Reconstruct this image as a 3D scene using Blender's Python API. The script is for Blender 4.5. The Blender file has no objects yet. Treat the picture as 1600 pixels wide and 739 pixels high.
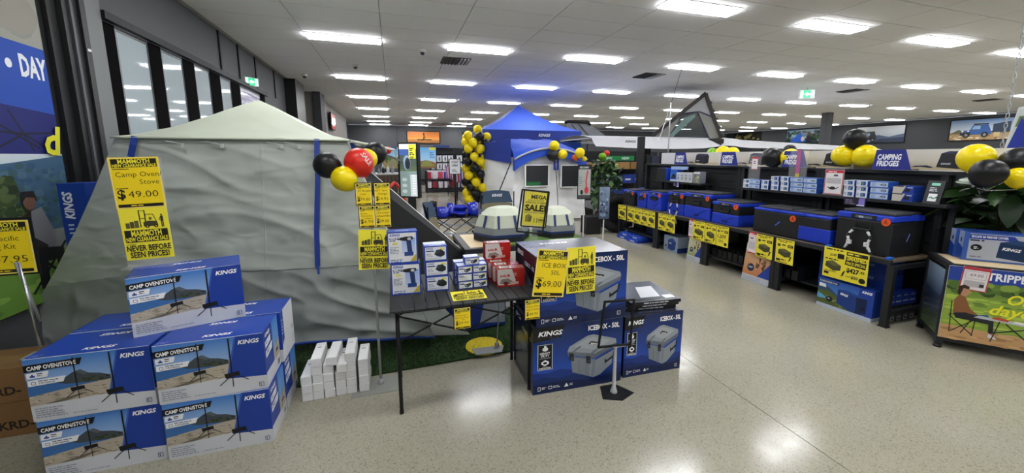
import bpy, bmesh, math, random
from mathutils import Vector, Matrix, noise
random.seed(7)
PI = math.pi
scene = bpy.context.scene
COLL = scene.collection

# ------------------------------------------------------------------ camera
FPX, PPX, PPY, CAMH = 605.0, 808.0, 338.0, 1.55
pitch = math.atan2(93, FPX)
yaw = math.atan2(194, math.hypot(FPX, 93))
fwd = Vector((math.sin(yaw) * math.cos(pitch), math.cos(yaw) * math.cos(pitch), -math.sin(pitch)))
rgt = Vector((math.cos(yaw), -math.sin(yaw), 0))
upv = rgt.cross(fwd)
cam = bpy.data.cameras.new('camera')
cam.sensor_width = 36.0
cam.lens = FPX / 1600 * 36
cam.shift_x = (800 - PPX) / 1600
cam.shift_y = (PPY - 369.5) / 1600
cam.clip_start = 0.02
cam.clip_end = 200
camo = bpy.data.objects.new('camera', cam)
COLL.objects.link(camo)
camo.matrix_world = Matrix(((rgt.x, upv.x, -fwd.x, 0), (rgt.y, upv.y, -fwd.y, 0), (rgt.z, upv.z, -fwd.z, CAMH), (0, 0, 0, 1)))
scene.camera = camo

# ------------------------------------------------------------------ world, exposure
w = bpy.data.worlds.new('world')
scene.world = w
w.use_nodes = True
w.node_tree.nodes['Background'].inputs[0].default_value = (0.62, 0.68, 0.78, 1)
w.node_tree.nodes['Background'].inputs[1].default_value = 0.6
vs = scene.view_settings
vs.view_transform = 'Standard'
vs.look = 'None'
vs.gamma = 1.0
vs.use_curve_mapping = False
vs.exposure = 1.5
PANEL_STRENGTH = 10.0
scene.cycles.max_bounces = 8
scene.cycles.diffuse_bounces = 6
scene.cycles.glossy_bounces = 4
scene.cycles.transmission_bounces = 6
scene.cycles.transparent_max_bounces = 12
scene.cycles.caustics_reflective = False
scene.cycles.caustics_refractive = False

# ------------------------------------------------------------------ colour and materials
def lin(h):
    if not isinstance(h, str):
        return (h[0], h[1], h[2], 1.0)
    h = h.lstrip('#')
    out = []
    for i in (0, 2, 4):
        c = int(h[i:i + 2], 16) / 255
        out.append(c / 12.92 if c <= 0.04045 else ((c + 0.055) / 1.055) ** 2.4)
    return (out[0], out[1], out[2], 1.0)

MATS = {}
def mat(name, col='#808080', rough=0.5, metal=0.0, spec=0.5, coat=0.0, trans=0.0, alpha=1.0, emit=None, estr=0.0, noisy=0.0, nscale=20.0, bump=0.0, bscale=60.0, bdist=0.01, stretch=None, ior=1.45, crease=False):
    if name in MATS:
        return MATS[name]
    m = bpy.data.materials.new(name)
    m.use_nodes = True
    nt = m.node_tree
    b = nt.nodes['Principled BSDF']
    b.inputs['Base Color'].default_value = lin(col)
    b.inputs['Roughness'].default_value = rough
    b.inputs['Metallic'].default_value = metal
    b.inputs['Specular IOR Level'].default_value = spec
    b.inputs['Coat Weight'].default_value = coat
    b.inputs['Transmission Weight'].default_value = trans
    b.inputs['IOR'].default_value = ior
    b.inputs['Alpha'].default_value = alpha
    if emit:
        b.inputs['Emission Color'].default_value = lin(emit)
        b.inputs['Emission Strength'].default_value = estr
    vec = None
    if noisy or bump:
        tc = nt.nodes.new('ShaderNodeTexCoord')
        vec = tc.outputs['Object']
        if stretch:
            mp = nt.nodes.new('ShaderNodeMapping')
            mp.inputs['Scale'].default_value = stretch
            nt.links.new(vec, mp.inputs[0])
            vec = mp.outputs[0]
    if noisy:
        n = nt.nodes.new('ShaderNodeTexNoise')
        n.inputs['Scale'].default_value = nscale
        n.inputs['Detail'].default_value = 5
        nt.links.new(vec, n.inputs['Vector'])
        r = nt.nodes.new('ShaderNodeValToRGB')
        c = lin(col)
        r.color_ramp.elements[0].position = 0.3
        r.color_ramp.elements[1].position = 0.7
        r.color_ramp.elements[0].color = tuple(x * (1 - noisy) for x in c[:3]) + (1,)
        r.color_ramp.elements[1].color = tuple(min(1, x * (1 + noisy)) for x in c[:3]) + (1,)
        nt.links.new(n.outputs['Fac'], r.inputs[0])
        nt.links.new(r.outputs[0], b.inputs['Base Color'])
    if bump:
        n = nt.nodes.new('ShaderNodeTexNoise')
        n.inputs['Scale'].default_value = bscale
        n.inputs['Detail'].default_value = 4
        nt.links.new(vec, n.inputs['Vector'])
        bp = nt.nodes.new('ShaderNodeBump')
        bp.inputs['Strength'].default_value = bump
        bp.inputs['Distance'].default_value = bdist
        nt.links.new(n.outputs['Fac'], bp.inputs['Height'])
        nt.links.new(bp.outputs[0], b.inputs['Normal'])
    if crease and bump:
        n.noise_type = 'RIDGED_MULTIFRACTAL'
        n.inputs['Distortion'].default_value = 0.5
    MATS[name] = m
    return m

def print_mat(name, rough, coat=0.0, emit=0.0):
    m = mat(name, rough=rough, coat=coat)
    nt = m.node_tree
    b = nt.nodes['Principled BSDF']
    a = nt.nodes.new('ShaderNodeAttribute')
    a.attribute_name = 'Col'
    nt.links.new(a.outputs['Color'], b.inputs['Base Color'])
    if emit:
        nt.links.new(a.outputs['Color'], b.inputs['Emission Color'])
        b.inputs['Emission Strength'].default_value = emit
    return m
PRINT = print_mat('printed_card', 0.42)
PAPER = print_mat('printed_paper', 0.65)
GLOSS = print_mat('printed_gloss', 0.22)
SCREEN = print_mat('backlit_screen', 0.15, emit=0.3)
SIGNLIT = print_mat('lit_exit_face', 0.3, emit=0.7)

def floor_material():
    m = mat('polished_concrete', '#a7a294', rough=0.2)
    nt = m.node_tree
    b = nt.nodes['Principled BSDF']
    tc = nt.nodes.new('ShaderNodeTexCoord')
    def nz(s, d=4):
        n = nt.nodes.new('ShaderNodeTexNoise')
        n.inputs['Scale'].default_value = s
        n.inputs['Detail'].default_value = d
        nt.links.new(tc.outputs['Object'], n.inputs['Vector'])
        return n
    def ramp(src, p0, c0, p1, c1):
        r = nt.nodes.new('ShaderNodeValToRGB')
        r.color_ramp.elements[0].position = p0
        r.color_ramp.elements[0].color = c0
        r.color_ramp.elements[1].position = p1
        r.color_ramp.elements[1].color = c1
        nt.links.new(src, r.inputs[0])
        return r
    def mix(kind, a, bb, fac=1.0):
        x = nt.nodes.new('ShaderNodeMix')
        x.data_type = 'RGBA'
        x.blend_type = kind
        x.inputs[0].default_value = fac
        nt.links.new(a, x.inputs[6])
        nt.links.new(bb, x.inputs[7])
        return x.outputs[2]
    base = ramp(nz(0.7, 3).outputs['Fac'], 0.3, lin('#9c9887'), 0.7, lin('#aaa697'))
    v = nt.nodes.new('ShaderNodeTexVoronoi')
    v.inputs['Scale'].default_value = 150
    nt.links.new(tc.outputs['Object'], v.inputs['Vector'])
    chips = ramp(v.outputs['Color'], 0.10, (0.55, 0.53, 0.50, 1), 0.30, (1, 1, 1, 1))
    v2 = nt.nodes.new('ShaderNodeTexVoronoi')
    v2.inputs['Scale'].default_value = 330
    nt.links.new(tc.outputs['Object'], v2.inputs['Vector'])
    chips2 = ramp(v2.outputs['Color'], 0.05, (0.62, 0.6, 0.57, 1), 0.5, (1.06, 1.05, 1.03, 1))
    c = mix('MULTIPLY', base.outputs[0], chips.outputs[0], 0.75)
    c = mix('MULTIPLY', c, chips2.outputs[0], 0.8)
    nt.links.new(c, b.inputs['Base Color'])
    rr = ramp(nz(9).outputs['Fac'], 0.3, (0.13, 0.13, 0.13, 1), 0.7, (0.20, 0.20, 0.20, 1))
    nt.links.new(rr.outputs[0], b.inputs['Roughness'])
    bp = nt.nodes.new('ShaderNodeBump')
    bp.inputs['Strength'].default_value = 0.04
    bp.inputs['Distance'].default_value = 0.004
    nt.links.new(nz(35).outputs['Fac'], bp.inputs['Height'])
    nt.links.new(bp.outputs[0], b.inputs['Normal'])
    return m

# ------------------------------------------------------------------ mesh builder
class M:
    def __init__(s):
        s.v, s.f, s.m = [], [], []
    def add(s, vs, fs, m=0):
        o = len(s.v)
        s.v += [tuple(p) for p in vs]
        s.f += [tuple(i + o for i in f) for f in fs]
        s.m += [m] * len(fs)
        return s
    def box(s, x0, y0, z0, x1, y1, z1, m=0):
        return s.add([(x0, y0, z0), (x1, y0, z0), (x1, y1, z0), (x0, y1, z0), (x0, y0, z1), (x1, y0, z1), (x1, y1, z1), (x0, y1, z1)],
                     [(0, 3, 2, 1), (4, 5, 6, 7), (0, 1, 5, 4), (1, 2, 6, 5), (2, 3, 7, 6), (3, 0, 4, 7)], m)
    def cbox(s, c, d, m=0):
        return s.box(c[0] - d[0] / 2, c[1] - d[1] / 2, c[2] - d[2] / 2, c[0] + d[0] / 2, c[1] + d[1] / 2, c[2] + d[2] / 2, m)
    def frame(s, p, q):
        p, q = Vector(p), Vector(q)
        d = (q - p)
        d.normalize()
        a = Vector((0, 0, 1)) if abs(d.z) < 0.95 else Vector((0, 1, 0))
        x = d.cross(a)
        x.normalize()
        y = x.cross(d)
        return p, q, x, y
    def bar(s, p, q, wx, wy=None, m=0):
        wy = wx if wy is None else wy
        p, q, x, y = s.frame(p, q)
        vs = []
        for c in (p, q):
            for a, b in ((-1, -1), (1, -1), (1, 1), (-1, 1)):
                vs.append(c + x * (a * wx / 2) + y * (b * wy / 2))
        return s.add(vs, [(3, 2, 1, 0), (4, 5, 6, 7), (0, 1, 5, 4), (1, 2, 6, 5), (2, 3, 7, 6), (3, 0, 4, 7)], m)
    def tube(s, pts, r, n=8, m=0, cap=True):
        pts = [Vector(p) for p in pts]
        k = len(pts)
        rs = r if isinstance(r, (list, tuple)) else [r] * k
        vs, fs = [], []
        px = None
        for i, p in enumerate(pts):
            d = (pts[min(i + 1, k - 1)] - pts[max(i - 1, 0)])
            if d.length < 1e-9:
                d = Vector((0, 0, 1))
            d.normalize()
            if px is None:
                a = Vector((0, 0, 1)) if abs(d.z) < 0.95 else Vector((0, 1, 0))
                px = d.cross(a)
            px = px - d * px.dot(d)
            px.normalize()
            y = d.cross(px)
            for j in range(n):
                t = 2 * PI * j / n
                vs.append(p + px * (rs[i] * math.cos(t)) + y * (rs[i] * math.sin(t)))
        for i in range(k - 1):
            for j in range(n):
                a, b = i * n + j, i * n + (j + 1) % n
                fs.append((a, b, b + n, a + n))
        if cap:
            fs.append(tuple(range(n - 1, -1, -1)))
            fs.append(tuple((k - 1) * n + j for j in range(n)))
        return s.add(vs, fs, m)
    def lathe(s, prof, n=16, c=(0, 0, 0), m=0, cap=True):
        vs, fs = [], []
        for r, z in prof:
            for j in range(n):
                t = 2 * PI * j / n
                vs.append((c[0] + r * math.cos(t), c[1] + r * math.sin(t), c[2] + z))
        k = len(prof)
        for i in range(k - 1):
            for j in range(n):
                a, b = i * n + j, i * n + (j + 1) % n
                fs.append((a, b, b + n, a + n))
        if cap:
            fs.append(tuple(range(n - 1, -1, -1)))
            fs.append(tuple((k - 1) * n + j for j in range(n)))
        return s.add(vs, fs, m)
    def prism(s, pts, d, m=0):
        # polygon of 3D points extruded by vector d
        n = len(pts)
        d = Vector(d)
        vs = [Vector(p) for p in pts] + [Vector(p) + d for p in pts]
        fs = [tuple(range(n - 1, -1, -1)), tuple(range(n, 2 * n))] + [(i, (i + 1) % n, n + (i + 1) % n, n + i) for i in range(n)]
        return s.add(vs, fs, m)
    def grid(s, fn, nu, nv, m=0):
        vs = [fn(i / nu, j / nv) for j in range(nv + 1) for i in range(nu + 1)]
        fs = [(j * (nu + 1) + i, j * (nu + 1) + i + 1, (j + 1) * (nu + 1) + i + 1, (j + 1) * (nu + 1) + i) for j in range(nv) for i in range(nu)]
        return s.add(vs, fs, m)
    def ell(s, c, rx, ry, rz, nu=16, nv=10, m=0):
        prof = [(math.sin(PI * i / nv), -math.cos(PI * i / nv)) for i in range(nv + 1)]
        prof[0] = (0.001, -1)
        prof[-1] = (0.001, 1)
        vs, fs = [], []
        for r, z in prof:
            for j in range(nu):
                t = 2 * PI * j / nu
                vs.append((c[0] + rx * r * math.cos(t), c[1] + ry * r * math.sin(t), c[2] + rz * z))
        for i in range(nv):
            for j in range(nu):
                a, b = i * nu + j, i * nu + (j + 1) % nu
                fs.append((a, b, b + nu, a + nu))
        return s.add(vs, fs, m)
    def mesh(s, name, mats, smooth=False, bevel=0.0, seg=1, angle=0.6, fix=False):
        me = bpy.data.meshes.new(name)
        me.from_pydata(s.v, [], s.f)
        for mm in (mats if isinstance(mats, (list, tuple)) else [mats]):
            me.materials.append(mm)
        for p, i in zip(me.polygons, s.m):
            p.material_index = i
        if bevel or fix:
            bm = bmesh.new()
            bm.from_mesh(me)
            if fix:
                bmesh.ops.recalc_face_normals(bm, faces=bm.faces)
            if bevel:
                es = [e for e in bm.edges if e.is_manifold and e.calc_face_angle(0) > angle]
                bmesh.ops.bevel(bm, geom=es, offset=bevel, segments=seg, affect='EDGES', profile=0.5, clamp_overlap=True)
            bm.to_mesh(me)
            bm.free()
        if smooth:
            for p in me.polygons:
                p.use_smooth = True
        me.update()
        return me
    def build(s, name, mats, parent=None, loc=(0, 0, 0), rot=(0, 0, 0), **k):
        return obj(name, s.mesh(name, mats, **k), parent, loc, rot)

def obj(name, me, parent=None, loc=(0, 0, 0), rot=(0, 0, 0)):
    o = bpy.data.objects.new(name, me)
    COLL.objects.link(o)
    o.location = loc
    o.rotation_euler = rot
    if parent is not None:
        o.parent = parent
    return o
def tag(o, label=None, cat=None, group=None, kind=None):
    if label:
        o['label'] = label
    if cat:
        o['category'] = cat
    if group:
        o['group'] = group
    if kind:
        o['kind'] = kind
    return o
def thing(name, label, cat, loc=(0, 0, 0), rz=0.0, group=None, kind=None, rot=None):
    return tag(obj(name, None, None, loc, rot or (0, 0, rz)), label, cat, group, kind)
def copy_tree(o, parent=None):
    c = o.copy()
    COLL.objects.link(c)
    c.parent = parent
    for ch in list(o.children):
        copy_tree(ch, c)
    return c
ORD = ['first', 'second', 'third', 'fourth', 'fifth', 'sixth', 'seventh', 'eighth', 'ninth', 'tenth', 'eleventh', 'twelfth', 'thirteenth', 'fourteenth', 'fifteenth', 'sixteenth', 'seventeenth', 'eighteenth', 'nineteenth', 'twentieth']

# ------------------------------------------------------------------ flat print
GC = {}
def glyphs(t, bold, shear):
    k = (t, bold, shear)
    if k not in GC:
        cu = bpy.data.curves.new('lettering', 'FONT')
        cu.body = t
        cu.size = 1.0
        cu.offset = bold
        cu.shear = shear
        cu.resolution_u = 2
        o = bpy.data.objects.new('lettering', cu)
        me = bpy.data.meshes.new_from_object(o)
        vs = [(v.co.x, v.co.y) for v in me.vertices]
        fs = [tuple(p.vertices) for p in me.polygons]
        bpy.data.meshes.remove(me)
        bpy.data.objects.remove(o)
        bpy.data.curves.remove(cu)
        GC[k] = (vs, fs)
    return GC[k]
CAPH = max(v[1] for v in glyphs('H', 0, 0)[0])

class Art:
    # flat print: x to the right, y up, seen from local -Y
    def __init__(s):
        s.v, s.f, s.c = [], [], []
        s.l = 0
    def put(s, pts, faces, col, l=None):
        if l is None:
            s.l += 0.25
            l = s.l
        o = len(s.v)
        s.v += [(p[0], -0.0004 * l, p[1]) for p in pts]
        s.f += [tuple(i + o for i in f) for f in faces]
        if isinstance(col, list):
            s.c += [lin(c) for c in col]
        else:
            s.c += [lin(col)] * len(pts)
        return s
    def poly(s, pts, col, l=None):
        return s.put(pts, [tuple(range(len(pts)))], col, l)
    def rect(s, x0, y0, x1, y1, col, l=None):
        return s.poly([(x0, y0), (x1, y0), (x1, y1), (x0, y1)], col, l)
    def grad(s, x0, y0, x1, y1, cb, ct, l=None):
        return s.poly([(x0, y0), (x1, y0), (x1, y1), (x0, y1)], [cb, cb, ct, ct], l)
    def ell(s, cx, cy, rx, ry, col, n=20, l=None):
        return s.poly([(cx + rx * math.cos(2 * PI * i / n), cy + ry * math.sin(2 * PI * i / n)) for i in range(n)], col, l)
    def line(s, pts, w, col, l=None):
        if l is None:
            s.l += 0.25
            l = s.l
        for a, b in zip(pts, pts[1:]):
            dx, dy = b[0] - a[0], b[1] - a[1]
            d = math.hypot(dx, dy) or 1
            nx, ny = -dy / d * w / 2, dx / d * w / 2
            s.put([(a[0] - nx, a[1] - ny), (b[0] - nx, b[1] - ny), (b[0] + nx, b[1] + ny), (a[0] + nx, a[1] + ny)], [(0, 1, 2, 3)], col, l)
        return s
    def outline(s, x0, y0, x1, y1, w, col):
        return s.line([(x0, y0), (x1, y0), (x1, y1), (x0, y1), (x0, y0)], w, col)
    def text(s, t, x, y, h, col, w=None, bold=0.0, shear=0.0, al='l', rot=0.0):
        vs, fs = glyphs(t, bold, shear)
        if not vs:
            return s
        k = h / CAPH
        x0, x1 = min(v[0] for v in vs), max(v[0] for v in vs)
        kx = k if w is None else w / (x1 - x0)
        wid = (x1 - x0) * kx
        ox = {'l': 0, 'c': -wid / 2, 'r': -wid}[al]
        c, sn = math.cos(rot), math.sin(rot)
        pts = []
        for v in vs:
            a, b = (v[0] - x0) * kx + ox, v[1] * k
            pts.append((x + a * c - b * sn, y + a * sn + b * c))
        return s.put(pts, fs, col)
    def smalls(s, x, y, w, n, step, th, col, seed=1):
        r = random.Random(seed)
        s.l += 0.25
        for i in range(n):
            yy = y - i * step
            xx = x
            end = x + w * r.uniform(0.6, 1.0)
            while xx < end:
                ww = min(th * r.uniform(1.5, 5), end - xx)
                s.put([(xx, yy), (xx + ww, yy), (xx + ww, yy + th), (xx, yy + th)], [(0, 1, 2, 3)], col, s.l)
                xx += ww + th * 0.8
        return s
    def mesh(s, name, m=None):
        me = bpy.data.meshes.new(name)
        me.from_pydata(s.v, [], s.f)
        a = me.color_attributes.new('Col', 'FLOAT_COLOR', 'POINT')
        flat = []
        for c in s.c:
            flat += c
        a.data.foreach_set('color', flat)
        me.materials.append(m or PRINT)
        me.update()
        return me
    def build(s, name, parent=None, loc=(0, 0, 0), rot=(0, 0, 0), m=None):
        return obj(name, s.mesh(name, m), parent, loc, rot)

def face(me, name, parent, side, w, d, h):
    l, r = {'front': ((-w / 2, -d / 2, 0), (0, 0, 0)), 'right': ((w / 2, -d / 2, 0), (0, 0, PI / 2)), 'left': ((-w / 2, d / 2, 0), (0, 0, -PI / 2)),
            'back': ((w / 2, d / 2, 0), (0, 0, PI)), 'top': ((-w / 2, -d / 2, h), (-PI / 2, 0, 0))}[side]
    return obj(name, me, parent, l, r)
def carton_mesh(name, w, d, h, cols, m=None, bevel=0.003):
    b = M().box(-w / 2, -d / 2, 0, w / 2, d / 2, h)
    me = b.mesh(name, m or PRINT)
    # cols: bottom, top, front, right, back, left
    if isinstance(cols, str):
        cols = [cols] * 6
    bm = bmesh.new()
    bm.from_mesh(me)
    lay = bm.faces.layers.int.new('side')
    bm.faces.ensure_lookup_table()
    for i, f in enumerate(bm.faces):
        f[lay] = i
    if bevel:
        bmesh.ops.bevel(bm, geom=list(bm.edges), offset=bevel, segments=1, affect='EDGES', profile=0.5, clamp_overlap=True)
    ids = [min(5, max(0, f[lay])) for f in bm.faces]
    bm.to_mesh(me)
    bm.free()
    at = me.attributes.get('side')
    if at:
        me.attributes.remove(at)
    a = me.color_attributes.new('Col', 'FLOAT_COLOR', 'CORNER')
    for p, i in zip(me.polygons, ids):
        c = lin(cols[i])
        for li in p.loop_indices:
            a.data[li].color = c
    return me
KB, KB2, KW, KG = '#1b3f9e', '#16347f', '#f2f3f5', '#d3d6da'
def logo(a, x, y, h, col='#ffffff', w=None, al='l', rot=0.0):
    return a.text('KINGS', x, y, h, col, w=w or h * 5.0, bold=0.035, shear=0.22, al=al, rot=rot)
# ------------------------------------------------------------------ structure
CZ = 3.48
XL, XR, YB, YF = -2.5, 26.5, 26.0, -7.0
FLOOR = floor_material()
fl = tag(M().box(XL - 0.6, YF, -0.2, XR + 0.2, YB + 0.2, -0.012).build('floor', mat('joint_dark', '#4b483f', 0.8)), kind='structure')
xs = [XL - 0.6, 2.1, 8.1, 14.1, 20.1, XR + 0.2]
ys = [YF, -2.4, 9.7, YB + 0.2]
for i in range(len(xs) - 1):
    for j in range(len(ys) - 1):
        M().box(xs[i] + 0.0025, ys[j] + 0.0025, -0.05, xs[i + 1] - 0.0025, ys[j + 1] - 0.0025, 0).build('floor_slab', FLOOR, fl)

CEIL = mat('ceiling_tile', '#e4e4e6', 0.75, bump=0.15, bscale=180, bdist=0.002)
ce = tag(M().box(XL - 0.2, YF, CZ + 0.02, XR + 0.2, YB + 0.2, CZ + 0.2).build('ceiling', mat('ceiling_grid', '#a8a8aa', 0.7)), kind='structure')
TX, TY, G = 1.17, 0.6, 0.006
tile_me = M().box(-TX / 2 + G, -TY / 2 + G, 0, TX / 2 - G, TY / 2 - G, 0.02).mesh('ceiling_tile', CEIL)
cells = []
for i in range(-1, 24):
    for j in range(0, 39):
        cx, cy = -0.67 + TX * i, 2.6 + TY * j
        if cx - TX / 2 < XL or cx + TX / 2 > XR or cy + TY / 2 > YB:
            continue
        cells.append((math.hypot(cx - 2, cy), cx, cy))
cells.sort()
for d, cx, cy in cells[:300]:
    obj('ceiling_tile', tile_me, ce, (cx, cy, CZ))
far = M()
for d, cx, cy in cells[300:]:
    far.box(cx - TX / 2 + G, cy - TY / 2 + G, CZ, cx + TX / 2 - G, cy + TY / 2 - G, CZ + 0.02)
far.box(XL, YF, CZ, XR, 2.3 - G, CZ + 0.02)
tag(far.build('ceiling_tile_field', CEIL, ce), kind='stuff')

WG = mat('wall_grey_paint', '#55575a', 0.6, bump=0.05, bscale=120, bdist=0.002)
WD = mat('wall_dark_grey', '#3f4144', 0.65)
BLK = mat('black_metal', '#1b1c1e', 0.5, spec=.3)
BLKS = mat('black_steel', '#141516', 0.38, spec=0.5)
GREYC = mat('grey_cladding', '#7a7c7d', 0.55)
# left wall: solid below and above a strip window
wl = tag(M().box(XL - 0.15, YF, 0, XL, 4.72, CZ).box(XL - 0.15, 4.72, 0, XL, 13.4, 0.6).box(XL - 0.15, 4.72, 2.87, XL, 13.4, CZ).box(XL - 0.15, 9.6, 0.6, XL, 13.4, 2.87).build('wall_left', WG), kind='structure')
for y in (7.44, 8.23, 9.12, 10.4):
    M().box(XL, y - 0.018, 2.87, XL + 0.02, y + 0.018, CZ - 0.003).build('panel_joint', BLK, wl)
tag(M().box(XL - 0.001, 4.72, 2.80, XL + 0.06, 9.6, 2.87).build('trim_1', BLK), kind='structure')
PANE = mat('frosted_pane', '#97a2a6', 0.04, spec=0.5, coat=0.3, emit='#aebcc2', estr=0.10)
wins = [(4.95, 5.50), (5.74, 6.24), (6.54, 7.01), (7.37, 7.80), (8.2, 9.3)]
posts = [(4.72, 4.95), (5.50, 5.74), (6.24, 6.54), (7.01, 7.37), (7.80, 8.2), (9.3, 9.6)]
ALU = mat('anodised_aluminium', '#6f7173', 0.35, metal=0.8)
for n, (a, b) in enumerate(wins):
    wn = thing('window_%d' % (n + 1), None, None, (XL, (a + b) / 2, 0.6), kind='structure')
    h = (b - a) / 2
    M().box(-0.035, -h, 0, -0.02, h, 2.2).build('pane', PANE if n < 4 else mat('lilac_pane', '#b9b6dc', 0.15), wn)  # last pane's lilac stands for outside light, put into its base colour
    M().box(-0.08, -h, 0, -0.004, -h + 0.022, 2.2).build('window_frame', ALU, wn)
    M().box(-0.08, h - 0.012, 0, -0.01, h, 2.2).build('window_frame', ALU, wn)
    M().box(-0.08, -h, 2.16, -0.01, h, 2.2).build('window_frame', ALU, wn)
    if n == 4:
        for k in range(16):
            M().box(-0.018, -h + 0.04, 0.6 + k * 0.1, -0.008, h - 0.02, 0.645 + k * 0.1).build('blind_slat', mat('blind_white', '#e4e2f4', 0.5), wn)
for a, b in posts:
    M().box(XL - 0.1, a, 0.6, XL - 0.005, b, 2.80).build('mullion', mat('mullion_black', '#0a0a0b', .9, spec=.08), wl)
# the wall beyond the windows steps out
tag(M().box(XL - 0.15, 13.4, 0, -2.2, 22.0, CZ).build('wall_side', mat('wall_warm_grey', '#8d8a86', 0.6)), kind='structure')
tag(M().box(-2.201, 13.25, 0, -2.0, 14.0, CZ).build('column_1', WD), kind='structure')
tag(M().box(XL, 11.3, 0, -2.25, 12.3, CZ).build('column_2', BLKS), kind='structure')
tag(M().box(XL - 0.15, 22.0, 0, XL, YB, CZ).build('wall_far_left', WG), kind='structure')
wb = tag(M().box(XL - 0.15, YB, 0, XR + 0.2, YB + 0.15, CZ).build('wall_back', WG), kind='structure')
for x in (0.3, 6.5, 12.7, 18.9):
    M().box(x - 0.015, YB - 0.015, 0, x + 0.015, YB, CZ - 0.003).build('panel_joint', WD, wb)
tag(M().box(XR, YF, 0, XR + 0.15, YB, CZ).build('wall_right', WD), kind='structure')
tag(M().box(XL - 0.15, YF - 0.15, 0, XR, YF, CZ).build('wall_front', WG), kind='structure')
tag(M().box(18.28, 12.5, 0, 18.58, 12.8, CZ).build('column_3', mat('column_grey', '#4a4c50', 0.6)), kind='structure')
# black steel column by the poster
col = tag(M().box(-2.5, 4.05, 0, -2.44, 4.14, CZ).box(-2.5, 4.14, 0, -2.40, 4.30, CZ).box(-2.5, 4.30, 0, -2.38, 4.36, CZ).build('column_4', mat('column_black', '#232425', 0.5)), kind='structure')
M().box(-2.40, 4.20, 0, -2.385, 4.225, CZ).build('conduit', mat('conduit_grey', '#55565a', 0.5), col)
M().box(-2.38, 4.31, 2.42, -2.375, 4.35, 2.44).build('sticker', mat('sticker_white', '#e8e8e8', 0.5), col)
tag(M().box(-2.5, 4.36, 0, -2.47, 4.72, CZ).build('wall_return', GREYC), kind='structure')

# ------------------------------------------------------------------ ceiling lights (the room's own lamps)
EMI = mat('led_diffuser', '#ffffff', 0.5, emit='#fbfcff', estr=PANEL_STRENGTH)
fr_me = M().box(-0.567, -0.142, -0.012, -0.555, 0.142, 0.0).box(0.555, -0.142, -0.012, 0.567, 0.142, 0.0).box(-0.555, -0.142, -0.012, 0.555, -0.13, 0).box(-0.555, 0.13, -0.012, 0.555, 0.142, 0).mesh('light_frame', mat('light_frame_white', '#f0f0f0', 0.4))
di_me = M().box(-0.555, -0.13, -0.034, 0.555, 0.13, -0.002).mesh('diffuser', EMI)
LX = [-0.67, 1.58, 3.91, 6.33, 8.85, 11.4, 14.02, 16.75, 19.45, 22.4, 25.1]
LY = [-4.4, -1.4, 1.5, 4.42, 7.25, 10.58, 13.85, 17.05, 20.25, 22.9, 25.0]
for j, y in enumerate(LY):
    for i, x in enumerate(LX):
        if y < 0 and x > 17:
            continue
        if j == 10 and i > 3:
            continue
        if j < 3:
            lab = 'LED ceiling panel outside the view, %s row behind, %s from left' % (ORD[2 - j], ORD[i])
        else:
            lab = 'white LED ceiling panel, %s row from the front, %s from the left wall' % (ORD[j - 3], ORD[i])
        t = thing('ceiling_light', lab, 'ceiling light', (x, y, CZ), 0, 'rows of ceiling light panels')
        obj('light_frame', fr_me, t)
        obj('diffuser', di_me, t)
# vents, exit signs, detectors
VD = mat('vent_dark', '#3a3b3d', 0.6)
VW = mat('vent_white', '#cfcfd0', 0.5)
for x, y, lab in ((1.3, 8.25, 'square louvred air vent in the ceiling above the grey tent'), (5.95, 8.3, 'square louvred air vent near the rope to the rooftop tent'), (13.0, 8.3, 'square louvred air vent beside the green exit sign'), (19.5, 8.2, 'square louvred air vent near the right wall pictures')):
    t = thing('air_vent', lab, 'air vent', (x, y, CZ), 0, 'ceiling air vents')
    M().box(-0.28, -0.28, -0.012, 0.28, 0.28, -0.001).build('backing', VD, t)
    for k in range(8):
        M().box(-0.26 + k * 0.068, -0.26, -0.03, -0.235 + k * 0.068, 0.26, -0.012).build('louvre', VW if k > 4 else VD, t)
for x, y, lab in ((-0.67, 9.2, 'small white dome camera on the ceiling over the left aisle'), (0.6, 7.6, 'small round smoke detector between the first two light columns'), (-1.9, 10.6, 'small white security camera at the left wall top')):
    t = thing('ceiling_sensor', lab, 'sensor', (x, y, CZ))
    M().lathe([(0.06, 0), (0.06, -0.03), (0.045, -0.05)], 16).build('housing', VW, t, fix=True, smooth=False)
    M().ell((0, 0, -0.06), 0.04, 0.04, 0.04, 12, 8).build('dome', VD, t, smooth=True)
def exit_sign(loc, rz, lab, left=True, drop=0.05):
    t = thing('exit_sign', lab, 'exit sign', loc, rz)
    M().box(-0.19, -0.03, -drop - 0.24, 0.19, 0.03, -drop).build('housing', mat('sign_white', '#eef3f1', 0.4), t, bevel=0.006)
    M().tube([(0, 0, -drop), (0, 0, 0)], 0.012).build('stem', VW, t)
    a = Art()
    a.rect(-0.175, -0.225, 0.175, -0.015, '#18a06a')
    a.rect(-0.165, -0.215, -0.10, -0.025, '#f4fffa')
    a.rect(0.085, -0.215, 0.165, -0.025, '#f4fffa')
    a.poly([(-0.07, -0.12), (0.0, -0.05), (0.0, -0.095), (0.06, -0.095), (0.06, -0.145), (0.0, -0.145), (0.0, -0.19)], '#f4fffa')
    a.ell(0.125, -0.06, 0.014, 0.014, '#18a06a')
    a.line([(0.125, -0.075), (0.115, -0.13), (0.10, -0.19)], 0.016, '#18a06a')
    a.line([(0.115, -0.13), (0.14, -0.165), (0.145, -0.2)], 0.014, '#18a06a')
    a.line([(0.10, -0.1), (0.145, -0.11)], 0.012, '#18a06a')
    a.build('pictogram', t, (0, -0.031, -drop), m=SIGNLIT)
    return t
exit_sign((11.25, 8.35, CZ), -0.55, 'green illuminated exit sign with left arrow hanging from the ceiling', drop=0.06)
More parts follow.
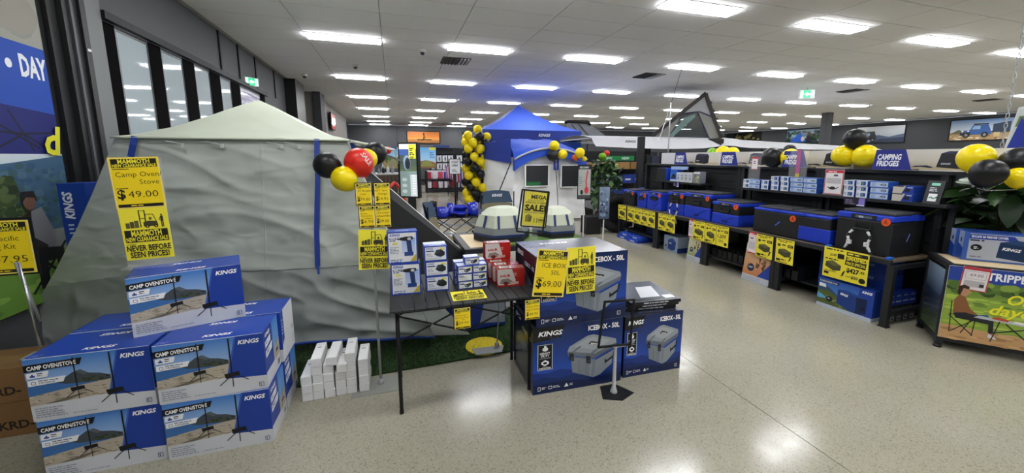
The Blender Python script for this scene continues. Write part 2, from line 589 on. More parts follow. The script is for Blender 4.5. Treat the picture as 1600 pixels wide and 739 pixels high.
es = exit_sign((-2.42, 8.55, 3.0), 0.75, 'green illuminated exit sign beside the window strip on left', drop=0.02)
es.scale = (.62, .62, .62)
M().box(-.02, 0, -.16, .02, .22, -.10).build('bracket', VD, es)
t = thing('wall_television', 'black wall-mounted television with a red screen on left wall', 'television', (-2.2, 16.4, 2.55), PI / 2)
M().box(-0.55, -0.12, 0, 0.6, -0.06, 0.62).build('housing', BLK, t)
M().box(-0.1, -0.06, 0.2, 0.1, 0, 0.45).build('bracket', BLK, t)
a = Art()
a.rect(-0.5, 0.04, 0.55, 0.58, '#a84a48')
a.rect(-0.3, 0.15, 0.3, 0.35, '#c9b9bb')
a.rect(-0.5, 0.42, 0.55, 0.46, '#e8d5d5')
a.build('screen', t, (0, -0.122, 0), m=SCREEN)
# baseboards
tag(M().box(XL + 0.001, 22.0, 0, XR, YB - 0.001, 0.0005).box(XL, YB - 0.02, 0, XR, YB - 0.001, 0.1).build('baseboard_back', BLK), kind='structure')
tag(M().box(XR - 0.02, YF, 0, XR - 0.001, YB - 0.03, 0.1).build('baseboard_right', BLK), kind='structure')

# ------------------------------------------------------------------ framed pictures
def framed(lab, loc, rz, w, h, a):
    t = thing('framed_picture', lab, 'picture', loc, rz)
    for x0, z0, x1, z1 in ((-w / 2 - 0.04, -0.04, -w / 2, h + 0.04), (w / 2, -0.04, w / 2 + 0.04, h + 0.04), (-w / 2, -0.04, w / 2, 0), (-w / 2, h, w / 2, h + 0.04)):
        M().box(x0, -0.05, z0, x1, -0.002, z1).build('frame_rail', BLK, t)
    M().box(-w / 2, -0.03, 0, w / 2, -0.004, h).build('backing', BLK, t)
    a.build('picture', t, (-w / 2, -0.0305, 0), m=GLOSS)
def blobs(a, x0, y0, x1, y1, n, r, cols, seed=3, sq=0.7):
    q = random.Random(seed)
    for k in range(n):
        rr = r * q.uniform(0.5, 1.2)
        a.ell(min(max(q.uniform(x0, x1), x0 + rr), max(x1 - rr, x0 + rr)), q.uniform(y0, y1), rr, rr * sq, q.choice(cols), 9, l=a.l + 0.25 + 0.02 * k)
    a.l += 0.25 + 0.02 * n
w, h = 2.0, 0.72
a = Art()
a.grad(0, 0.3, w, h, '#f0922e', '#c8702a')
a.grad(0, 0.0, w, 0.3, '#8a5424', '#e89a48')
a.grad(0, 0.27, w, 0.34, '#f4b25a', '#f0922e')
a.rect(0.6, 0.18, 1.5, 0.24, '#3a2413')
a.line([(1.0, 0.2), (1.03, 0.45), (1.0, 0.62)], 0.07, '#2a1a10')
a.line([(0.85, 0.12), (1.15, 0.4)], 0.03, '#2a1a10')
a.ell(1.02, 0.6, 0.04, 0.05, '#2a1a10')
framed('orange sunset picture of a paddler high on the back wall', (1.93, YB, 2.42), 0, w, h, a)
w, h = 1.4, 0.3
a = Art().grad(0, 0, w, h, '#6b3c1d', '#e08a3c')
a.rect(0.2, 0.06, 1.2, 0.12, '#3b2212')
framed('small orange picture on the back wall behind the awning', (17.3, YB, 2.75), 0, w, h, a)
def jeep(a, x, y, s, c1='#2c3f5f', c2='#141a24'):
    a.poly([(x, y + .10 * s), (x + .05 * s, y + .26 * s), (x + .30 * s, y + .30 * s), (x + .36 * s, y + .46 * s), (x + .78 * s, y + .48 * s), (x + .86 * s, y + .30 * s), (x + .9 * s, y + .1 * s)], c1)
    a.poly([(x + .34 * s, y + .31 * s), (x + .39 * s, y + .43 * s), (x + .58 * s, y + .44 * s), (x + .58 * s, y + .31 * s)], '#8fb3d6')
    a.rect(x + .38 * s, y + .48 * s, x + .8 * s, y + .53 * s, c2)
    a.rect(x + .02 * s, y + .08 * s, x + .32 * s, y + .2 * s, c2)
    for cx in (.2, .72):
        a.ell(x + cx * s, y + .09 * s, .10 * s, .11 * s, '#191919')
        a.ell(x + cx * s, y + .09 * s, .045 * s, .05 * s, '#8d8d8d')
    a.ell(x + .08 * s, y + .24 * s, .03 * s, .03 * s, '#f4f4ee')
    a.ell(x + .25 * s, y + .25 * s, .03 * s, .03 * s, '#f4f4ee')
w, h = 2.1, 0.95
a = Art().grad(0, 0.35, w, h, '#cfd9e0', '#5f86b8')
a.rect(0, 0, w, 0.36, '#b08f62')
a.poly([(0, .3), (.3, .5), (.6, .36), (w, .42), (w, .3)], '#5f5a38')
blobs(a, 0, 0.02, w, 0.2, 26, .09, ['#8f6d45', '#d6b88b', '#b99664', '#e2d2b2'], 5, .5)
jeep(a, .35, .12, 1.2, '#2d5aa0', '#1a2536')
a.poly([(1.45, .3), (1.45, .7), (2.0, .8), (2.0, .35)], '#27384f')
a.rect(1.5, .12, 1.7, .33, '#c8b080')
framed('picture of a blue four wheel drive on rocks, right wall', (XR, 11.2, 2.35), -PI / 2, w, h, a)
w, h = 2.3, 0.9
a = Art().grad(0, 0, w, h, '#7c8b9c', '#dfe3e8')
a.poly([(.7, 0), (.7, .3), (1.1, .42), (1.6, .3), (2.3, .45), (2.3, 0)], '#4f5f7c')
a.poly([(.7, 0), (1.2, .2), (2.3, .26), (2.3, 0)], '#2f3a52')
jeep(a, .05, .05, 1.1, '#20242c', '#0d0f13')
framed('picture of a dark four wheel drive above misty hills', (XR, 15.22, 2.36), -PI / 2, w, h, a)
w, h = 2.3, 0.9
a = Art().grad(0, 0, w, h, '#1c2a1c', '#7fa3c8')
blobs(a, 0, .2, w, .8, 60, .14, ['#27402a', '#1c2f1d', '#3d5a38', '#8aa7be'], 8)
a.poly([(.3, .1), (.9, .75), (1.4, .1)], '#2558c0')
a.ell(1.55, .62, .11, .14, '#5a3626')
a.poly([(1.35, .05), (1.4, .5), (1.7, .5), (1.75, .05)], '#26282f')
a.ell(1.15, .3, .12, .16, '#d8c4b4')
framed('picture of campers by a blue tent beside the column', (XR, 19.6, 2.45), -PI / 2, w, h, a)
w, h = 2.4, 0.58
a = Art().rect(0, 0, w, h, '#2b2a26')
blobs(a, .1, .08, w - .1, .5, 40, .11, ['#6a6030', '#b9ad72', '#8a8450', '#44402a'], 4)
framed('narrow dark leafy picture far along the right wall', (XR, 24.0, 2.8), -PI / 2, w, h, a)
w, h = 0.34, 0.7
a = Art().rect(0, 0, w, h, '#26292c')
a.rect(0, 0, w, .16, '#d7d44a')
framed('small dark poster with yellow strip on the back wall', (4.63, YB, 2.42), 0, w, h, a)

# ------------------------------------------------------------------ big lifestyle poster on the left wall
t = thing('wall_poster', 'large camping poster with blue DAY banner on the left wall', 'poster', (XL, 3.3, 0.5))
M().box(0.001, -1.3, 0, 0.03, 0.745, 2.8).build('board', BLK, t)
W, H = 1.94, 2.78
a = Art()
a.grad(0, 0, W, H, '#8d968f', '#a8a49a')
blobs(a, 0, 1.9, W, H, 40, .2, ['#8e948f', '#9a968c', '#84898a'], 12)
a.poly([(0, 1.86), (W, 1.83), (W, 1.14), (0, 1.15)], '#1b4bb0')
a.poly([(0, 1.5), (W, 1.36), (W, 1.04), (1.3, 1.06), (0, 1.1)], '#161f70')
a.grad(0, .6, W, 1.06, '#a9bfcd', '#d8e4ea')
a.text('DAY', W - .005, 1.61, .14, '#f2f4f8', w=.225, bold=.04, al='r')
a.ell(W - .315, 1.675, .026, .032, '#f2f4f8')
a.text('TIME', W - .42, 1.61, .14, '#f2f4f8', w=.3, bold=.04, al='r')
for p in ([(1.0, 1.22), (1.65, 1.20)], [(1.65, 1.2), (1.88, 1.22)], [(1.55, 1.36), (1.64, 1.2), (1.7, 1.08)], [(1.2, 1.4), (1.75, 1.1)], [(1.35, 1.06), (1.64, 1.2), (1.85, 1.08)], [(1.3, 1.2), (1.4, 1.06)]):
    a.line(p, .014, '#0f1330')
a.poly([(0, .85), (.5, .98), (1.1, .96), (1.5, 1.0), (W, 1.05), (W, .5), (0, .5)], '#3f6483')
blobs(a, .5, .55, W, .98, 420, .035, ['#3d6180', '#34597a', '#4b6f87', '#3a5f66', '#456a78'], 21)
blobs(a, .1, .35, 1.62, .72, 700, .045, ['#22331b', '#2f4523', '#3c5128', '#1a2714', '#4a5d33', '#2a3d20'], 22)
blobs(a, .9, .6, 1.5, .9, 300, .04, ['#2f4523', '#3c5128', '#55683a', '#22331b'], 24)
a.poly([(0, 0), (W, 0), (W, .34), (0, .4)], '#6f9a3e')
blobs(a, 0, 0, W, .34, 60, .12, ['#7ea848', '#5f8a34', '#8cb552'], 23, .3)
a.text('d', W - .16, 1.06, .2, '#e6e22a', bold=.03, shear=.2)
# a seated man in a camp chair
o_ = W - .38
z_ = .70
for pts, c in (([(-.06, .02), (-.04, .10), (.05, .10), (.07, .02), (.01, .06)], '#1b1614'), ([(-.06, -.3), (-.07, -.08), (0, -.02), (.1, -.08), (.14, -.25), (.06, -.34)], '#2a2422'), ([(-.02, -.22), (0, -.04), (.09, -.02), (.18, -.24), (.14, -.34)], '#8f9196'), ([(-.03, -.6), (-.02, -.3), (.22, -.34), (.22, -.6), (.16, -.62), (.14, -.42), (.06, -.42), (.05, -.62)], '#141417')):
    a.poly([(o_ + x, z_ + y) for x, y in pts], c)
a.ell(o_, z_ + .03, .05, .06, '#7a5646')
a.poly([(o_ - .06, z_ + .02), (o_ - .05, z_ + .10), (o_ + .05, z_ + .10), (o_ + .06, z_ + .05), (o_ - .02, z_ + .06)], '#1b1614')
a.line([(o_ - .1, z_ - .62), (o_ + .25, z_ - .3)], .02, '#101012')
a.line([(o_ + .25, z_ - .62), (o_ - .1, z_ - .28)], .02, '#101012')
a.build('printed_scene', t, (0.0305, 0.70 - W, 0.01), (0, 0, PI / 2), m=PAPER)
# fix the reading direction: seen from +X, left is -Y... (u runs along +Y)
t = thing('blue_carton_stack', 'tall blue carton with sideways white lettering beside the tent flap', 'carton', (-2.235, 3.75, 0), 0)
obj('carton_body', carton_mesh('carton_body', 0.16, 0.2, 1.36, '#1c3f9a'), t)
a = Art().rect(.002, .002, .158, 1.358, '#1c3f9a').text('KINGS', 0.075, 1.10, .05, '#e9edf5', w=.2, bold=.035, shear=.2, rot=PI / 2)
a.smalls(0.03, 1.05, .05, 3, .03, .012, '#c9d3ea')
face(a.mesh('printed_front'), 'printed_front', t, 'front', 0.16, 0.2, 1.36)
# ------------------------------------------------------------------ sale signs
YEL, YEL2, INK = '#ffdf1c', '#fff03e', '#1d1a12'
def sale_head(a, x, y, w, h):
    a.rect(x, y, x + w, y + h, INK)
    a.rect(x, y + h * .02, x + w, y + h * .44, INK)
    a.text('MAMMOTH', x + w * .15, y + h * .48, h * .46, YEL2, w=w * .70, bold=.03)
    a.text('NEW CLEARANCE SALE', x + w * .02, y + h * .07, h * .33, YEL2, w=w * .96, bold=.03)
def price_art(w, h, lines, price, foot=True):
    a = Art()
    a.rect(0, 0, w, h, YEL)
    a.outline(.004, .004, w - .004, h - .004, .003, '#f9ecb0')
    sale_head(a, w * .05, h * .80, w * .9, h * .165)
    a.rect(w * .06, h * .765, w * .38, h * .778, INK)
    y = h * .62
    for k, (t, x) in enumerate(lines):
        a.text(t, w * x, y, h * (.095 if len(lines) < 3 else .07), INK, bold=-.008)
        y -= h * (.15 if len(lines) < 3 else .11)
    a.rect(w * .06, h * .39, w * .3, h * .402, INK)
    a.text('$', w * .07, h * .20, h * .17, INK, bold=.025)
    a.text(price, w * .28, h * .215, h * .125, INK, w=w * .60, bold=-.008)
    if foot:
        a.rect(w * .05, h * .025, w * .95, h * .085, INK)
        a.smalls(w * .3, h * .045, w * .4, 1, .01, h * .02, YEL)
    return a
def forklift(a, x, y, w, h):
    g = '#3b3a22'
    for k, (bx, bw, bh) in enumerate(((0, .1, .3), (.11, .1, .36), (.22, .11, .42))):
        a.rect(x + bx * w, y, x + (bx + bw) * w, y + bh * h, ['#5f5b32', '#4f4c2a', '#6a6637'][k])
    for mx in (.36, .50):
        a.rect(x + mx * w, y + .02 * h, x + (mx + .03) * w, y + h, g)
    for my in (.95, .5):
        a.rect(x + .36 * w, y + my * h, x + .53 * w, y + (my + .03) * h, g)
    a.poly([(x + .45 * w, y + .06 * h), (x + .45 * w, y + .3 * h), (x + .58 * w, y + .38 * h), (x + .8 * w, y + .34 * h), (x + .82 * w, y + .06 * h)], '#47442a')
    a.line([(x + .5 * w, y + .3 * h), (x + .53 * w, y + .74 * h), (x + .72 * w, y + .74 * h), (x + .79 * w, y + .3 * h)], .02 * w, g)
    a.ell(x + .64 * w, y + .5 * h, .04 * w, .09 * h, '#6f6a3c')
    for cx in (.54, .76):
        a.ell(x + cx * w, y + .06 * h, .055 * w, .09 * h, INK)
        a.ell(x + cx * w, y + .06 * h, .02 * w, .035 * h, YEL)
    a.ell(x + .935 * w, y + .68 * h, .022 * w, .05 * h, INK)
    a.poly([(x + .9 * w, y + .3 * h), (x + .9 * w, y + .62 * h), (x + .97 * w, y + .62 * h), (x + .97 * w, y + .3 * h)], g)
    a.rect(x + .905 * w, y - .02 * h, x + .93 * w, y + .3 * h, INK)
    a.rect(x + .945 * w, y - .02 * h, x + .968 * w, y + .3 * h, INK)
    a.line([(x + .9 * w, y + .55 * h), (x + .86 * w, y + .4 * h), (x + .92 * w, y + .38 * h)], .016 * w, INK)
def poster_art(w, h):
    a = Art()
    a.rect(0, 0, w, h, YEL2)
    forklift(a, w * .1, h * .62, w * .82, h * .34)
    sale_head(a, w * .05, h * .345, w * .9, h * .235)
    a.rect(w * .05, h * .30, w * .25, h * .31, INK)
    a.text('NEVER BEFORE', w * .04, h * .175, h * .105, INK, w=w * .92, bold=.025)
    a.text('SEEN PRICES!', w * .09, h * .045, h * .105, INK, w=w * .82, bold=.025)
    return a
ACR = mat('clear_acrylic', '#ffffff', 0.03, alpha=0.08, spec=0.6)
CHROME = mat('chrome_pole', '#c9cbcd', 0.25, metal=0.9)
GREYP = mat('grey_pole', '#a9abad', 0.4, metal=0.3)
def sheet(parent, name, w, h, art, loc, rot=(0, 0, 0), thick=.0015):
    s = M().box(0, 0, 0, w, thick, h).build(name, mat('paper_back', '#e9dfa6', .7), parent, loc, rot)
    art.build('printed_face', s, m=PAPER)
    return s

# ------------------------------------------------------------------ camp stove cartons
SW, SD, SH = .475, .268, .313
def stove_front():
    a = Art()
    w, h = SW, SH
    a.rect(0, 0, w, h, '#c9ccd2')
    a.grad(0, .15, w, h - .002, '#a9c8ea', '#3f7fd0')
    a.poly([(.06, .175), (.13, .195), (.17, .225), (.2, .235), (.23, .212), (.27, .205), (.31, .19), (.31, .165), (.06, .165)], '#444c52')
    a.poly([(.17, .225), (.2, .235), (.23, .212), (.21, .205), (.19, .22)], '#59636a')
    blobs(a, .2, .165, .31, .19, 30, .008, ['#33402c', '#47523a', '#2a3226'], 7)
    a.poly([(0, .125), (0, .205), (.06, .2), (.14, .17), (.26, .165), (.26, .15)], '#3c6fae')
    a.poly([(0, .125), (.1, .142), (.2, .157), (.32, .17), (.32, .09), (0, .075)], '#b8ae9c')
    q = random.Random(5)
    for k in range(60):
        x = q.uniform(.005, .29)
        y = q.uniform(.085, .125 + x * .1)
        a.ell(x, y, q.uniform(.004, .016), q.uniform(.001, .004), q.choice(['#9d9382', '#cfc7b6', '#8a806f', '#c4bba8']), 7, l=a.l + .25 + .02 * k)
    a.l += 1.5
    a.poly([(.05, .083), (.19, .115), (.22, .115), (.12, .083)], '#6f6759')
    a.poly([(0, 0), (w, 0), (w, .082), (.3, .095), (0, .078)], '#cfd2d8')
    a.poly([(.292, .086), (.345, h), (w, h), (w, .075)], '#1b3f9e')
    a.poly([(.345, h), (.292, .086), (.300, .086), (.352, h)], '#3d63bd')
    # black title strip and white tags
    a.poly([(0, .248), (0, .283), (.215, .295), (.203, .262)], '#111318')
    a.text('CAMP OVEN/STOVE', .012, .2555, .019, '#ffffff', w=.18, bold=.03, shear=.12, rot=.06)
    a.poly([(.006, .215), (.006, .243), (.088, .248), (.080, .219)], '#f3f5f8')
    a.rect(.018, .222, .036, .230, '#1b3f9e')
    a.rect(.024, .230, .030, .237, '#1b3f9e')
    a.smalls(.044, .235, .03, 1, .008, .005, '#27345a')
    a.smalls(.044, .226, .028, 1, .008, .004, '#27345a', 3)
    a.poly([(.006, .178), (.006, .207), (.146, .215), (.134, .186)], '#f3f5f8')
    a.outline(.02, .186, .034, .199, .002, '#1b3f9e')
    a.smalls(.044, .200, .085, 1, .008, .004, '#39466b', 5)
    a.text('2 POTS/PANS', .044, .187, .008, '#27345a', w=.06, bold=.02, shear=.2)
    logo(a, .358, .268, .021, w=.098)
    k = '#15171a'
    for ox, oy, s in ((.178, .118, .85), (.315, .075, 1.08)):
        a.rect(ox, oy + .03 * s, ox + .006 * s, oy + .215 * s, k)
        a.poly([(ox - .024 * s, oy + .012 * s), (ox - .028 * s, oy + .036 * s), (ox + .034 * s, oy + .042 * s), (ox + .036 * s, oy + .022 * s)], k)
        a.line([(ox - .01 * s, oy + .015 * s), (ox - .05 * s, oy - .02 * s)], .004 * s, k)
        a.line([(ox + .005 * s, oy + .015 * s), (ox + .004 * s, oy - .035 * s)], .004 * s, k)
        a.line([(ox + .03 * s, oy + .02 * s), (ox + .07 * s, oy - .008 * s)], .004 * s, k)
    a.smalls(.014, .062, .13, 5, .011, .0045, '#8a90a0', 9)
    a.smalls(.15, .018, .13, 1, .01, .0045, '#9aa0ae', 4)
    a.outline(.437, .018, .457, .04, .0025, '#2b3c72')
    a.text('1', .443, .022, .014, '#2b3c72', bold=.03)
    return a.mesh('printed_front', PRINT)
def stove_top():
    a = Art()
    a.rect(.003, .003, SW - .003, SD - .003, '#1d44a6')
    logo(a, SW * .40, .04, .024, w=.13)
    logo(a, SW * .62, SD - .04, .024, w=.13, rot=PI)
    a.smalls(.01, .03, .05, 2, .012, .006, '#5d79c2', 6)
    return a.mesh('printed_top', GLOSS)
def stove_side():
    a = Art()
    w, h = SD, SH
    a.rect(0, 0, w, h, '#1b3f9e')
    a.grad(.15, .14, w, h, '#7fb0e2', '#3f7fd0')
    a.poly([(.15, .0), (.15, .15), (w, .17), (w, 0)], '#b5ad9d')
    a.poly([(0, 0), (w, 0), (w, .075), (0, .085)], '#cfd2d8')
    a.line([(.19, .06), (.215, .2)], .005, '#17191c')
    a.rect(.19, .11, .24, .125, '#17191c')
    logo(a, .02, .275, .018, w=.09)
    a.poly([(.015, .215), (.015, .25), (.12, .262), (.11, .225)], '#eef1f6')
    a.poly([(.015, .16), (.015, .2), (.14, .212), (.125, .172)], '#eef1f6')
    a.smalls(.025, .235, .06, 1, .01, .006, '#27345a')
    a.smalls(.025, .19, .08, 2, .012, .006, '#27345a', 8)
    for k in range(9):
        a.rect(.21 + k * .004, .02, .2115 + k * .004 + (k % 3) * .0008, .055, '#20252e')
    return a.mesh('printed_side', PRINT)
def stove_side_plain():
    a = Art()
    a.rect(0, 0, SD, SH, '#dfe1e6')
    a.poly([(0, .1), (0, SH), (.05, SH), (.05, .13)], '#1b3f9e')
    a.smalls(.006, .25, .038, 5, .02, .007, '#c9d3ea', 2)
    a.outline(.21, .03, .245, .075, .003, '#8a90a0')
    for k in range(8):
        a.rect(.216 + k * .003, .12, .2175 + k * .003, .15, '#30343c')
    return a.mesh('printed_side', PRINT)
sf, stp, ss, sp = stove_front(), stove_top(), stove_side(), stove_side_plain()
stove_me = carton_mesh('stove_carton', SW, SD, SH, [KG, '#1d44a6', KG, '#1b3f9e', '#1b3f9e', '#1b3f9e'])
def stove(lab, x, y, z, rz=0, side=None):
    # x, y: front left bottom corner
    c = Matrix.Rotation(rz, 3, 'Z') @ Vector((SW / 2, SD / 2, 0))
    o = tag(obj('stove_carton', stove_me, None, (x + c.x, y + c.y, z), (0, 0, rz)), lab, 'carton', 'camp stove cartons in a pile')
    face(sf, 'printed_front', o, 'front', SW, SD, SH)
    face(stp, 'printed_top', o, 'top', SW, SD, SH)
    face(side or ss, 'printed_side', o, 'right', SW, SD, SH)
    face(ss, 'printed_side', o, 'left', SW, SD, SH)
    return o
G1 = SH + .001
stove('camp stove carton at the bottom left of the pile', -1.662, 2.265, 0, .01)
stove('camp stove carton in the middle tier on the left', -1.670, 2.268, G1, -.012)
stove('camp stove carton at the bottom right of the pile, by the floor', -1.172, 2.245, 0, -.008)
stove('camp stove carton in the middle tier on the right', -1.176, 2.245, G1, .016)
stove('topmost camp stove carton, turned askew on the pile', -1.315, 2.385, 2 * G1, .33)
stove('camp stove carton behind the bottom left one, hidden at the back', -1.662, 2.548, 0, 0)
stove('camp stove carton behind the middle left one with blue top', -1.672, 2.548, G1, 0)
stove('camp stove carton at the back bottom right, blue lower side showing', -1.17, 2.53, 0, 0)
stove('camp stove carton at the back right with a white side panel', -1.165, 2.535, G1, .0, sp)

# brown cartons
def brown(lab, x, y, z, w, d, h, txt, rz=0):
    o = tag(obj('brown_carton', carton_mesh('brown_carton', w, d, h, '#8a6640', mat('brown_card', '#8a6640', .8, noisy=.08, nscale=12), .004), None, (x, y, z), (0, 0, rz)), lab, 'carton', 'brown cartons on the left')
    a = Art()
    a.rect(.002, .002, w - .002, h - .002, '#8a6640')
    a.text(txt, w - .05, .045, .045, '#2c241b', al='r', bold=.03)
    a.smalls(w * .35, h * .72, w * .5, 1, .02, .008, '#6a4c2c')
    a.rect(w * .12, 0, w * .24, h * .25, '#7a5836')
    a.rect(w * .12, h * .75, w * .24, h, '#7a5836')
    face(a.mesh('printed_front', PAPER), 'printed_front', o, 'front', w, d, h)
    a = Art().rect(0, d * .42, w, d * .58, '#9b774d')
    face(a.mesh('tape', GLOSS), 'tape', o, 'top', w, d, h)
    return o
brown('brown cardboard carton lettered AKRD on the floor at far left', -2.25, 2.86, 0, .6, .28, .205, 'AKRD-')
brown('brown cardboard carton lying on top of the other at far left', -2.27, 2.86, .206, .58, .29, .2, 'AKRD-', .015)

# tall stove price sign standing on the pile
t = thing('price_sign', 'tall yellow camp oven price sign above the stove cartons', 'sign', (-1.315, 2.62, .63 + SH + .003), .05)
M().box(-.115, -.05, 0, .115, .05, .004).build('base', ACR, t)
M().box(-.105, .003, .004, .105, .006, .6).build('holder', ACR, t)
sheet(t, 'price_sheet', .215, .275, price_art(.215, .275, [('Camp Oven/', .1), ('Stove', .55)], '49.00'), (-.112, 0, .325), (0, -.03, 0))
sheet(t, 'poster_sheet', .21, .285, poster_art(.21, .285), (-.1, -.002, .04), (0, -.03, 0))

# yellow sign at the left edge on a chrome pole
t = thing('price_sign', 'yellow price sign on a chrome pole at the left edge', 'sign', (-2.0, 2.845, .41), 0)
M().box(-.07, -.05, 0, .07, .05, .006).build('base', GREYP, t)
M().tube([(0, 0, .006), (-.02, 0, .56)], .008).build('pole', CHROME, t, smooth=True)
M().tube([(.012, .01, .2), (-.035, 0, .56)], .008).build('pole', GREYP, t, smooth=True)
aa = price_art(.24, .30, [('Specific', .28), ('Bag Kit', .22)], '47.95')
M().box(-.20, .0, .485, .063, .006, .81).build('holder', BLK, t)
sheet(t, 'price_sheet', .24, .30, aa, (-.19, -.002, .495))

# ------------------------------------------------------------------ artificial grass
GR = mat('artificial_grass', '#213a17', .9, noisy=.35, nscale=45)
gm = M().prism([(-2.3, 2.76, .001), (-.24, 2.755, .001), (1.16, 2.80, .001), (1.20, 3.6, .001), (.52, 3.66, .001), (.50, 4.55, .001), (-2.3, 4.55, .001)], (0, 0, .012))
gmat = tag(gm.build('grass_mat', GR), 'dark green artificial grass mat under the grey tent', 'mat')
gb = M()
q = random.Random(3)
for k in range(9000):
    x = q.uniform(-.8, 1.14)
    y = 2.77 + q.random() ** 1.6 * .9
    if y < 2.76 + max(0, x + .24) * .033:
        continue
    a1 = q.uniform(0, 2 * PI)
    hh = q.uniform(.012, .026)
    dx, dy = .0025 * math.cos(a1), .0025 * math.sin(a1)
    lx, ly = q.uniform(-.01, .01), q.uniform(-.012, .006)
    gb.add([(x - dx, y - dy, .012), (x + dx, y + dy, .012), (x + lx, y + ly, .012 + hh)], [(0, 1, 2)], k % 3)
tag(gb.build('grass_blades', [mat('blade_a', '#2f5020', .8), mat('blade_b', '#233f18', .8), mat('blade_c', '#3f6429', .8)], gmat), kind='stuff')

# ------------------------------------------------------------------ the big grey tent
FAB = mat('tent_grey_fabric', '#b4bbb2', .6, noisy=.05, nscale=3, bump=.7, bscale=4.5, bdist=.025, crease=True, stretch=(1, 1, 2.2))
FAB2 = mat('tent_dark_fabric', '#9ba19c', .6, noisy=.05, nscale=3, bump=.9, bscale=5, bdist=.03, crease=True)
ROOF = mat('tent_pale_roof', '#c6cdb9', .55, noisy=.04, nscale=3, bump=.3, bscale=2.5, bdist=.02, crease=True)
STRAP = mat('blue_strap', '#1f3f94', .6)
MESHB = mat('black_mesh', '#0d0e10', .8)
def wr(p, amp, sc=2.2, ax=(0, 1, 0)):
    n = noise.noise(Vector((p[0] * sc, p[1] * sc, p[2] * sc * 2.2))) + .5 * noise.noise(Vector((p[0] * sc * 2.7, p[1] * 3, p[2] * sc * 5)))
    r = noise.noise(Vector((p[0] * 1.3 + 7, p[2] * 5.5 + p[0] * 1.6, 3.3)))
    k = amp * (n + .9 * (1 - abs(r)) ** 4)
    return (p[0] + ax[0] * k, p[1] + ax[1] * k, p[2] + ax[2] * k)
def quad(A, B, C, D):
    # A B top left/right, C D bottom left/right
    A, B, C, D = map(Vector, (A, B, C, D))
    return lambda u, v: (A * (1 - u) + B * u) * (1 - v) + (C * (1 - u) + D * u) * v
tent = thing('cabin_tent', 'big grey cabin tent with pale roof and blue straps', 'tent', (0, 0, .014))
A, B = (-1.78, 3.36, 1.675), (-.345, 3.36, 1.67)
Lb, Rb = (-1.87, 3.42, .09), (.25, 3.06, .09)
P = (-1.17, 4.3, 2.06)
Cc, Dd = (-.33, 5.25, 1.66), (-1.95, 5.25, 1.66)
def lower(k, z=.69):
    tA = (z - A[2]) / (Lb[2] - A[2])
    tB = (z - B[2]) / (Rb[2] - B[2])
    return tuple(A[i] + (Lb[i] - A[i]) * tA for i in range(3)), tuple(B[i] + (Rb[i] - B[i]) * tB for i in range(3))
mA, mB = lower(0)
f = quad(A, B, mA, mB)
M().grid(lambda u, v: wr(f(u, v), -.024 * min(1, 6 * v + .1)), 110, 64).build('front_wall', FAB, tent, smooth=True)
f2 = quad(mA, mB, Lb, Rb)
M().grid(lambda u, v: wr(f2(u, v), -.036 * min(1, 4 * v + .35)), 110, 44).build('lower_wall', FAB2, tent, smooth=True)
M().tube([wr(f2(u / 30, 1), -.036) for u in range(31)], .011).build('hem', STRAP, tent, smooth=True)
M().tube([Vector(f(u / 30, 1)) + Vector((0, -.006, 0)) for u in range(31)], .003, 5).build('seam', FAB2, tent)
M().tube([wr(f(.59 - .12 * v / 20, v / 20), -.024 * min(1, 6 * v / 20 + .1)) for v in range(21)], .004, 5).build('seam', FAB, tent)
M().tube([wr(f2(.47 - .05 * v / 20, v / 20), -.036 * min(1, 4 * v / 20 + .35)) for v in range(21)], .004, 5).build('seam', FAB2, tent)
# left guyed-out flap
Gp = (-2.86, 3.7, .04)
def flap(u, v):
    a_ = Vector(A) * (1 - v) + Vector(Gp) * v + Vector((.03, 0, -.06)) * math.sin(PI * v)
    b_ = Vector(A) * (1 - v) + Vector(Lb) * v
    p = b_ * (1 - u) + a_ * u
    return wr(p, -.018 * v)
vm = (A[2] - .69) / (A[2] - .07)
M().grid(lambda u, v: flap(u, v * vm), 24, 30).build('side_flap', FAB, tent, smooth=True)
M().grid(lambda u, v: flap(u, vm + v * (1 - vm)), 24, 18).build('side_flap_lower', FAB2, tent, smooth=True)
# right guyed-out corner
rp = quad(mB, mB, Rb, (.56, 3.1, .03))
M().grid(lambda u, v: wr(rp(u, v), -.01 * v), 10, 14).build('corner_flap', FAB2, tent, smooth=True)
# black mesh side panel with white piping
pts = [(-.28, 3.88, 1.46), (1.0, 3.95, .22), (.95, 3.95, .05), (.2, 3.3, .05), (-.3, 3.5, 1.4)]
M().prism(pts, (0.012, .012, 0)).build('mesh_panel', MESHB, tent)
M().tube([pts[0], pts[1]], .011).build('piping', mat('piping_white', '#d8dad6', .5), tent)
M().add([B, Rb, (.2, 5.3, .05), Cc], [(0, 1, 2, 3)]).build('right_wall', FAB, tent)
M().add([A, Lb, (-2.0, 5.3, .05), Dd], [(0, 1, 2, 3)]).build('left_wall', FAB, tent)
def tri(A_, B_, P_, sag=.05):
    A_, B_, P_ = map(Vector, (A_, B_, P_))
    def fn(u, v):
        p = (A_ * (1 - u) + B_ * u) * (1 - v) + P_ * v
        s = sag * math.sin(PI * v) * (1 - v) * 1.3
        q_ = wr(p, .012 * (1 - v), 2.6, (0, 0, 1))
        return (q_[0], q_[1], q_[2] - s)
    return fn
ov = .03
A2, B2 = (A[0] - .01, A[1] - ov, A[2] - .012), (B[0] + .03, B[1] - ov, B[2] - .012)
roof = M()
roof.grid(tri(A2, B2, P), 60, 36)
roof.grid(tri(B2, Cc, P), 30, 30)
roof.grid(tri(Cc, Dd, P), 20, 16)
roof.grid(tri(Dd, A2, P), 20, 20)
roof.build('roof', ROOF, tent, smooth=True)
M().tube([Vector(A2) * (1 - k / 20) + Vector(B2) * k / 20 + Vector((0, -.004, .004)) for k in range(21)], .007, 6).build('eave_seam', ROOF, tent, smooth=True)
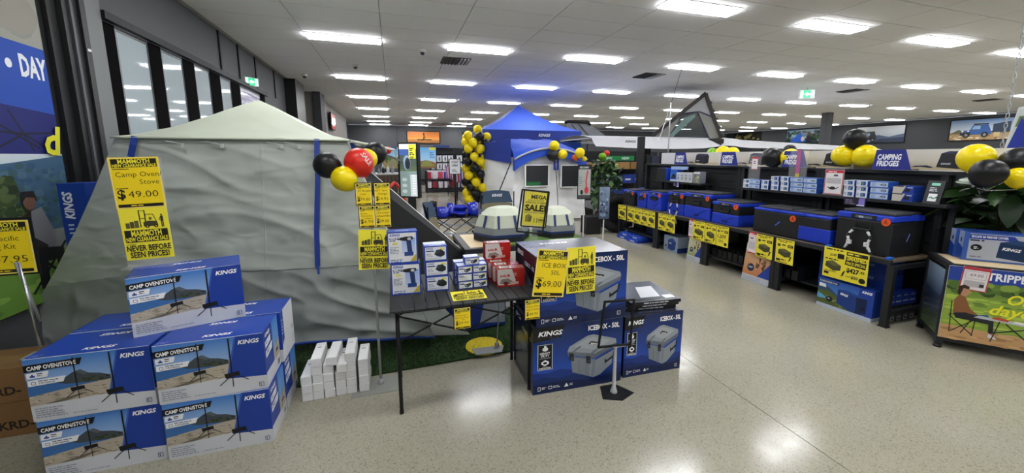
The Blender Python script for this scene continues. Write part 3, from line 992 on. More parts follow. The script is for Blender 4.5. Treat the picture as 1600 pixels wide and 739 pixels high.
M().tube([B2, (.02, 4.9, 1.62), (.06, 5.6, 1.45)], .012).build('rear_awning_edge', ROOF, tent)
M().grid(quad((B2[0], B2[1] + .3, B2[2]), Cc, (.1, 4.2, 1.5), (.12, 5.3, 1.46)), 8, 8).build('rear_awning', mat('tent_light_side', '#b4bec0', .6), tent, smooth=True)
def strap(pts, wd, name='strap'):
    m = M()
    for a_, b_ in zip(pts, pts[1:]):
        m.bar(a_, b_, wd, .006)
    return m.build(name, STRAP, tent)
def onf(u, v, g, off=.02):
    p = Vector(g(u, v))
    return (p.x, p.y - off, p.z)
strap([onf(.085, .0, f, .035), onf(.08, .06, f, .05), onf(.066, .14, f, .05), onf(.064, .42, f, .05), onf(.08, .75, f, .05)], .036)
strap([onf(.86, .0, f, .035), onf(.83, .13, f, .045), onf(.796, .3, f, .045), onf(.715, .7, f, .045), onf(.672, .985, f, .045)], .036)
strap([onf(.672, .985, f, .05), onf(.668, .07, f2, .05)], .016, 'strap_tail')
M().bar((B[0] + .03, B[1] + .1, B[2] - .02), (B[0] + .13, B[1] + .12, B[2] - .45), .03, .008).build('strap', STRAP, tent)
for u in (.20, .36, .62, .70):
    p = onf(u, .03, f, .03)
    m = M().tube([p, (p[0] + .06, p[1] - .012, p[2] - .012), (p[0] + .09, p[1] - .012, p[2] - .022)], .004, 6)
    m.cbox((p[0] + .1, p[1] - .012, p[2] - .03), (.02, .008, .03))
    m.build('guy_toggle', mat('toggle_white', '#c9cdc9', .5), tent)
M().tube([(-.3, 3.75, 1.5), (.02, 3.5, .02)], .012).build('frame_pole', BLK, tent)
M().tube([(-1.6, 3.7, 1.6), (-1.7, 3.6, .02)], .012).build('frame_pole', BLK, tent)
M().tube([(.1, 3.45, .02), (.25, 3.3, .06), (.32, 3.2, .02)], .02).build('ground_loop', BLK, tent)

# ------------------------------------------------------------------ white cartons in front of the tent
BW, BH, BD = .0625, .056, .235
wme = carton_mesh('white_carton', BW, BD, BH, ['#e6e6e6', '#f4f4f4', '#dcdcdc', '#d0d0d0', '#d0d0d0', '#d0d0d0'], PAPER, .003)  # top face lighter, front and sides greyer: overhead light put into the colour
a = Art()
a.smalls(.012, BD - .03, .04, 1, .01, .004, '#9aa0b4', 2)
a.smalls(.016, BD - .075, .034, 1, .01, .010, '#3e466e', 3)
wtop = a.mesh('printed_label')
cols = [3, 5, 4, 4, 5, 4]
q = random.Random(2)
for c, n in enumerate(cols):
    x = -.592 + c * .0655 + (.012 if c == 5 else 0)
    for r in range(n):
        lab = 'white narrow carton, %s column from the left, %s up from the floor' % (ORD[c], ORD[r])
        yy = 2.57 + BD / 2 + q.uniform(-.004, .004) + (c * .002)
        rz = q.uniform(-.02, .02)
        if c == 3 and r == n - 1:
            continue
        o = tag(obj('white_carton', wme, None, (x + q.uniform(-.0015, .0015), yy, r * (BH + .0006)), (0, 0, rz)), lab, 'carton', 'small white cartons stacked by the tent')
        if r == n - 1:
            face(wtop, 'printed_label', o, 'top', BW, BD, BH)
for x, z, lab, lb in ((-.43, 4 * (BH + .0006), 'white narrow carton lying askew on top, left of the tallest', False), (-.375, 3 * (BH + .0006), 'white narrow carton, fourth column from the left, topmost', True)):
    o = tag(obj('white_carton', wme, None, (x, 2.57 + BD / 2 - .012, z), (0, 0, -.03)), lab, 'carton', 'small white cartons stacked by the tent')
    if lb:
        face(wtop, 'printed_label', o, 'top', BW, BD, BH)

# ------------------------------------------------------------------ pole stand with five yellow price cards
t = thing('sign_stand', 'tall pole stand with five yellow price cards beside the tent', 'sign stand', (-.15, 2.64, 0), 0)
M().box(-.18, -.12, 0, .12, .09, .003).build('base_plate', mat('clear_plate', '#b9bab4', .2, alpha=.6), t)
M().lathe([(.022, .003), (.022, .02), (.012, .04)], 12).build('socket', GREYP, t)
M().tube([(0, .0, .02), (0, .004, .80), (0, .018, .86), (0, .018, 1.39)], .0085).build('pole', GREYP, t, smooth=True)
for n, (x, z, ln, pr) in enumerate(((-.085, 1.243, [('12V Breakdown', .06), ('Unit', .3)], '79.00'), (.026, 1.243, [('12V Tyre', .1), ('Charger', .2)], '19.95'), (-.073, 1.098, [('12V Pro', .05), ('2 Pin Socket', .05), ('Adapter', .35)], '4.95'), (.024, 1.098, [('12V 2.0Ah', .1), ('Lithium Battery', .05)], '39.00'))):
    M().box(x - .004, .002, z - .004, x + .098, .008, z + .145).build('card_holder', BLK, t)
    sheet(t, 'price_card', .094, .14, price_art(.094, .14, ln, pr), (x, 0, z))
sheet(t, 'poster_sheet', .195, .265, poster_art(.195, .265), (-.095, -.004, .822), (0, .04, 0))
# ------------------------------------------------------------------ slatted folding table
TZ = .705
t = thing('folding_table', 'black slatted aluminium folding table in front of the tent', 'table', (.385, 2.46, 0), 0)
SLAT = mat('slat_black', '#2b2c2e', .5, bump=.08, bscale=90, bdist=.002)
TXW, TY0, TY1 = .89, -.315, .345
n = 13
sw = TXW / n
for k in range(n):
    x = -TXW / 2 + k * sw
    M().box(x + .002, TY0, TZ - .014, x + sw - .002, TY1, TZ).build('slat', SLAT, t, bevel=.002)
for s in (TY0 + .05, TY1 - .05):
    M().box(-TXW / 2 + .02, s - .012, TZ - .034, TXW / 2 - .02, s + .012, TZ - .0145).build('rail', BLK, t)
lx0, lx1, ly0, ly1 = -.405, .42, -.19, .22
for x in (lx0, lx1):
    for y in (ly0, ly1):
        M().tube([(x, y, 0), (x, y, TZ - .034)], .0115, 10).build('leg', BLK, t, smooth=True)
        M().lathe([(.014, 0), (.014, .02)], 10, (x, y, 0)).build('foot', BLKS, t)
for y in (ly0, ly1):
    M().tube([(lx0, y + .012, .62), (lx0 + .41, y + .012, .47)], .0055, 8).build('brace', BLK, t)
    M().tube([(lx0, y + .02, .45), (lx0 + .41, y + .02, .63)], .0055, 8).build('brace', BLK, t)
    M().tube([(lx1 - .41, y + .012, .47), (lx1, y + .012, .64)], .0055, 8).build('brace', BLK, t)
    M().tube([(lx1 - .41, y + .02, .63), (lx1, y + .02, .50)], .0055, 8).build('brace', BLK, t)
for x in (lx0, lx1):
    M().tube([(x, ly0, .45), (x, ly1, .62)], .0055, 8).build('brace', BLK, t)
    M().tube([(x, ly0, .62), (x, ly1, .45)], .0055, 8).build('brace', BLK, t)
for x, z in ((lx0 + .2, .545), (lx1 - .2, .56), (lx0, .63), (lx1, .65)):
    M().ell((x, ly0 - .002, z), .008, .008, .008, 8, 6).build('rivet', mat('rivet', '#c8c8c8', .3, metal=.9), t)

def simple_carton(name, lab, cat, group, loc, rz, w, d, h, cols, front=None, top=None, side=None, left=None, m=None):
    o = tag(obj(name, cols if isinstance(cols, bpy.types.Mesh) else carton_mesh(name, w, d, h, cols, m), None, loc, (0, 0, rz)), lab, cat, group)
    for me, nm, sd in ((front, 'printed_front', 'front'), (top, 'printed_top', 'top'), (side, 'printed_side', 'right'), (left, 'printed_side', 'left')):
        if me is not None:
            face(me, nm, o, sd, w, d, h)
    return o
# drill cartons
w, d, h = .178, .10, .198
def drill_art():
    a = Art()
    a.rect(0, 0, w, h, '#2344a8')
    a.rect(.008, .008, w - .008, h - .008, '#e6e7ea')
    a.grad(.085, .06, w - .012, h - .04, '#c9d6ee', '#8fb0ea')
    a.text('KINGS', .016, h - .028, .015, '#2b50b0', w=.06, bold=.035, shear=.2)
    a.poly([(.014, h - .047), (.014, h - .036), (.14, h - .036), (.15, h - .047)], '#1b3072')
    a.smalls(.018, h - .044, .1, 1, .01, .006, '#e8ecf6', 2)
    a.smalls(.016, h - .058, .05, 1, .01, .006, '#3d4c7c', 4)
    k = '#22262c'
    a.poly([(.075, .145), (.075, .16), (.11, .166), (.148, .166), (.155, .15), (.13, .138), (.1, .14)], k)
    a.rect(.06, .148, .078, .156, '#3a3f46')
    a.poly([(.112, .14), (.14, .14), (.146, .07), (.118, .07)], '#2b3d6e')
    a.poly([(.098, .045), (.098, .07), (.152, .07), (.152, .045)], '#27488f')
    a.ell(.13, .152, .012, .009, '#c9ccd0')
    a.poly([(.13, .01), (w - .01, .06), (w - .01, .01)], '#cdb93a')
    a.poly([(.13, .01), (.15, .032), (.16, .026), (w - .01, .06), (w - .01, .01)], '#b9a63a')
    a.smalls(.016, .10, .055, 5, .009, .0045, '#8a90a4', 6)
    a.rect(.03, .12, .06, .132, '#e6de62')
    a.smalls(.016, .02, .1, 2, .012, .006, '#6a7cb4', 8)
    return a.mesh('printed_front')
dm = drill_art()
a = Art().rect(.002, .002, w - .002, d - .002, '#3355b4')
logo(a, .05, .03, .016, '#dfe6f6', w=.08)
dt = a.mesh('printed_top')
dside = Art().rect(0, 0, d, h, '#2344a8').text('KINGS', .02, h - .03, .012, '#ffffff', w=.06, bold=.03, shear=.2).mesh('printed_side')
simple_carton('drill_carton', 'white and blue drill carton standing on the table, lower of two', 'carton', 'drill cartons', (.044, 2.455, TZ), -.03, w, d, h, '#2344a8', dm, dt, dside)
simple_carton('drill_carton', 'white and blue drill carton stacked on the other drill carton', 'carton', 'drill cartons', (.03, 2.462, TZ + h), .015, w, d, h, '#2344a8', dm, dt, dside)
# battery cartons
w, d, h = .142, .13, .098
a = Art()
a.rect(0, 0, w, h, '#2443a6')
a.rect(.007, .008, w - .007, h - .007, '#e8eaee')
a.rect(.06, .02, w - .01, h - .02, '#dfe6f4')
a.text('KINGS', .013, h - .022, .010, '#2b50b0', w=.042, bold=.03, shear=.2)
a.poly([(.012, h - .036), (.012, h - .028), (.055, h - .028), (.066, h - .036)], '#1b3072')
a.rect(w - .045, h - .026, w - .018, h - .014, '#e2d65a')
a.poly([(.062, .045), (.075, .072), (.105, .075), (.128, .055), (.126, .036), (.105, .026), (.082, .03)], '#23262b')
a.poly([(.062, .045), (.075, .072), (.105, .075), (.09, .05)], '#3b4047')
a.smalls(.014, .046, .04, 3, .008, .004, '#9aa2b8', 3)
a.smalls(.014, .018, .11, 2, .007, .0035, '#aeb4c6', 5)
bf = a.mesh('printed_front')
a = Art().rect(.001, .001, w - .001, d - .001, '#3a58b2')
a.rect(.001, .05, w - .001, d - .001, '#cdd3e2')
logo(a, .03, .02, .014, '#dfe6f6', w=.08)
bt = a.mesh('printed_top')
for k, lb in enumerate(('bottom', 'middle', 'top')):
    simple_carton('battery_carton', 'blue edged battery carton, %s of the stack of three' % lb, 'carton', 'battery cartons', (.236 - .004 * k, 2.475, TZ + k * h), (-.02, .01, .0)[k], w, d, h, '#2443a6', bf, bt)
# small accessory cartons
w, d, h = .094, .085, .050
def small_art(pic=True):
    a = Art()
    a.rect(0, 0, w, h, '#2443a6')
    a.rect(.004, .005, w - .004, h - .005, '#e6e8ec')
    a.text('KINGS', .008, h - .014, .006, '#2b50b0', w=.026, bold=.03, shear=.2)
    a.poly([(.007, h - .022), (.007, h - .017), (.04, h - .017), (.045, h - .022)], '#1b3072')
    if pic:
        a.rect(w - .022, h - .02, w - .006, h - .008, '#e2d65a')
        a.ell(.055, .02, .016, .011, '#2a2d31')
        a.ell(.07, .026, .012, .010, '#3a3e44')
        a.ell(.05, .019, .006, .005, '#9fb3d0')
    else:
        a.smalls(.012, .026, .07, 3, .007, .003, '#9aa2b8', 3)
    a.smalls(.008, .012, .03, 1, .007, .003, '#9aa2b8', 6)
    return a.mesh('printed_front')
s1, s2 = small_art(), small_art(False)
a = Art().rect(.001, .001, w - .001, d - .001, '#d5d9e4')
a.rect(.001, .001, w - .001, .02, '#3a58b2')
a.smalls(.01, .06, .07, 2, .02, .006, '#8b97bd', 4)
st = a.mesh('printed_top')
smc = carton_mesh('accessory_carton', w, d, h, '#2443a6')
for x, y, z, f_, lab in ((.412, 2.44, 0, s1, 'left carton of the bottom row'), (.510, 2.445, 0, s1, 'right carton of the bottom row'), (.408, 2.44, 1, s2, 'left carton of the second row'), (.506, 2.445, 1, s1, 'right carton of the second row'),
                         (.410, 2.44, 2, s1, 'left carton of the third row'), (.508, 2.445, 2, s1, 'right carton of the third row'), (.458, 2.455, 3, s1, 'single carton on top'),
                         (.402, 2.54, 2, s2, 'pale carton behind the left stack'), (.520, 2.545, 2, s2, 'pale carton behind the right stack'), (.402, 2.54, 0, s2, 'hidden carton behind the left stack at the base'), (.520, 2.545, 0, s2, 'hidden carton behind the right stack at the base'), (.402, 2.54, 1, s2, 'hidden carton behind the left stack, middle'), (.520, 2.545, 1, s2, 'hidden carton behind the right stack, middle')):
    simple_carton('accessory_carton', 'small white and blue torch carton, ' + lab, 'carton', 'small torch cartons on the table', (x, y, TZ + z * (h + .0004)), 0, w, d, h, smc, f_, st)
# red cartons
w, d, h = .185, .080, .122
a = Art()
a.rect(0, 0, w, h, '#b3231f')
a.poly([(.004, .03), (.004, h - .004), (.1, h - .004), (.125, .04), (.12, .012), (.01, .01)], '#cfc8c2')
a.text('eds', .02, .066, .016, '#c0302a', w=.045, bold=.03)
a.ell(.078, .074, .009, .009, '#c0302a')
a.poly([(.02, .02), (.03, .05), (.075, .055), (.11, .03), (.1, .016)], '#8b7d77')
a.ell(.06, .022, .018, .012, '#6e2a20')
a.poly([(.09, .012), (.09, .03), (.145, .032), (.145, .014)], '#d9a89a')
a.smalls(.105, .085, .04, 2, .012, .004, '#e9b9b2', 4)
rf = a.mesh('printed_front', GLOSS)
a = Art().rect(.001, .001, w - .001, d - .001, '#8f2a26')
a.rect(.02, .012, .1, d - .012, '#cfc8c2')
a.rect(.035, .022, .085, d - .022, '#3b2c2a')
a.rect(.04, .03, .08, d - .03, '#d8d2cc')
rt = a.mesh('printed_top', GLOSS)
redc = carton_mesh('red_carton', w, d, h, '#a82420', GLOSS)
for k, (x, y, z, rz, lab) in enumerate(((.708, 2.395, 0, -.12, 'front red carton on the table beside the icebox cartons'), (.698, 2.482, 0, -.12, 'second red carton, just behind the front one'), (.688, 2.569, 0, -.12, 'third red carton, behind the second one'), (.678, 2.656, 0, -.12, 'hindmost red carton of the lower row'), (.680, 2.632, 1, -.05, 'red carton lying on top of the rear of the row'))):
    simple_carton('red_carton', lab, 'carton', 'red cartons on the table', (x, y, TZ + z * (h + .0005)), rz, w, d, h, redc, rf, rt)
# flyer lying on the table and two cards on its edge
t = thing('sale_flyer', 'yellow sale flyer lying flat on the slatted table', 'flyer', (.405, 2.275, TZ + .0005), -.02)
fly = poster_art(.205, .16)
fl_ = M().box(-.1025, -.08, 0, .1025, .08, .001).build('paper', mat('paper_back', '#e9dfa6', .7), t)
fly.build('printed_face', t, (-.1025, -.08, .0012), (-PI / 2, 0, 0), m=PAPER)
for x, ln, pr, lab in ((.293, [('Soft Shackle +', .06), ('Recovery Rope', .06), ('Kit', .5)], '59.95', 'small yellow price card hanging from the left of the table edge'), (.727, [('Engine Data', .08), ('Scan Computer', .06)], '49.95', 'small yellow price card hanging from the right of the table edge')):
    t = thing('price_card', lab, 'price card', (x, 2.139, .553), 0)
    M().box(-.002, .0, 0, .102, .003, .14).build('card_holder', BLK, t)
    sheet(t, 'price_sheet', .094, .125, price_art(.094, .125, ln, pr), (.003, -.002, .004))

# ------------------------------------------------------------------ icebox cartons
def icebox_art(w, h):
    a = Art()
    a.grad(0, 0, w, h, '#1a3f98', '#10275e')
    a.grad(0, h * .3, w, h * .75, '#1d4bb0', '#143379')
    a.grad(0, h * .75, w, h, '#143379', '#0f2454')
    a.poly([(0, 0), (0, h * .33), (w * .15, h * .30), (w * .3, h * .34), (w * .5, h * .28), (w * .75, h * .33), (w, h * .27), (w, 0)], '#153584')
    a.poly([(0, 0), (0, h * .22), (w * .12, h * .25), (w * .28, h * .2), (w * .5, h * .23), (w * .8, h * .18), (w, h * .22), (w, 0)], '#112a68')
    a.poly([(0, 0), (0, h * .14), (w * .3, h * .16), (w * .6, h * .11), (w, h * .15), (w, 0)], '#0d1f4c')
    a.poly([(0, h), (w * .34, h), (w * .29, h * .82), (0, h * .78)], '#0b0d14')
    a.text('KINGS', w * .055, h * .865, h * .065, '#ffffff', w=w * .26, bold=.035, shear=.2)
    a.text('PLUS', w * .16, h * .815, h * .035, '#3a3f48', w=w * .12, bold=.02, shear=.2)
    a.text('ICEBOX - 50L', w * .60, h * .865, h * .07, '#ffffff', w=w * .36, bold=.03)
    a.rect(w * .05, h * .36, w * .21, h * .74, '#dfe3ea')
    a.rect(w * .056, h * .366, w * .204, h * .734, '#0a0c12')
    a.ell(w * .13, h * .67, w * .03, h * .03, '#f0f2f5')
    a.rect(w * .118, h * .67, w * .142, h * .72, '#f0f2f5')
    a.text('HEAVY', w * .075, h * .595, h * .03, '#f0f2f5', w=w * .11, bold=.03)
    a.text('DUTY', w * .085, h * .557, h * .03, '#f0f2f5', w=w * .09, bold=.03)
    a.rect(w * .07, h * .535, w * .19, h * .539, '#cfd4dc')
    a.poly([(w * .09, h * .48), (w * .13, h * .51), (w * .17, h * .48), (w * .17, h * .45), (w * .13, h * .42), (w * .09, h * .45)], '#f0f2f5')
    a.ell(w * .13, h * .465, w * .022, h * .018, '#0a0c12')
    a.text('FULLY', w * .105, h * .40, h * .014, '#f0f2f5', w=w * .05)
    a.text('INSULATED', w * .068, h * .375, h * .022, '#f0f2f5', w=w * .125, bold=.03)
    # the grey icebox
    g1, g2, g3, dk = '#98a0a8', '#7c858e', '#6a727b', '#1b1d21'
    X = lambda u: w * u
    Y = lambda v: h * v
    a.poly([(X(.41), Y(.50)), (X(.43), Y(.26)), (X(.67), Y(.13)), (X(.70), Y(.40))], g2)
    a.poly([(X(.70), Y(.40)), (X(.67), Y(.13)), (X(.75), Y(.16)), (X(.88), Y(.30)), (X(.90), Y(.52))], '#8a939c')
    for u in (.50, .58):
        a.line([(X(u), Y(.45 - (u - .41) * .3)), (X(u + .01), Y(.24 - (u - .43) * .5))], w * .008, g3)
    a.line([(X(.64), Y(.37)), (X(.635), Y(.15))], w * .02, '#8d959e')
    a.poly([(X(.37), Y(.59)), (X(.38), Y(.52)), (X(.67), Y(.41)), (X(.92), Y(.56)), (X(.93), Y(.63)), (X(.68), Y(.50))], g3)
    a.line([(X(.385), Y(.535)), (X(.67), Y(.425)), (X(.915), Y(.57))], w * .008, '#2f57b8')
    a.poly([(X(.37), Y(.59)), (X(.39), Y(.66)), (X(.59), Y(.79)), (X(.66), Y(.80)), (X(.92), Y(.69)), (X(.93), Y(.63)), (X(.68), Y(.50))], g1)
    a.poly([(X(.44), Y(.655)), (X(.60), Y(.755)), (X(.66), Y(.76)), (X(.86), Y(.675)), (X(.67), Y(.56))], '#a9b0b7')
    a.poly([(X(.60), Y(.665)), (X(.635), Y(.70)), (X(.74), Y(.665)), (X(.70), Y(.63))], dk)
    a.text('KINGS', X(.63), Y(.655), h * .022, '#ffffff', w=w * .08, bold=.03, rot=-.2)
    for ux, vy in ((.41, .52), (.60, .44)):
        a.poly([(X(ux - .02), Y(vy + .04)), (X(ux + .03), Y(vy + .03)), (X(ux + .035), Y(vy - .09)), (X(ux - .012), Y(vy - .07))], dk)
        a.rect(X(ux), Y(vy - .06), X(ux + .02), Y(vy - .03), '#4a4e54')
        a.poly([(X(ux), Y(vy + .05)), (X(ux + .09), Y(vy + .13)), (X(ux + .12), Y(vy + .12)), (X(ux + .03), Y(vy + .04))], '#6f777f')
    a.poly([(X(.80), Y(.40)), (X(.80), Y(.32)), (X(.90), Y(.40)), (X(.92), Y(.52)), (X(.90), Y(.50)), (X(.89), Y(.43)), (X(.82), Y(.37))], dk)
    # icons at the bottom
    a.outline(w * .055, h * .055, w * .08, h * .11, w * .005, '#f0f2f5')
    a.smalls(w * .095, h * .09, w * .05, 2, h * .02, h * .011, '#cfd6e2', 2)
    a.outline(w * .17, h * .065, w * .205, h * .105, w * .005, '#f0f2f5')
    a.smalls(w * .22, h * .09, w * .09, 2, h * .02, h * .011, '#cfd6e2', 3)
    a.poly([(w * .34, h * .06), (w * .365, h * .115), (w * .39, h * .06)], '#f0f2f5')
    a.smalls(w * .40, h * .09, w * .05, 2, h * .02, h * .011, '#cfd6e2', 4)
    a.outline(w * .90, h * .05, w * .935, h * .10, w * .004, '#f0f2f5')
    a.text('1', w * .912, h * .06, h * .025, '#f0f2f5')
    return a
IW, ID, IH = .648, .46, .466
DARKB = '#10234f'
ime = carton_mesh('icebox_carton', IW, ID, IH, [DARKB, '#8d9197', DARKB, DARKB, DARKB, '#14182a'], GLOSS, .003)
ifm = icebox_art(IW, IH).mesh('printed_front', GLOSS)
a = Art()
a.rect(.0, .0, ID, IH, '#15182a')
a.poly([(0, .05), (0, .3), (.2, .33), (ID, .2), (ID, .05)], '#1a2140')
logo(a, .05, IH - .06, .03, w=.14)
a.text('ICEBOX - 50L', .22, IH - .11, .026, '#d8dbe6', w=.2, bold=.03)
a.poly([(.1, .08), (.08, .28), (.2, .34), (.38, .26), (.36, .1), (.24, .04)], '#4c545e')
a.poly([(.08, .28), (.2, .34), (.38, .26), (.26, .21)], '#626b75')
isl = a.mesh('printed_side', GLOSS)
a = Art().rect(.002, .002, IW - .002, ID - .002, '#54585f')
blobs(a, .05, .05, IW - .05, ID - .05, 14, .06, ['#666a70', '#5e6268', '#4c5056'], 4, .3)  # grey patches stand for bright reflections in the wrap, put into the colour
logo(a, .26, .10, .035, w=.22)
logo(a, .36, ID - .10, .035, w=.22, rot=PI)
WRAP = print_mat('shrink_wrap', .16, coat=.6)
itop = a.mesh('printed_top', WRAP)
def icebox(lab, x, y, z, rz):
    o = tag(obj('icebox_carton', ime, None, (x, y, z), (0, 0, rz)), lab, 'carton', 'icebox cartons')
    face(ifm, 'printed_front', o, 'front', IW, ID, IH)
    face(isl, 'printed_side', o, 'left', IW, ID, IH)
    face(itop, 'printed_top', o, 'top', IW, ID, IH)
icebox('dark blue icebox carton on the floor beside the table leg', 1.133, 2.185 + ID / 2, 0, -.03)
icebox('dark blue icebox carton stacked on top, with yellow price sheets', 1.15, 2.19 + ID / 2, IH + .001, -.015)
w, d, h = .478, .56, .45
o = tag(obj('icebox_carton', carton_mesh('icebox_carton', w, d, h, [DARKB, '#2b3040', DARKB, DARKB, DARKB, DARKB], GLOSS, .003), None, (1.725, 2.19 + d / 2, 0), (0, 0, -.02)), 'narrow end of icebox carton beside the stacked pair, flat packs on top', 'carton', 'icebox cartons')
face(icebox_art(w, h).mesh('printed_front', GLOSS), 'printed_front', o, 'front', w, d, h)
# flat packs on top
w2, d2, h2 = .40, .42, .024
a = Art().rect(0, 0, w2, h2, '#17181c')
a.smalls(.1, .008, .2, 1, .01, .008, '#c9ccd4', 2)
fpf = a.mesh('printed_front')
a = Art().rect(.002, .002, w2 - .002, d2 - .002, '#4d5460')
a.poly([(.12, .08), (.2, .3), (.34, .3), (.28, .08)], '#d3d6dc')
a.rect(.02, .02, w2 - .02, .06, '#23262c')
a.smalls(.05, .37, .2, 1, .01, .012, '#23262c', 2)
a.rect(.30, .04, .38, .1, '#e6e8ec')
fpt = a.mesh('printed_top', GLOSS)
for k, lb in enumerate(('bottom', 'middle', 'top')):
    simple_carton('flat_pack', 'thin black flat pack on the icebox carton, %s of three' % lb, 'carton', 'flat packs', (1.76 + .01 * k, 2.47 - .012 * k, h + .0015 + k * (h2 + .0006)), (-.1, -.05, -.08)[k], w2, d2, h2, '#1b1c20', fpf, fpt)
# price sheets on the top icebox
t = thing('price_sheet', 'tilted yellow price sheet reading ice box 69.00 on carton front', 'price sheet', (.772, 2.135, .705), 0)
sheet(t, 'backing', .21, .30, price_art(.21, .30, [('ICE BOX', .2), ('50L', .5)], '69.00'), (0, 0, 0), (0, .13, 0))
t = thing('sale_sheet', 'yellow forklift sale sheet on the icebox carton front', 'price sheet', (1.017, 2.168, .682), 0)
sheet(t, 'paper', .205, .30, poster_art(.205, .30), (0, 0, 0), (0, -.01, 0))

# empty black sign frame on a short pole, in front of the icebox cartons
t = thing('sign_frame_stand', 'empty black frame on a short silver pole before the iceboxes', 'sign stand', (1.325, 2.06, 0), -.1)
M().prism([(-.10, -.05, 0), (.02, -.09, 0), (.13, -.03, 0), (.05, .09, 0), (-.06, .08, 0)], (0, 0, .006)).build('base_plate', BLK, t)
M().lathe([(.024, .006), (.022, .02), (.012, .05), (.010, .32), (.014, .33)], 12).build('pole', mat('pole_pale', '#c3c5c8', .4), t, smooth=True)
M().box(-.02, -.006, .325, .07, .008, .335).build('clip', GREYP, t)
for p_, q_ in (((-.12, 0, .335), (.105, 0, .335)), ((-.085, 0, .64), (.115, 0, .64)), ((-.12, 0, .33), (-.085, 0, .645)), ((.105, 0, .33), (.115, 0, .645))):
    M().bar(p_, q_, .012, .012).build('frame_rail', BLK, t)

# yellow weighted base under the table
t = thing('sign_stand', 'grey plate with yellow round weight and thin pole under the table', 'sign stand', (.66, 2.86, .014), 0)
M().prism([(-.115, -.09, .012), (.09, -.10, .012), (.13, .0, .012), (-.13, .02, .012)], (0, 0, .006)).build('base_plate', mat('plate_grey', '#8f9194', .5), t)
M().lathe([(.15, 0), (.15, .010), (.12, .011)], 24, (-.02, .06, 0)).build('weight', mat('plastic_yellow', '#d9c21e', .5), t, fix=True)
M().lathe([(.02, .018), (.018, .05), (.012, .06)], 12, (.07, -.02, 0)).build('socket', GREYP, t)
M().tube([(.07, -.02, .04), (.14, .1, .62)], .006).build('pole', GREYP, t, smooth=True)
simple_carton('blue_carton', 'blue and grey carton standing on the grass behind the table', 'carton', None, (.66, 3.35, .03), .1, .5, .25, .42, '#1b3480', Art().rect(.002, .002, .498, .418, '#1b3480').poly([(.25, .05), (.33, .40), (.49, .40), (.49, .02)], '#8b9096').smalls(.34, .34, .1, 3, .06, .012, '#d9dde4').mesh('printed_front'))

# clear acrylic sign holder with the MEGA SALE sheet
t = thing('mega_sale_sign', 'yellow MEGA SALE sign in a tilted black frame behind the iceboxes', 'sign', (.92, 2.52, 2 * IH + .003), 0)
M().box(-.07, -.05, 0, .07, .05, .006).box(-.03, -.004, .006, .03, .004, .12).build('holder', ACR, t)
a = Art()
w, h = .165, .235
a.rect(0, 0, w, h, '#e9dc4c')
a.text('MEGA', w * .28, h * .80, h * .11, '#3a381c', w=w * .68, bold=.04)
a.text('NATIONWIDE', w * .16, h * .73, h * .04, '#7a7434', w=w * .7, bold=.03)
a.text("SCRATCH N' DENT", w * .06, h * .655, h * .055, '#4a4722', w=w * .9, bold=.03)
a.text('SALE!', w * .05, h * .44, h * .17, '#3a381c', w=w * .92, bold=.05)
a.rect(w * .05, h * .36, w * .95, h * .41, '#b5ab3c')
a.text('STARTS TODAY', w * .15, h * .372, h * .025, '#f1ead0', w=w * .6)
a.poly([(w * .1, h * .1), (w * .1, h * .28), (w * .25, h * .34), (w * .4, h * .27), (w * .36, h * .1)], '#8d8640')
a.poly([(w * .25, h * .1), (w * .25, h * .26), (w * .4, h * .27), (w * .36, h * .1)], '#6f6a34')
for u in (.5, .62):
    a.ell(w * u, h * .22, w * .02, h * .02, '#8d8640')
    a.rect(w * (u - .02), h * .08, w * (u + .02), h * .2, '#8d8640')
a.text('FURTHER', w * .70, h * .23, h * .03, '#4a4722', w=w * .26)
a.text('EVENT', w * .68, h * .14, h * .06, '#3a381c', w=w * .3, bold=.04)
a.text('ON NOW', w * .68, h * .09, h * .03, '#4a4722', w=w * .28)
def tilted_frame(parent, W, H, loc, rot, fw, artm=None, ao=(0, 0)):
    r = obj('sign_frame', None, parent, loc, rot)
    mm = M()
    for p_, q_ in (((0, 0, 0), (W, 0, 0)), ((0, 0, H), (W, 0, H)), ((0, 0, 0), (0, 0, H)), ((W, 0, 0), (W, 0, H))):
        mm.bar(p_, q_, fw, fw)
    fr = mm.build('sign_frame', BLK, parent, loc, rot)
    bpy.data.objects.remove(r)
    return fr
fr = tilted_frame(t, .185, .29, (-.135, -.03, .11), (0, .14, -.1), .010)
fr2 = tilted_frame(t, .180, .255, (-.085, .03, .135), (0, .10, -.1), .009)
M().box(.002, -.002, .004, .176, .002, .251).build('backing', mat('paper_back', '#e9dfa6', .7), fr2)
a.build('printed_face', fr2, (.008, -.0025, .010), m=PAPER)
# ------------------------------------------------------------------ balloons
BY = mat('balloon_yellow', '#f2d90a', .28, spec=.5)
BK = mat('balloon_black', '#17181a', .35, spec=.4)
BR_ = mat('balloon_red', '#dd2f22', .28)
BGN = mat('balloon_green', '#7fbf2a', .28)
BO = mat('balloon_orange', '#ea6a1d', .28)
def balloon_profile(n=12):
    pr = []
    for i in range(n + 1):
        th = PI * i / n
        z = -math.cos(th)
        r = math.sin(th) * (1.0 if z > 0 else 1.0 - .12 * (-z) ** 1.5)
        pr.append((max(r, .004), z if z > 0 else z * 1.12))
    return pr
_bp = balloon_profile()
b_me = {}
def balloon_mesh(m, r):
    k = (m.name, round(r, 3))
    if k not in b_me:
        mm = M().lathe([(a_ * r, z * r) for a_, z in _bp], 20)
        mm.lathe([(.004, -1.12 * r), (.10 * r, -1.22 * r)], 8)
        b_me[k] = mm.mesh('balloon', m, smooth=True)
    return b_me[k]
BN = {'balloon_yellow': 'yellow', 'balloon_black': 'black', 'balloon_red': 'red', 'balloon_green': 'lime green', 'balloon_orange': 'orange'}
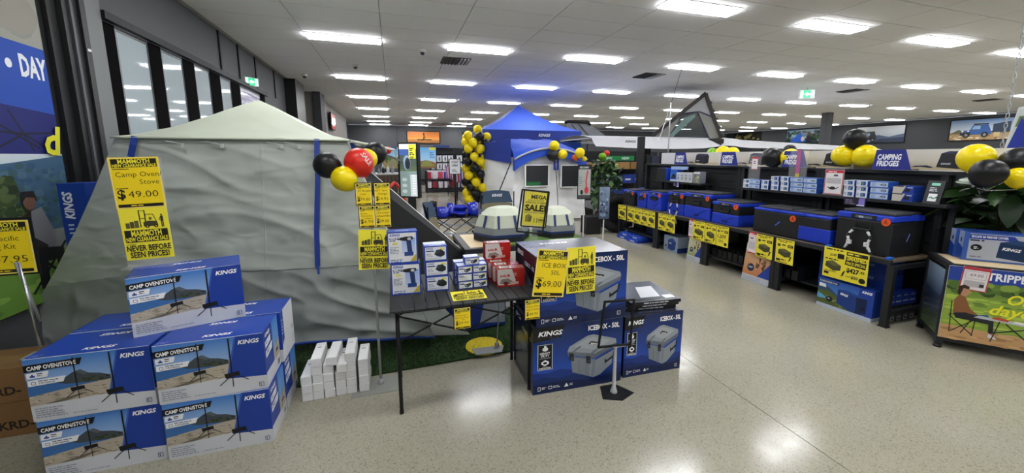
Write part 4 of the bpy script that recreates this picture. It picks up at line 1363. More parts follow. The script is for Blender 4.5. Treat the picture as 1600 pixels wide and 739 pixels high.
def cluster(lab, items, base, group=None, tie=None):
    # items: (mat, r, x, y, z, tilt)
    t = thing('balloon_cluster', lab, 'balloons', base, 0, group)
    for it in items:
        m_, r, x, y, z, tl = it
        p = (x - base[0], y - base[1], z - base[2])
        o = obj('balloon', balloon_mesh(m_, r), t, p, tl)
        o['label'] = BN[m_.name] + ' balloon'
    if tie:
        mm = M()
        for it in items:
            m_, r, x, y, z, tl = it
            R_ = Matrix.Rotation(tl[2], 3, 'Z') @ Matrix.Rotation(tl[1], 3, 'Y') @ Matrix.Rotation(tl[0], 3, 'X')
            e = Vector((x, y, z)) + R_ @ Vector((0, 0, -1.2 * r)) - Vector(base)
            mm.tube([e, (0, 0, 0)], .002, 5)
        mm.build('ribbon', mat('ribbon_white', '#d8d8d4', .5), t)
    return t
# at the sign stand by the tent: tied to the pole
c = cluster('black, yellow and red balloons tied to the stand beside the grey tent', [
    (BK, .084, -.402, 2.74, 1.497, (0, -.9, 0)), (BY, .081, -.302, 2.69, 1.412, (0, -.8, 0)), (BR_, .092, -.212, 2.73, 1.515, (0, -.35, .2)),
    (BY, .07, -.17, 2.84, 1.535, (0, .3, 0)), (BK, .08, -.118, 2.98, 1.575, (0, .5, 0))], (-.15, 2.652, 1.362))
M().tube([(0, -.012, -.002), (-.02, 0, .03), (-.06, .06, .06)], .004, 6).build('ribbon', mat('ribbon_white', '#d8d8d4', .5), c)
a = Art().text('SALE', 0, 0, .034, '#e9c9c4', w=.11, bold=.02)
me = a.mesh('lettering')
for v in me.vertices:   # wrap the lettering round the balloon
    lx, lz = v.co.x - .05, v.co.z
    r = .0935
    al, be = lx / r, lz / r + .35
    v.co = (r * math.sin(al) * math.cos(be), -r * math.cos(al) * math.cos(be), r * math.sin(be))
lo = obj('lettering', me, c, (-.212 + .15, 2.73 - 2.652, 1.515 - 1.362), (0, 1.0, .15))

# ------------------------------------------------------------------ display table with two small tents
t = thing('display_table', 'black framed display table carrying two small tents', 'table', (1.33, 4.1, 0), 0)
W2, D2, Z2 = .70, .42, .65
ST = mat('table_steel', '#34363a', .4, metal=.3)
for x0, y0, x1, y1 in ((-W2, -D2, W2, -D2 + .07), (-W2, D2 - .07, W2, D2), (-W2, -D2 + .07, -W2 + .07, D2 - .07), (W2 - .07, -D2 + .07, W2, D2 - .07)):
    M().box(x0, y0, Z2 - .05, x1, y1, Z2).build('frame_rail', ST, t, bevel=.003)
M().box(-W2 + .07, -D2 + .07, Z2 - .03, -W2 + .30, D2 - .07, Z2 - .004).build('wood_panel', mat('pale_wood', '#d9c39a', .5, noisy=.06, nscale=6, stretch=(1, 12, 1)), t)
M().box(-W2 + .30, -D2 + .07, Z2 - .03, W2 - .07, D2 - .07, Z2 - .004).build('inner_panel', BLK, t)
for x in (-W2 + .03, W2 - .03):
    for y in (-D2 + .03, D2 - .03):
        M().box(x - .025, y - .025, 0, x + .025, y + .025, Z2 - .05).build('leg', ST, t)
gm2 = tag(M().box(.93, 3.73, Z2 - .003, 1.98, 4.45, Z2 + .008).build('grass_mat', mat('grass_bright', '#5a7a34', .9, noisy=.4, nscale=90)), 'small green grass mat on the display table', 'mat')
def mini_tent(lab, x, y, z, L, Wd, H, rz=0):
    t = thing('small_tent', lab, 'tent', (x, y, z), rz, 'small display tents')
    BLUE = mat('tent_navy', '#24386e', .6)
    def ring(sx, sy, zz, n=6, p=2.0):
        out = []
        for k in range(n):
            th = 2 * PI * k / n
            c_, s_ = math.cos(th), math.sin(th)
            out.append((sx * math.copysign(abs(c_) ** (2 / p), c_), sy * math.copysign(abs(s_) ** (2 / p), s_), zz))
        return out
    def loft(rings):
        m = M()
        n = len(rings[0])
        vs = [p for r in rings for p in r]
        fs = [(i * n + j, i * n + (j + 1) % n, (i + 1) * n + (j + 1) % n, (i + 1) * n + j) for i in range(len(rings) - 1) for j in range(n)]
        fs.append(tuple((len(rings) - 1) * n + j for j in range(n)))
        return m.add(vs, fs)
    loft([ring(L, Wd, 0), ring(L, Wd, H * .16)]).build('floor_tub', mat('tub_black', '#1d1f24', .6), t)
    loft([ring(L * 1.01, Wd * 1.01, H * .15), ring(L * 1.02, Wd * 1.02, H * .22)]).build('skirt', BLUE, t)
    loft([ring(L, Wd, H * .22), ring(L * .95, Wd * .95, H * .42)]).build('wall', mat('tent_mid_grey', '#84898a', .6), t, smooth=False)
    loft([ring(L * .955, Wd * .955, H * .415), ring(L * .80, Wd * .76, H * .76), ring(L * .50, Wd * .38, H * .95), ring(L * .25, Wd * .06, H)]).build('roof', ROOF, t, smooth=False)
    for u in (-.32, .28):
        M().bar((L * u, -Wd * .845, H * .40), (L * u * .9, -Wd * .675, H * .76), .024, .012).build('strap', BLUE, t)
    M().bar((-L * .74, -Wd * .43, H * .41), (-L * .63, -Wd * .35, H * .75), .022, .012).build('strap', BLUE, t)
    M().bar((-L * .95, 0, H * .25), (-L * .74, 0, H * .8), .022, .014).build('strap', BLUE, t)
mini_tent('small grey display tent with blue straps, left on the table', 1.12, 4.09, Z2 + .009, .32, .30, .36)
mini_tent('small grey display tent partly behind the MEGA SALE sign', 1.76, 4.12, Z2 + .009, .27, .28, .33)

# ------------------------------------------------------------------ camping chairs
NAVY = mat('chair_navy', '#3a4f66', .75)
KHAKI = mat('chair_khaki', '#7d7660', .8)
def camp_chair(lab, x, y, rz, logo_on=True):
    t = thing('camp_chair', lab, 'chair', (x, y, 0), rz, 'folding camp chairs')
    w = .30
    def curved(z0, z1, y0, y1, wa, wb, m, name):
        mm = M()
        mm.grid(lambda u, v: ((u - .5) * 2 * (wa * (1 - v) + wb * v), y0 + (y1 - y0) * v + .06 * (1 - (2 * u - 1) ** 2), z0 + (z1 - z0) * v - .02 * (2 * abs(u - .5)) ** 2 * v), 14, 8)
        mm.grid(lambda u, v: ((u - .5) * 2 * (wa * (1 - v) + wb * v), y0 + .02 + (y1 - y0) * v + .06 * (1 - (2 * u - 1) ** 2), z0 + (z1 - z0) * v - .02 * (2 * abs(u - .5)) ** 2 * v), 14, 8)
        return mm.build(name, m, t, smooth=True)
    curved(.42, .72, .20, .27, w * .86, w * .95, KHAKI, 'back_lower')
    curved(.715, .94, .27, .32, w * .98, w * .8, NAVY, 'back_upper')
    M().grid(lambda u, v: ((u - .5) * 2 * w * .9, -.25 + .48 * v, .44 - .05 * math.sin(PI * u) - .03 * v), 10, 8).build('seat', KHAKI, t, smooth=True)
    M().box(-w, -.27, .40, w, -.245, .45).build('seat_front', NAVY, t)
    for s in (-1, 1):
        M().grid(lambda u, v: (s * (w + .02 + .06 * (u - .5)), -.30 + .55 * v, .62 - .05 * math.sin(PI * v)), 3, 10).build('armrest', NAVY, t, smooth=True)
        M().tube([(s * w, .24, 0), (s * (w + .02), .28, .92)], .011).build('leg', BLK, t)
        M().tube([(s * w, -.27, 0), (s * (w + .02), -.29, .62)], .011).build('leg', BLK, t)
        M().tube([(s * w, -.27, .03), (s * w, .24, .42)], .009).build('brace', BLK, t)
        M().tube([(s * w, .24, .03), (s * w, -.27, .42)], .009).build('brace', BLK, t)
    for y0 in (-.27, .24):
        M().tube([(-w, y0, .03), (w, y0, .42)], .009).build('brace', BLK, t)
        M().tube([(w, y0, .03), (-w, y0, .42)], .009).build('brace', BLK, t)
    if logo_on:
        a = Art()
        logo(a, -.09, 0, .045, '#e8ecf0', w=.2)
        a.build('lettering', t, (0, .322, .83), (-.22, 0, 0))
    return t
camp_chair('navy and khaki camp chair facing the viewer beside the white tent', 1.80, 6.55, .05)
camp_chair('navy and khaki camp chair seen side-on left of the blue crockery', .74, 5.22, 1.3, False)

# ------------------------------------------------------------------ camp table with blue crockery
t = thing('camp_table', 'black folding camp table holding blue enamel crockery', 'table', (.93, 6.02, 0), 0)
M().box(-.42, -.32, .645, .42, .32, .66).build('table_top', BLK, t, bevel=.004)
for x in (-.38, .38):
    for y in (-.28, .28):
        M().tube([(x, y, 0), (x, y, .645)], .011).build('leg', BLK, t)
for y in (-.28, .28):
    M().tube([(-.38, y, .35), (0, y, .62)], .007).build('brace', BLK, t)
    M().tube([(.38, y, .35), (0, y, .62)], .007).build('brace', BLK, t)
    M().tube([(-.38, y, .62), (0, y, .35)], .007).build('brace', BLK, t)
    M().tube([(.38, y, .62), (0, y, .35)], .007).build('brace', BLK, t)
EN = mat('blue_enamel', '#1d2fae', .2, coat=.4)
def pot(name, lab, x, y, z, prof, cat, m=EN, n=24):
    o = M().lathe(prof, n, (0, 0, 0)).build(name, m, None, (x, y, z), fix=True)
    for p in o.data.polygons:
        p.use_smooth = len(p.vertices) == 4
    return tag(o, lab, cat, 'blue enamel crockery')
def cup(r, h):
    return [(r * .92, 0), (r, h * .15), (r, h), (r * .95, h), (r * .93, h * .1)]
z = .661
pot('enamel_mug', 'tall blue enamel mug at the right end of the camp table', 1.14, 5.86, z, cup(.085, .19), 'mug')
pot('enamel_pot', 'wide blue enamel pot at the left of the crockery', .66, 5.80, z, cup(.10, .14), 'pot')
pot('enamel_cup', 'narrow blue enamel cup behind the wide pot', .80, 5.88, z, cup(.055, .19), 'cup')
pot('enamel_bowl', 'shallow blue enamel bowl in front on the camp table', .93, 5.78, z, [(.06, 0), (.12, .05), (.135, .06), (.13, .062), (.06, .01)], 'bowl')
pot('enamel_plate', 'blue enamel plate rim leaning behind the bowl', .97, 6.06, z, [(.06, 0), (.13, .09), (.15, .12), (.145, .122), (.06, .01)], 'plate')
o = thing('tableware_bag', 'dark bag with white stripes beside the blue crockery', 'bag', (.55, 6.05, z))
M().ell((0, 0, .07), .09, .07, .07, 16, 10).build('pouch', mat('bag_indigo', '#241d66', .6), o, smooth=True)
M().ell((0, .03, .16), .07, .06, .06, 14, 8).build('bundle', BLK, o, smooth=True)
for k in range(5):
    M().bar((-.06 + .03 * k, -.068, .05), (-.045 + .03 * k, -.06, .11), .012, .012).build('stripe', mat('white_trim', '#dfe2ea', .5), o)

# ------------------------------------------------------------------ screens and stands
def kiosk(lab, x, y, rz, w, h, z, art, post=True, tilt=0.0):
    t = thing('display_screen', lab, 'display', (x, y, 0), rz)
    M().box(-w / 2, -.03, z, w / 2, .03, z + h).build('housing', BLKS, t, rot=(0, tilt, 0), bevel=.004)
    art.build('screen_face', t, (-w / 2 + .02, -.0315, z + .02), (0, tilt, 0), m=SCREEN)
    M().box(-.04, .0, .03, .04, .05, z).build('post', BLKS, t)
    M().box(-.22, -.18, 0, .22, .2, .03).build('base', BLKS, t)
    return t
w, h = .27, .66
a = Art()
a.rect(0, 0, w - .04, h - .04, '#7f918f')
a.grad(0, .3, w - .04, h - .12, '#5d6b52', '#2f3a48')
a.rect(0, h - .10, w - .04, h - .04, '#d9dde0')
a.rect(0, h - .17, w - .04, h - .10, '#3a5596')
a.ell(.10, .40, .05, .09, '#7d93ac')
a.ell(.11, .39, .035, .07, '#2a3136')
a.rect(.13, .45, .225, h - .045, '#d6d23a')
for k in range(3):
    a.smalls(.14, .56 - k * .05, .07, 2, .02, .012, '#3c3a1e', k)
a.rect(.14, .0, .23, .26, '#c3ccd0')
a.smalls(.17, .24, .05, 8, .03, .012, '#e8eef0', 3)
for k in range(3):
    a.ell(.06, .06 + k * .07, .035, .022, '#aeb7b4')
kiosk('tall slim black digital display beside the tent with product screen', .185, 4.85, -.62, w, h, 1.06, a)
def clear_sign(lab, x, y, rz, w, h, z, art, tilt=0.0):
    t = thing('sign_stand', lab, 'sign stand', (x, y, 0), rz)
    M().box(-.12, -.1, 0, .12, .1, .006).build('base_plate', BLK, t)
    M().tube([(0, 0, .006), (0, 0, z)], .009).build('pole', mat('pole_pale', '#c3c5c8', .4), t, smooth=True)
    M().box(-w / 2, -.008, z, w / 2, .008, z + h).build('frame', BLK, t, rot=(0, 0, 0), bevel=.003)
    art.build('printed_face', t, (-w / 2 + .012, -.0085, z + .012), m=GLOSS)
    return t
w, h = .20, .50
a = Art().rect(0, 0, w - .024, h - .024, '#b9bcb8')
a.rect(0, h - .08, w - .024, h - .024, '#3b3e40')
a.text('RECOVERY', .02, h - .065, .025, '#d9dcdc', w=.13, bold=.03)
a.line([(.13, .40), (.11, .25), (.12, .13)], .022, '#e0606a')
a.ell(.12, .12, .03, .05, '#d8404a')
a.ell(.05, .09, .02, .035, '#34383c')
a.rect(0, 0, w - .024, .05, '#55595a')
a.smalls(.01, .30, .07, 5, .03, .012, '#8a8f90', 4)
clear_sign('slim framed sign with a red strap picture before the white tent', 2.62, 5.05, -.35, w, h, .94, a)
w, h = .165, .47
a = Art().grad(0, 0, w - .024, h - .024, '#46566e', '#8fa0b8')
blobs(a, .01, .02, w - .04, h - .05, 40, .018, ['#5b6f92', '#a9b9cc', '#3a4660', '#7f93b4'], 6, 1.4)
clear_sign('slim dark framed sign with a blue picture near the tyre', 2.78, 4.75, -.3, w, h, .68, a)
t = thing('sign_stand', 'white notice on a black stand by the balloon column', 'sign stand', (1.52, 10.15, 0), 0)
M().lathe([(.2, 0), (.2, .02), (.03, .05), (.025, 1.1)], 16).build('post', BLK, t)
M().box(-.15, -.02, 1.1, .15, .02, 1.5).build('frame', BLK, t)
a = Art().rect(0, 0, .27, .37, '#e9ebee')
a.text('START', .05, .27, .05, '#4a5568', w=.17, bold=.03)
a.text('HERE', .06, .19, .05, '#4a5568', w=.15, bold=.03)
a.smalls(.06, .09, .15, 2, .04, .02, '#6a7890')
a.build('printed_face', t, (-.135, -.021, 1.115), m=PAPER)
# red recovery frames behind the tent
t = thing('red_trolley', 'red tubular hand trolley standing left of the display screen', 'trolley', (.0, 5.6, 0), .4)
RED = mat('red_paint', '#c42a22', .35)
for s in (-.14, .14):
    M().tube([(s, 0, 0), (s, 0, .95), (s * .6, 0, 1.12), (0, 0, 1.2)], .022).build('rail', RED, t, smooth=True)
for z in (.3, .6, .9):
    M().tube([(-.14, 0, z), (.14, 0, z)], .018).build('crossbar', RED, t)
M().box(-.16, -.2, 0, .16, 0, .02).build('foot_plate', RED, t)

# ------------------------------------------------------------------ blue gazebo
GZB = mat('gazebo_blue', '#4763c4', .6, bump=.15, bscale=6, bdist=.02)
gx, gy, gw = 3.84, 12.0, 1.48
t = thing('gazebo', 'blue pop-up gazebo with peaked canopy over the far tent', 'gazebo', (gx, gy, 0), 0)
cor = [(-gw, -gw), (gw, -gw), (gw, gw), (-gw, gw)]
mm = M()
for k in range(4):
    a_, b_ = cor[k], cor[(k + 1) % 4]
    A_, B_, P_ = Vector((a_[0], a_[1], 2.29)), Vector((b_[0], b_[1], 2.29)), Vector((0, 0, 3.16))
    def fn(u, v, A_=A_, B_=B_, P_=P_):
        p = (A_ * (1 - u) + B_ * u) * (1 - v) + P_ * v
        return (p.x, p.y, p.z - .10 * math.sin(PI * v))
    mm.grid(fn, 12, 14)
mm.build('canopy', GZB, t, smooth=True)
for k in range(4):
    a_, b_ = cor[k], cor[(k + 1) % 4]
    M().grid(quad((a_[0], a_[1], 2.29), (b_[0], b_[1], 2.29), (a_[0] * 1.005, a_[1] * 1.005, 1.99), (b_[0] * 1.005, b_[1] * 1.005, 1.99)), 10, 3).build('valance', mat('gazebo_valance', '#263f9a', .6), t)
    M().tube([(a_[0] * .98, a_[1] * .98, 0), (a_[0] * .98, a_[1] * .98, 2.25)], .022).build('leg', mat('gazebo_leg', '#c8cacc', .4), t)
    for s in (.25, .5, .75):
        pass
    M().tube([(a_[0] * .97, a_[1] * .97, 2.1), (b_[0] * .97, b_[1] * .97, 1.95)], .012).build('truss', mat('gazebo_leg', '#c8cacc', .4), t)
    M().tube([(a_[0] * .97, a_[1] * .97, 1.95), (b_[0] * .97, b_[1] * .97, 2.1)], .012).build('truss', mat('gazebo_leg', '#c8cacc', .4), t)
a = Art()
logo(a, -.02, 0, .075, '#f0f2f6', w=.36)
a.build('lettering', t, (.15, -gw * 1.005 - .004, 2.12))
# back wall of the gazebo and blue front curtain
M().grid(quad((-gw + .05, gw - .05, 2.2), (gw - .05, gw - .05, 2.2), (-gw + .05, gw - .05, .05), (gw - .05, gw - .05, .05)), 10, 8).build('back_curtain', mat('gazebo_inner', '#1a2f86', .7), t)

# ------------------------------------------------------------------ white tent with blue roof
t = thing('family_tent', 'white family tent with blue roof and mesh windows', 'tent', (0, 0, 0), 0)
WT = mat('tent_white', '#f0f1f2', .65, bump=.4, bscale=5, bdist=.03)
BT = mat('tent_blue_roof', '#2450c4', .6, bump=.3, bscale=5, bdist=.03)
NV = mat('tent_window', '#2d3034', .35)
# front face between (2.66) and (4.45), y about 8.75
F0, F1, FY = 2.68, 4.38, 8.62
def arch(u):
    return 1.47 + .27 * math.sin(PI * min(1, max(0, u))) ** .8
def front(u, v):
    x = F0 + (F1 - F0) * u + (-.12 + .55 * max(0, u - .5)) * (1 - v)
    z = arch(u) * v + .04 * (1 - v)
    y = FY - .05 * (1 - v) + .12 * abs(u - .5)
    return wr((x, y, z), .02)
M().grid(front, 40, 24).build('front_wall', WT, t, smooth=True)
M().grid(lambda u, v: wr(((F0 - .1) * (1 - u) + 2.2 * u + .1 * v * (1 - u), FY + (10.1 - FY) * u, .04 + 1.5 * v), .03, 2, (1, 0, 0)), 16, 16).build('left_wall', WT, t, smooth=True)
M().grid(lambda u, v: ((F1 + .12 + .55 * (1 - v)) * (1 - u) + 5.0 * u - .3 * v * u, FY + .1 + (10.1 - FY) * u, .04 + 1.5 * v), 10, 8).build('right_wall', WT, t, smooth=True)
# blue roof: front brow, ridge and left slope
def roofp(u, v):
    # u across, v from front eave to ridge line at the back
    x = (F0 - .06) * (1 - u) + (F1 + .08) * u
    zf = arch(u) - .0
    x2 = x + (3.25 - x) * .35 * v
    return (x2, FY - .12 + 1.3 * v, zf + (1.99 - zf) * (v ** .6))
M().grid(lambda u, v: wr(roofp(u, v), .02, 2, (0, 0, 1)), 30, 14).build('roof', BT, t, smooth=True)
M().grid(lambda u, v: (*roofp(u, 0)[:2], roofp(u, 0)[2] - (.26 - .1 * math.sin(PI * u)) * v), 30, 4).build('roof_brow', BT, t, smooth=True)
M().tube([(roofp(k / 24, 0)[0], roofp(k / 24, 0)[1] - .02, roofp(k / 24, 0)[2] + .01) for k in range(25)], .022).build('brow_pole', mat('pole_grey', '#b7babd', .5), t, smooth=True)
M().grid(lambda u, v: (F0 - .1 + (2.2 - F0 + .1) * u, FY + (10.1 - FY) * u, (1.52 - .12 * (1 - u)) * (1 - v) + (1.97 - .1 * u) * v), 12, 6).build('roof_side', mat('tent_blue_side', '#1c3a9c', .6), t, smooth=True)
M().grid(lambda u, v: (2.2 + 2.9 * u, 10.1, 1.3 + .65 * v), 6, 3).build('roof_back', BT, t)
def window(x0, x1, z0, z1, name):
    wd = M().box(x0, FY - .10, z0, x1, FY - .085, z1).build(name, NV, t)
    for a_, b_ in (((x0, z0), (x1, z0)), ((x0, z1), (x1, z1)), ((x0, z0), (x0, z1)), ((x1, z0), (x1, z1))):
        M().bar((a_[0], FY - .1, a_[1]), (b_[0], FY - .1, b_[1]), .03, .02).build('window_edge', WT, wd)
    return wd
wd = window(2.90, 3.48, .87, 1.36, 'mesh_window')
M().box(2.93, FY - .104, .89, 3.28, FY - .101, .97).build('green_view', mat('green_dark', '#1d6a3a', .5), wd)
window(3.80, 4.28, .83, 1.35, 'mesh_window')
for x in (2.62, 3.62, 3.70):
    M().bar((x, FY - .12, 1.52), (x, FY - .12, 1.24), .05, .02).build('blue_tab', mat('tab_blue', '#1c3a9c', .6), t)
M().tube([(3.66, FY - .1, 1.3), (3.75, FY - .12, .1)], .008).build('zip', BLK, t)
M().tube([(2.5, FY - .3, 1.45), (1.98, FY - .6, .45)], .012).build('guy_pole', BLK, t)
M().box(3.9, FY + .3, .02, 4.9, FY + .8, .2).build('floor_tub', MESHB, t)
cluster('two yellow and one black balloon on the white tent brow', [
    (BY, .12, 3.56, 8.40, 1.80, (0, -.2, 0)), (BK, .13, 3.50, 8.36, 1.58, (.2, -.5, 0)), (BY, .11, 3.76, 8.36, 1.61, (0, .9, 0))], (3.6, 8.49, 1.73), tie=True)
cluster('yellow balloons with one orange at the white tent right corner', [
    (BY, .115, 4.16, 8.28, 1.645, (0, .2, 0)), (BY, .06, 4.31, 8.34, 1.50, (0, .6, 0)), (BO, .075, 4.10, 8.40, 1.53, (0, -.3, 0))], (4.36, 8.48, 1.45), tie=True)

# ------------------------------------------------------------------ balloon column
t = thing('balloon_column', 'tall column of yellow and black balloons at the gazebo corner', 'balloons', (2.10, 10.2, 0), 0)
M().tube([(.12, 0, 0), (.14, 0, 2.1)], .02).build('pole', CHROME, t)
M().lathe([(.2, 0), (.2, .03)], 16, (.12, 0, 0)).build('base', BLK, t)
q = random.Random(11)
for lay in range(11):
    for k in range(5):
        th = 2 * PI * k / 5 + lay * .62
        z = .42 + lay * .165
        R_ = .27
        o = obj('balloon', balloon_mesh(BY if (k + lay) % 5 in (0, 2, 3) else BK, .118), t, (R_ * math.cos(th) + q.uniform(-.03, .03), R_ * math.sin(th), z + q.uniform(-.03, .03)), (q.uniform(-.6, .6), q.uniform(-.6, .6), 0))
obj('balloon', balloon_mesh(BY, .118), t, (.05, 0, 2.26))

# ------------------------------------------------------------------ far shelving and stock
SHB = mat('shelf_black', '#1e2023', .55)
def rack(lab, x, y, w, d, levels, H, rz=0, back=None):
    t = thing('shelf_unit', lab, 'shelf', (x, y, 0), rz)
    for sx in (-w / 2, w / 2):
        for sy in (-d / 2, d / 2):
            M().box(sx - .03, sy - .03, 0, sx + .03, sy + .03, H).build('upright', SHB, t)
    for z in levels:
        M().box(-w / 2, -d / 2, z - .03, w / 2, d / 2, z).build('shelf_board', SHB, t)
    if back:
        M().box(-w / 2, d / 2 - .01, 0, w / 2, d / 2 + .01, H).build('back_panel', back, t)
    return t
def stock_row(name, lab, cat, group, x, y, z, n, w, d, h, gap, cols, front=None, axis='x', rz=0, order='from the left'):
    mes = [carton_mesh(name, w, d, h, c) for c in cols]
    for k in range(n):
        p = (x + k * (w + gap), y, z) if axis == 'x' else (x, y - k * (w + gap), z)
        o = tag(obj(name, mes[k % len(mes)], None, p, (0, 0, rz)), lab + ', %s %s' % (ORD[min(k, 19)], order), cat, group)
        if front is not None:
            f_ = front[k % len(front)] if isinstance(front, list) else front
            face(f_, 'printed_front', o, 'front', w, d, h)
# white boxes by the back wall
rack('black shelving with white boxes near the back wall', 2.62, 22.2, 1.3, .5, [.1, .85, 1.28, 1.72], 2.05, back=SHB)
a = Art().rect(0, 0, .26, .36, '#e2e5ea')
a.rect(.10, .06, .19, .26, '#5a6478')
a.rect(.02, .30, .2, .33, '#2c4aa0')
wf = a.mesh('printed_front')
for z, lb in ((1.281, 'upper row of the back shelving'), (.851, 'lower row of the back shelving')):
    stock_row('white_box', 'white pictured box, ' + lb, 'box', 'white boxes on the back shelving', 2.13, 22.12, z, 4, .26, .2, .36, .055, ['#e2e5ea'], wf)
simple_carton('sign_box', 'blue header board on top of the back shelving', 'sign', None, (2.6, 22.2, 2.052), 0, .9, .1, .14, '#2a3d78')
rack('second black shelving beside the white boxes near back wall', 4.0, 22.4, 1.2, .5, [.1, .85, 1.28, 1.72], 2.05, back=SHB)
for z, lb in ((1.281, 'upper row'), (.851, 'lower row')):
    stock_row('grey_box', 'pale grey box on the second back shelving, ' + lb, 'box', 'pale boxes on second back shelving', 3.6, 22.3, z, 3, .3, .2, .36, .1, ['#c9cdd4', '#b4bac6'], wf)
# lifestyle posters above stock
def board(lab, x, y, w, h, z, a, rz=0):
    t = thing('display_board', lab, 'poster', (x, y, 0), rz)
    M().box(-w / 2, 0, z, w / 2, .04, z + h).build('board', KW_, t)
    for s in (-w / 2 + .05, w / 2 - .05):
        M().box(s - .02, .0, 0, s + .02, .04, z).build('leg', BLK, t)
    a.build('printed_face', t, (-w / 2, -.001, z), m=PAPER)
KW_ = mat('board_white', '#d8dade', .6)
w, h = .95, 1.1
a = Art().grad(0, .5, w, h, '#9fc8e6', '#4f94d0')
a.rect(0, 0, w, .5, '#9a8a5a')
blobs(a, 0, .35, w, .6, 40, .1, ['#4c6a34', '#5f7d3e', '#3c5628'], 9)
a.poly([(.15, .2), (.45, .55), (.8, .2)], '#8d8f6a')
a.rect(0, h - .12, w, h, '#2b4a9c')
a.rect(.7, h - .14, w, h, '#d8d24a')
board('blue sky lifestyle board left of the slim display', .0, 21.5, w, h, .95, a)
a = Art().grad(0, .35, w, h, '#a9d2ee', '#5fa4dc')
a.poly([(0, 0), (0, .35), (.4, .42), (w, .3), (w, 0)], '#8e6a4a')
a.poly([(.1, .08), (.25, .35), (.55, .42), (.85, .1)], '#8a8f4c')
a.smalls(.62, .8, .3, 4, .09, .03, '#2b4a9c')
a.rect(.6, h - .14, w, h, '#d8d24a')
board('red rock lifestyle board right of the slim display', 1.75, 21.6, w, h, .95, a)
# counter with bottles at far left
t = thing('counter', 'white topped counter with tools below the left wall', 'counter', (-.45, 14.2, 0), 0)
M().box(-.6, -.35, .95, .6, .35, 1.0).build('counter_top', mat('counter_white', '#d5d7da', .4), t)
M().box(-.57, -.32, 0, .57, .32, .95).build('cabinet', mat('counter_wood', '#6a5546', .6), t)
for k in range(9):
    M().box(-.55 + k * .125, -.335, .06, -.46 + k * .125, -.321, .9).build('slat', mat('slat_brown', '#4e4038', .6), t)
q = random.Random(8)
for k in range(14):
    x = -.98 + (k % 7) * .16 + q.uniform(-.02, .02)
    y = 14.0 + (k // 7) * .3
    hh = q.uniform(.16, .34)
    m = mat(['bottle_grey', 'bottle_dark', 'bottle_white'][k % 3], ['#8d9094', '#26282c', '#d4d6d8'][k % 3], .3)
    o = M().lathe([(.04, 0), (.045, .01), (.045, hh * .6), (.016, hh * .8), (.016, hh)], 12).build('bottle', m, None, (x, y, 1.001), smooth=False)
    tag(o, 'small %s bottle on the white counter, %s row, %s from left' % (['grey', 'dark', 'white'][k % 3], ['front', 'rear'][k // 7], ORD[k % 7]), 'bottle', 'bottles on the counter')
cluster('small red balloon above the white counter', [(BR_, .12, -.15, 14.3, 1.78, (0, 0, 0))], (-.15, 14.45, 1.002), tie=True)
rack('brown carton shelving between counter and slim display', .55, 16.5, .7, .5, [.15, .6, 1.05], 1.5)
for z, lb in ((.151, 'lowest'), (.601, 'middle'), (1.051, 'top')):
    stock_row('brown_carton', 'brown carton on the %s board of the narrow shelving' % lb, 'carton', 'brown cartons on the narrow shelving', .38, 16.4, z, 2, .3, .3, .3, .03, ['#9a7a52', '#8a6b46'])
# gift counter with pink and white stock
rack('low display table of red and white packets before the back shelving', 2.3, 17.5, 1.9, .6, [.2, .6], .95, back=mat('rail_white', '#d8d8e0', .5))
stock_row('red_packet', 'small red and white packet on the low display, upper board', 'packet', 'red and white packets', 1.45, 17.3, .601, 7, .2, .12, .3, .05, ['#b8334a', '#e2dfe4', '#c94a62', '#2f4aa0'])
stock_row('red_packet', 'small red and white packet on the low display, lower board', 'packet', 'red and white packets', 1.45, 17.3, .201, 7, .2, .12, .28, .05, ['#e2dfe4', '#9a2b3f', '#d8d4da'])
# wire barrier with hanging garments
t = thing('garment_rail', 'black wire rail hung with red, white and blue items', 'rail', (2.1, 13.6, 0), 0)
for y in (-2.4, 0, 2.4):
    M().tube([(0, y, 0), (0, y, 1.2)], .02).build('post', BLK, t)
M().tube([(0, -2.4, 1.2), (0, 2.4, 1.2)], .02).build('rail', BLK, t)
for k in range(20):
    M().tube([(0, -2.4 + k * .25, .1), (0, -2.4 + k * .25, .75)], .008).build('wire', BLK, t)
for z in (.1, .42, .75):
    M().tube([(0, -2.4, z), (0, 2.4, z)], .01).build('wire', BLK, t)
q = random.Random(4)
for k in range(16):
    c = [('red', '#b0263a'), ('white', '#dcdce2'), ('blue', '#2a4cb4'), ('pink', '#d98a9a')][k % 4]
    o = M().grid(lambda u, v: (-.05 + .1 * u + .02 * math.sin(9 * u), .02 * math.sin(6 * v), -.45 * v), 4, 5).grid(lambda u, v: (-.05 + .1 * u + .02 * math.sin(9 * u), .03 + .02 * math.sin(6 * v), -.45 * v), 4, 5).build('garment', mat('garment_' + c[0], c[1], .8), None, (2.02, 11.5 + k * .27, 1.18))
    tag(o, '%s garment on the wire rail, %s from the near end' % (c[0], ORD[k]), 'garment', 'garments on the wire rail')
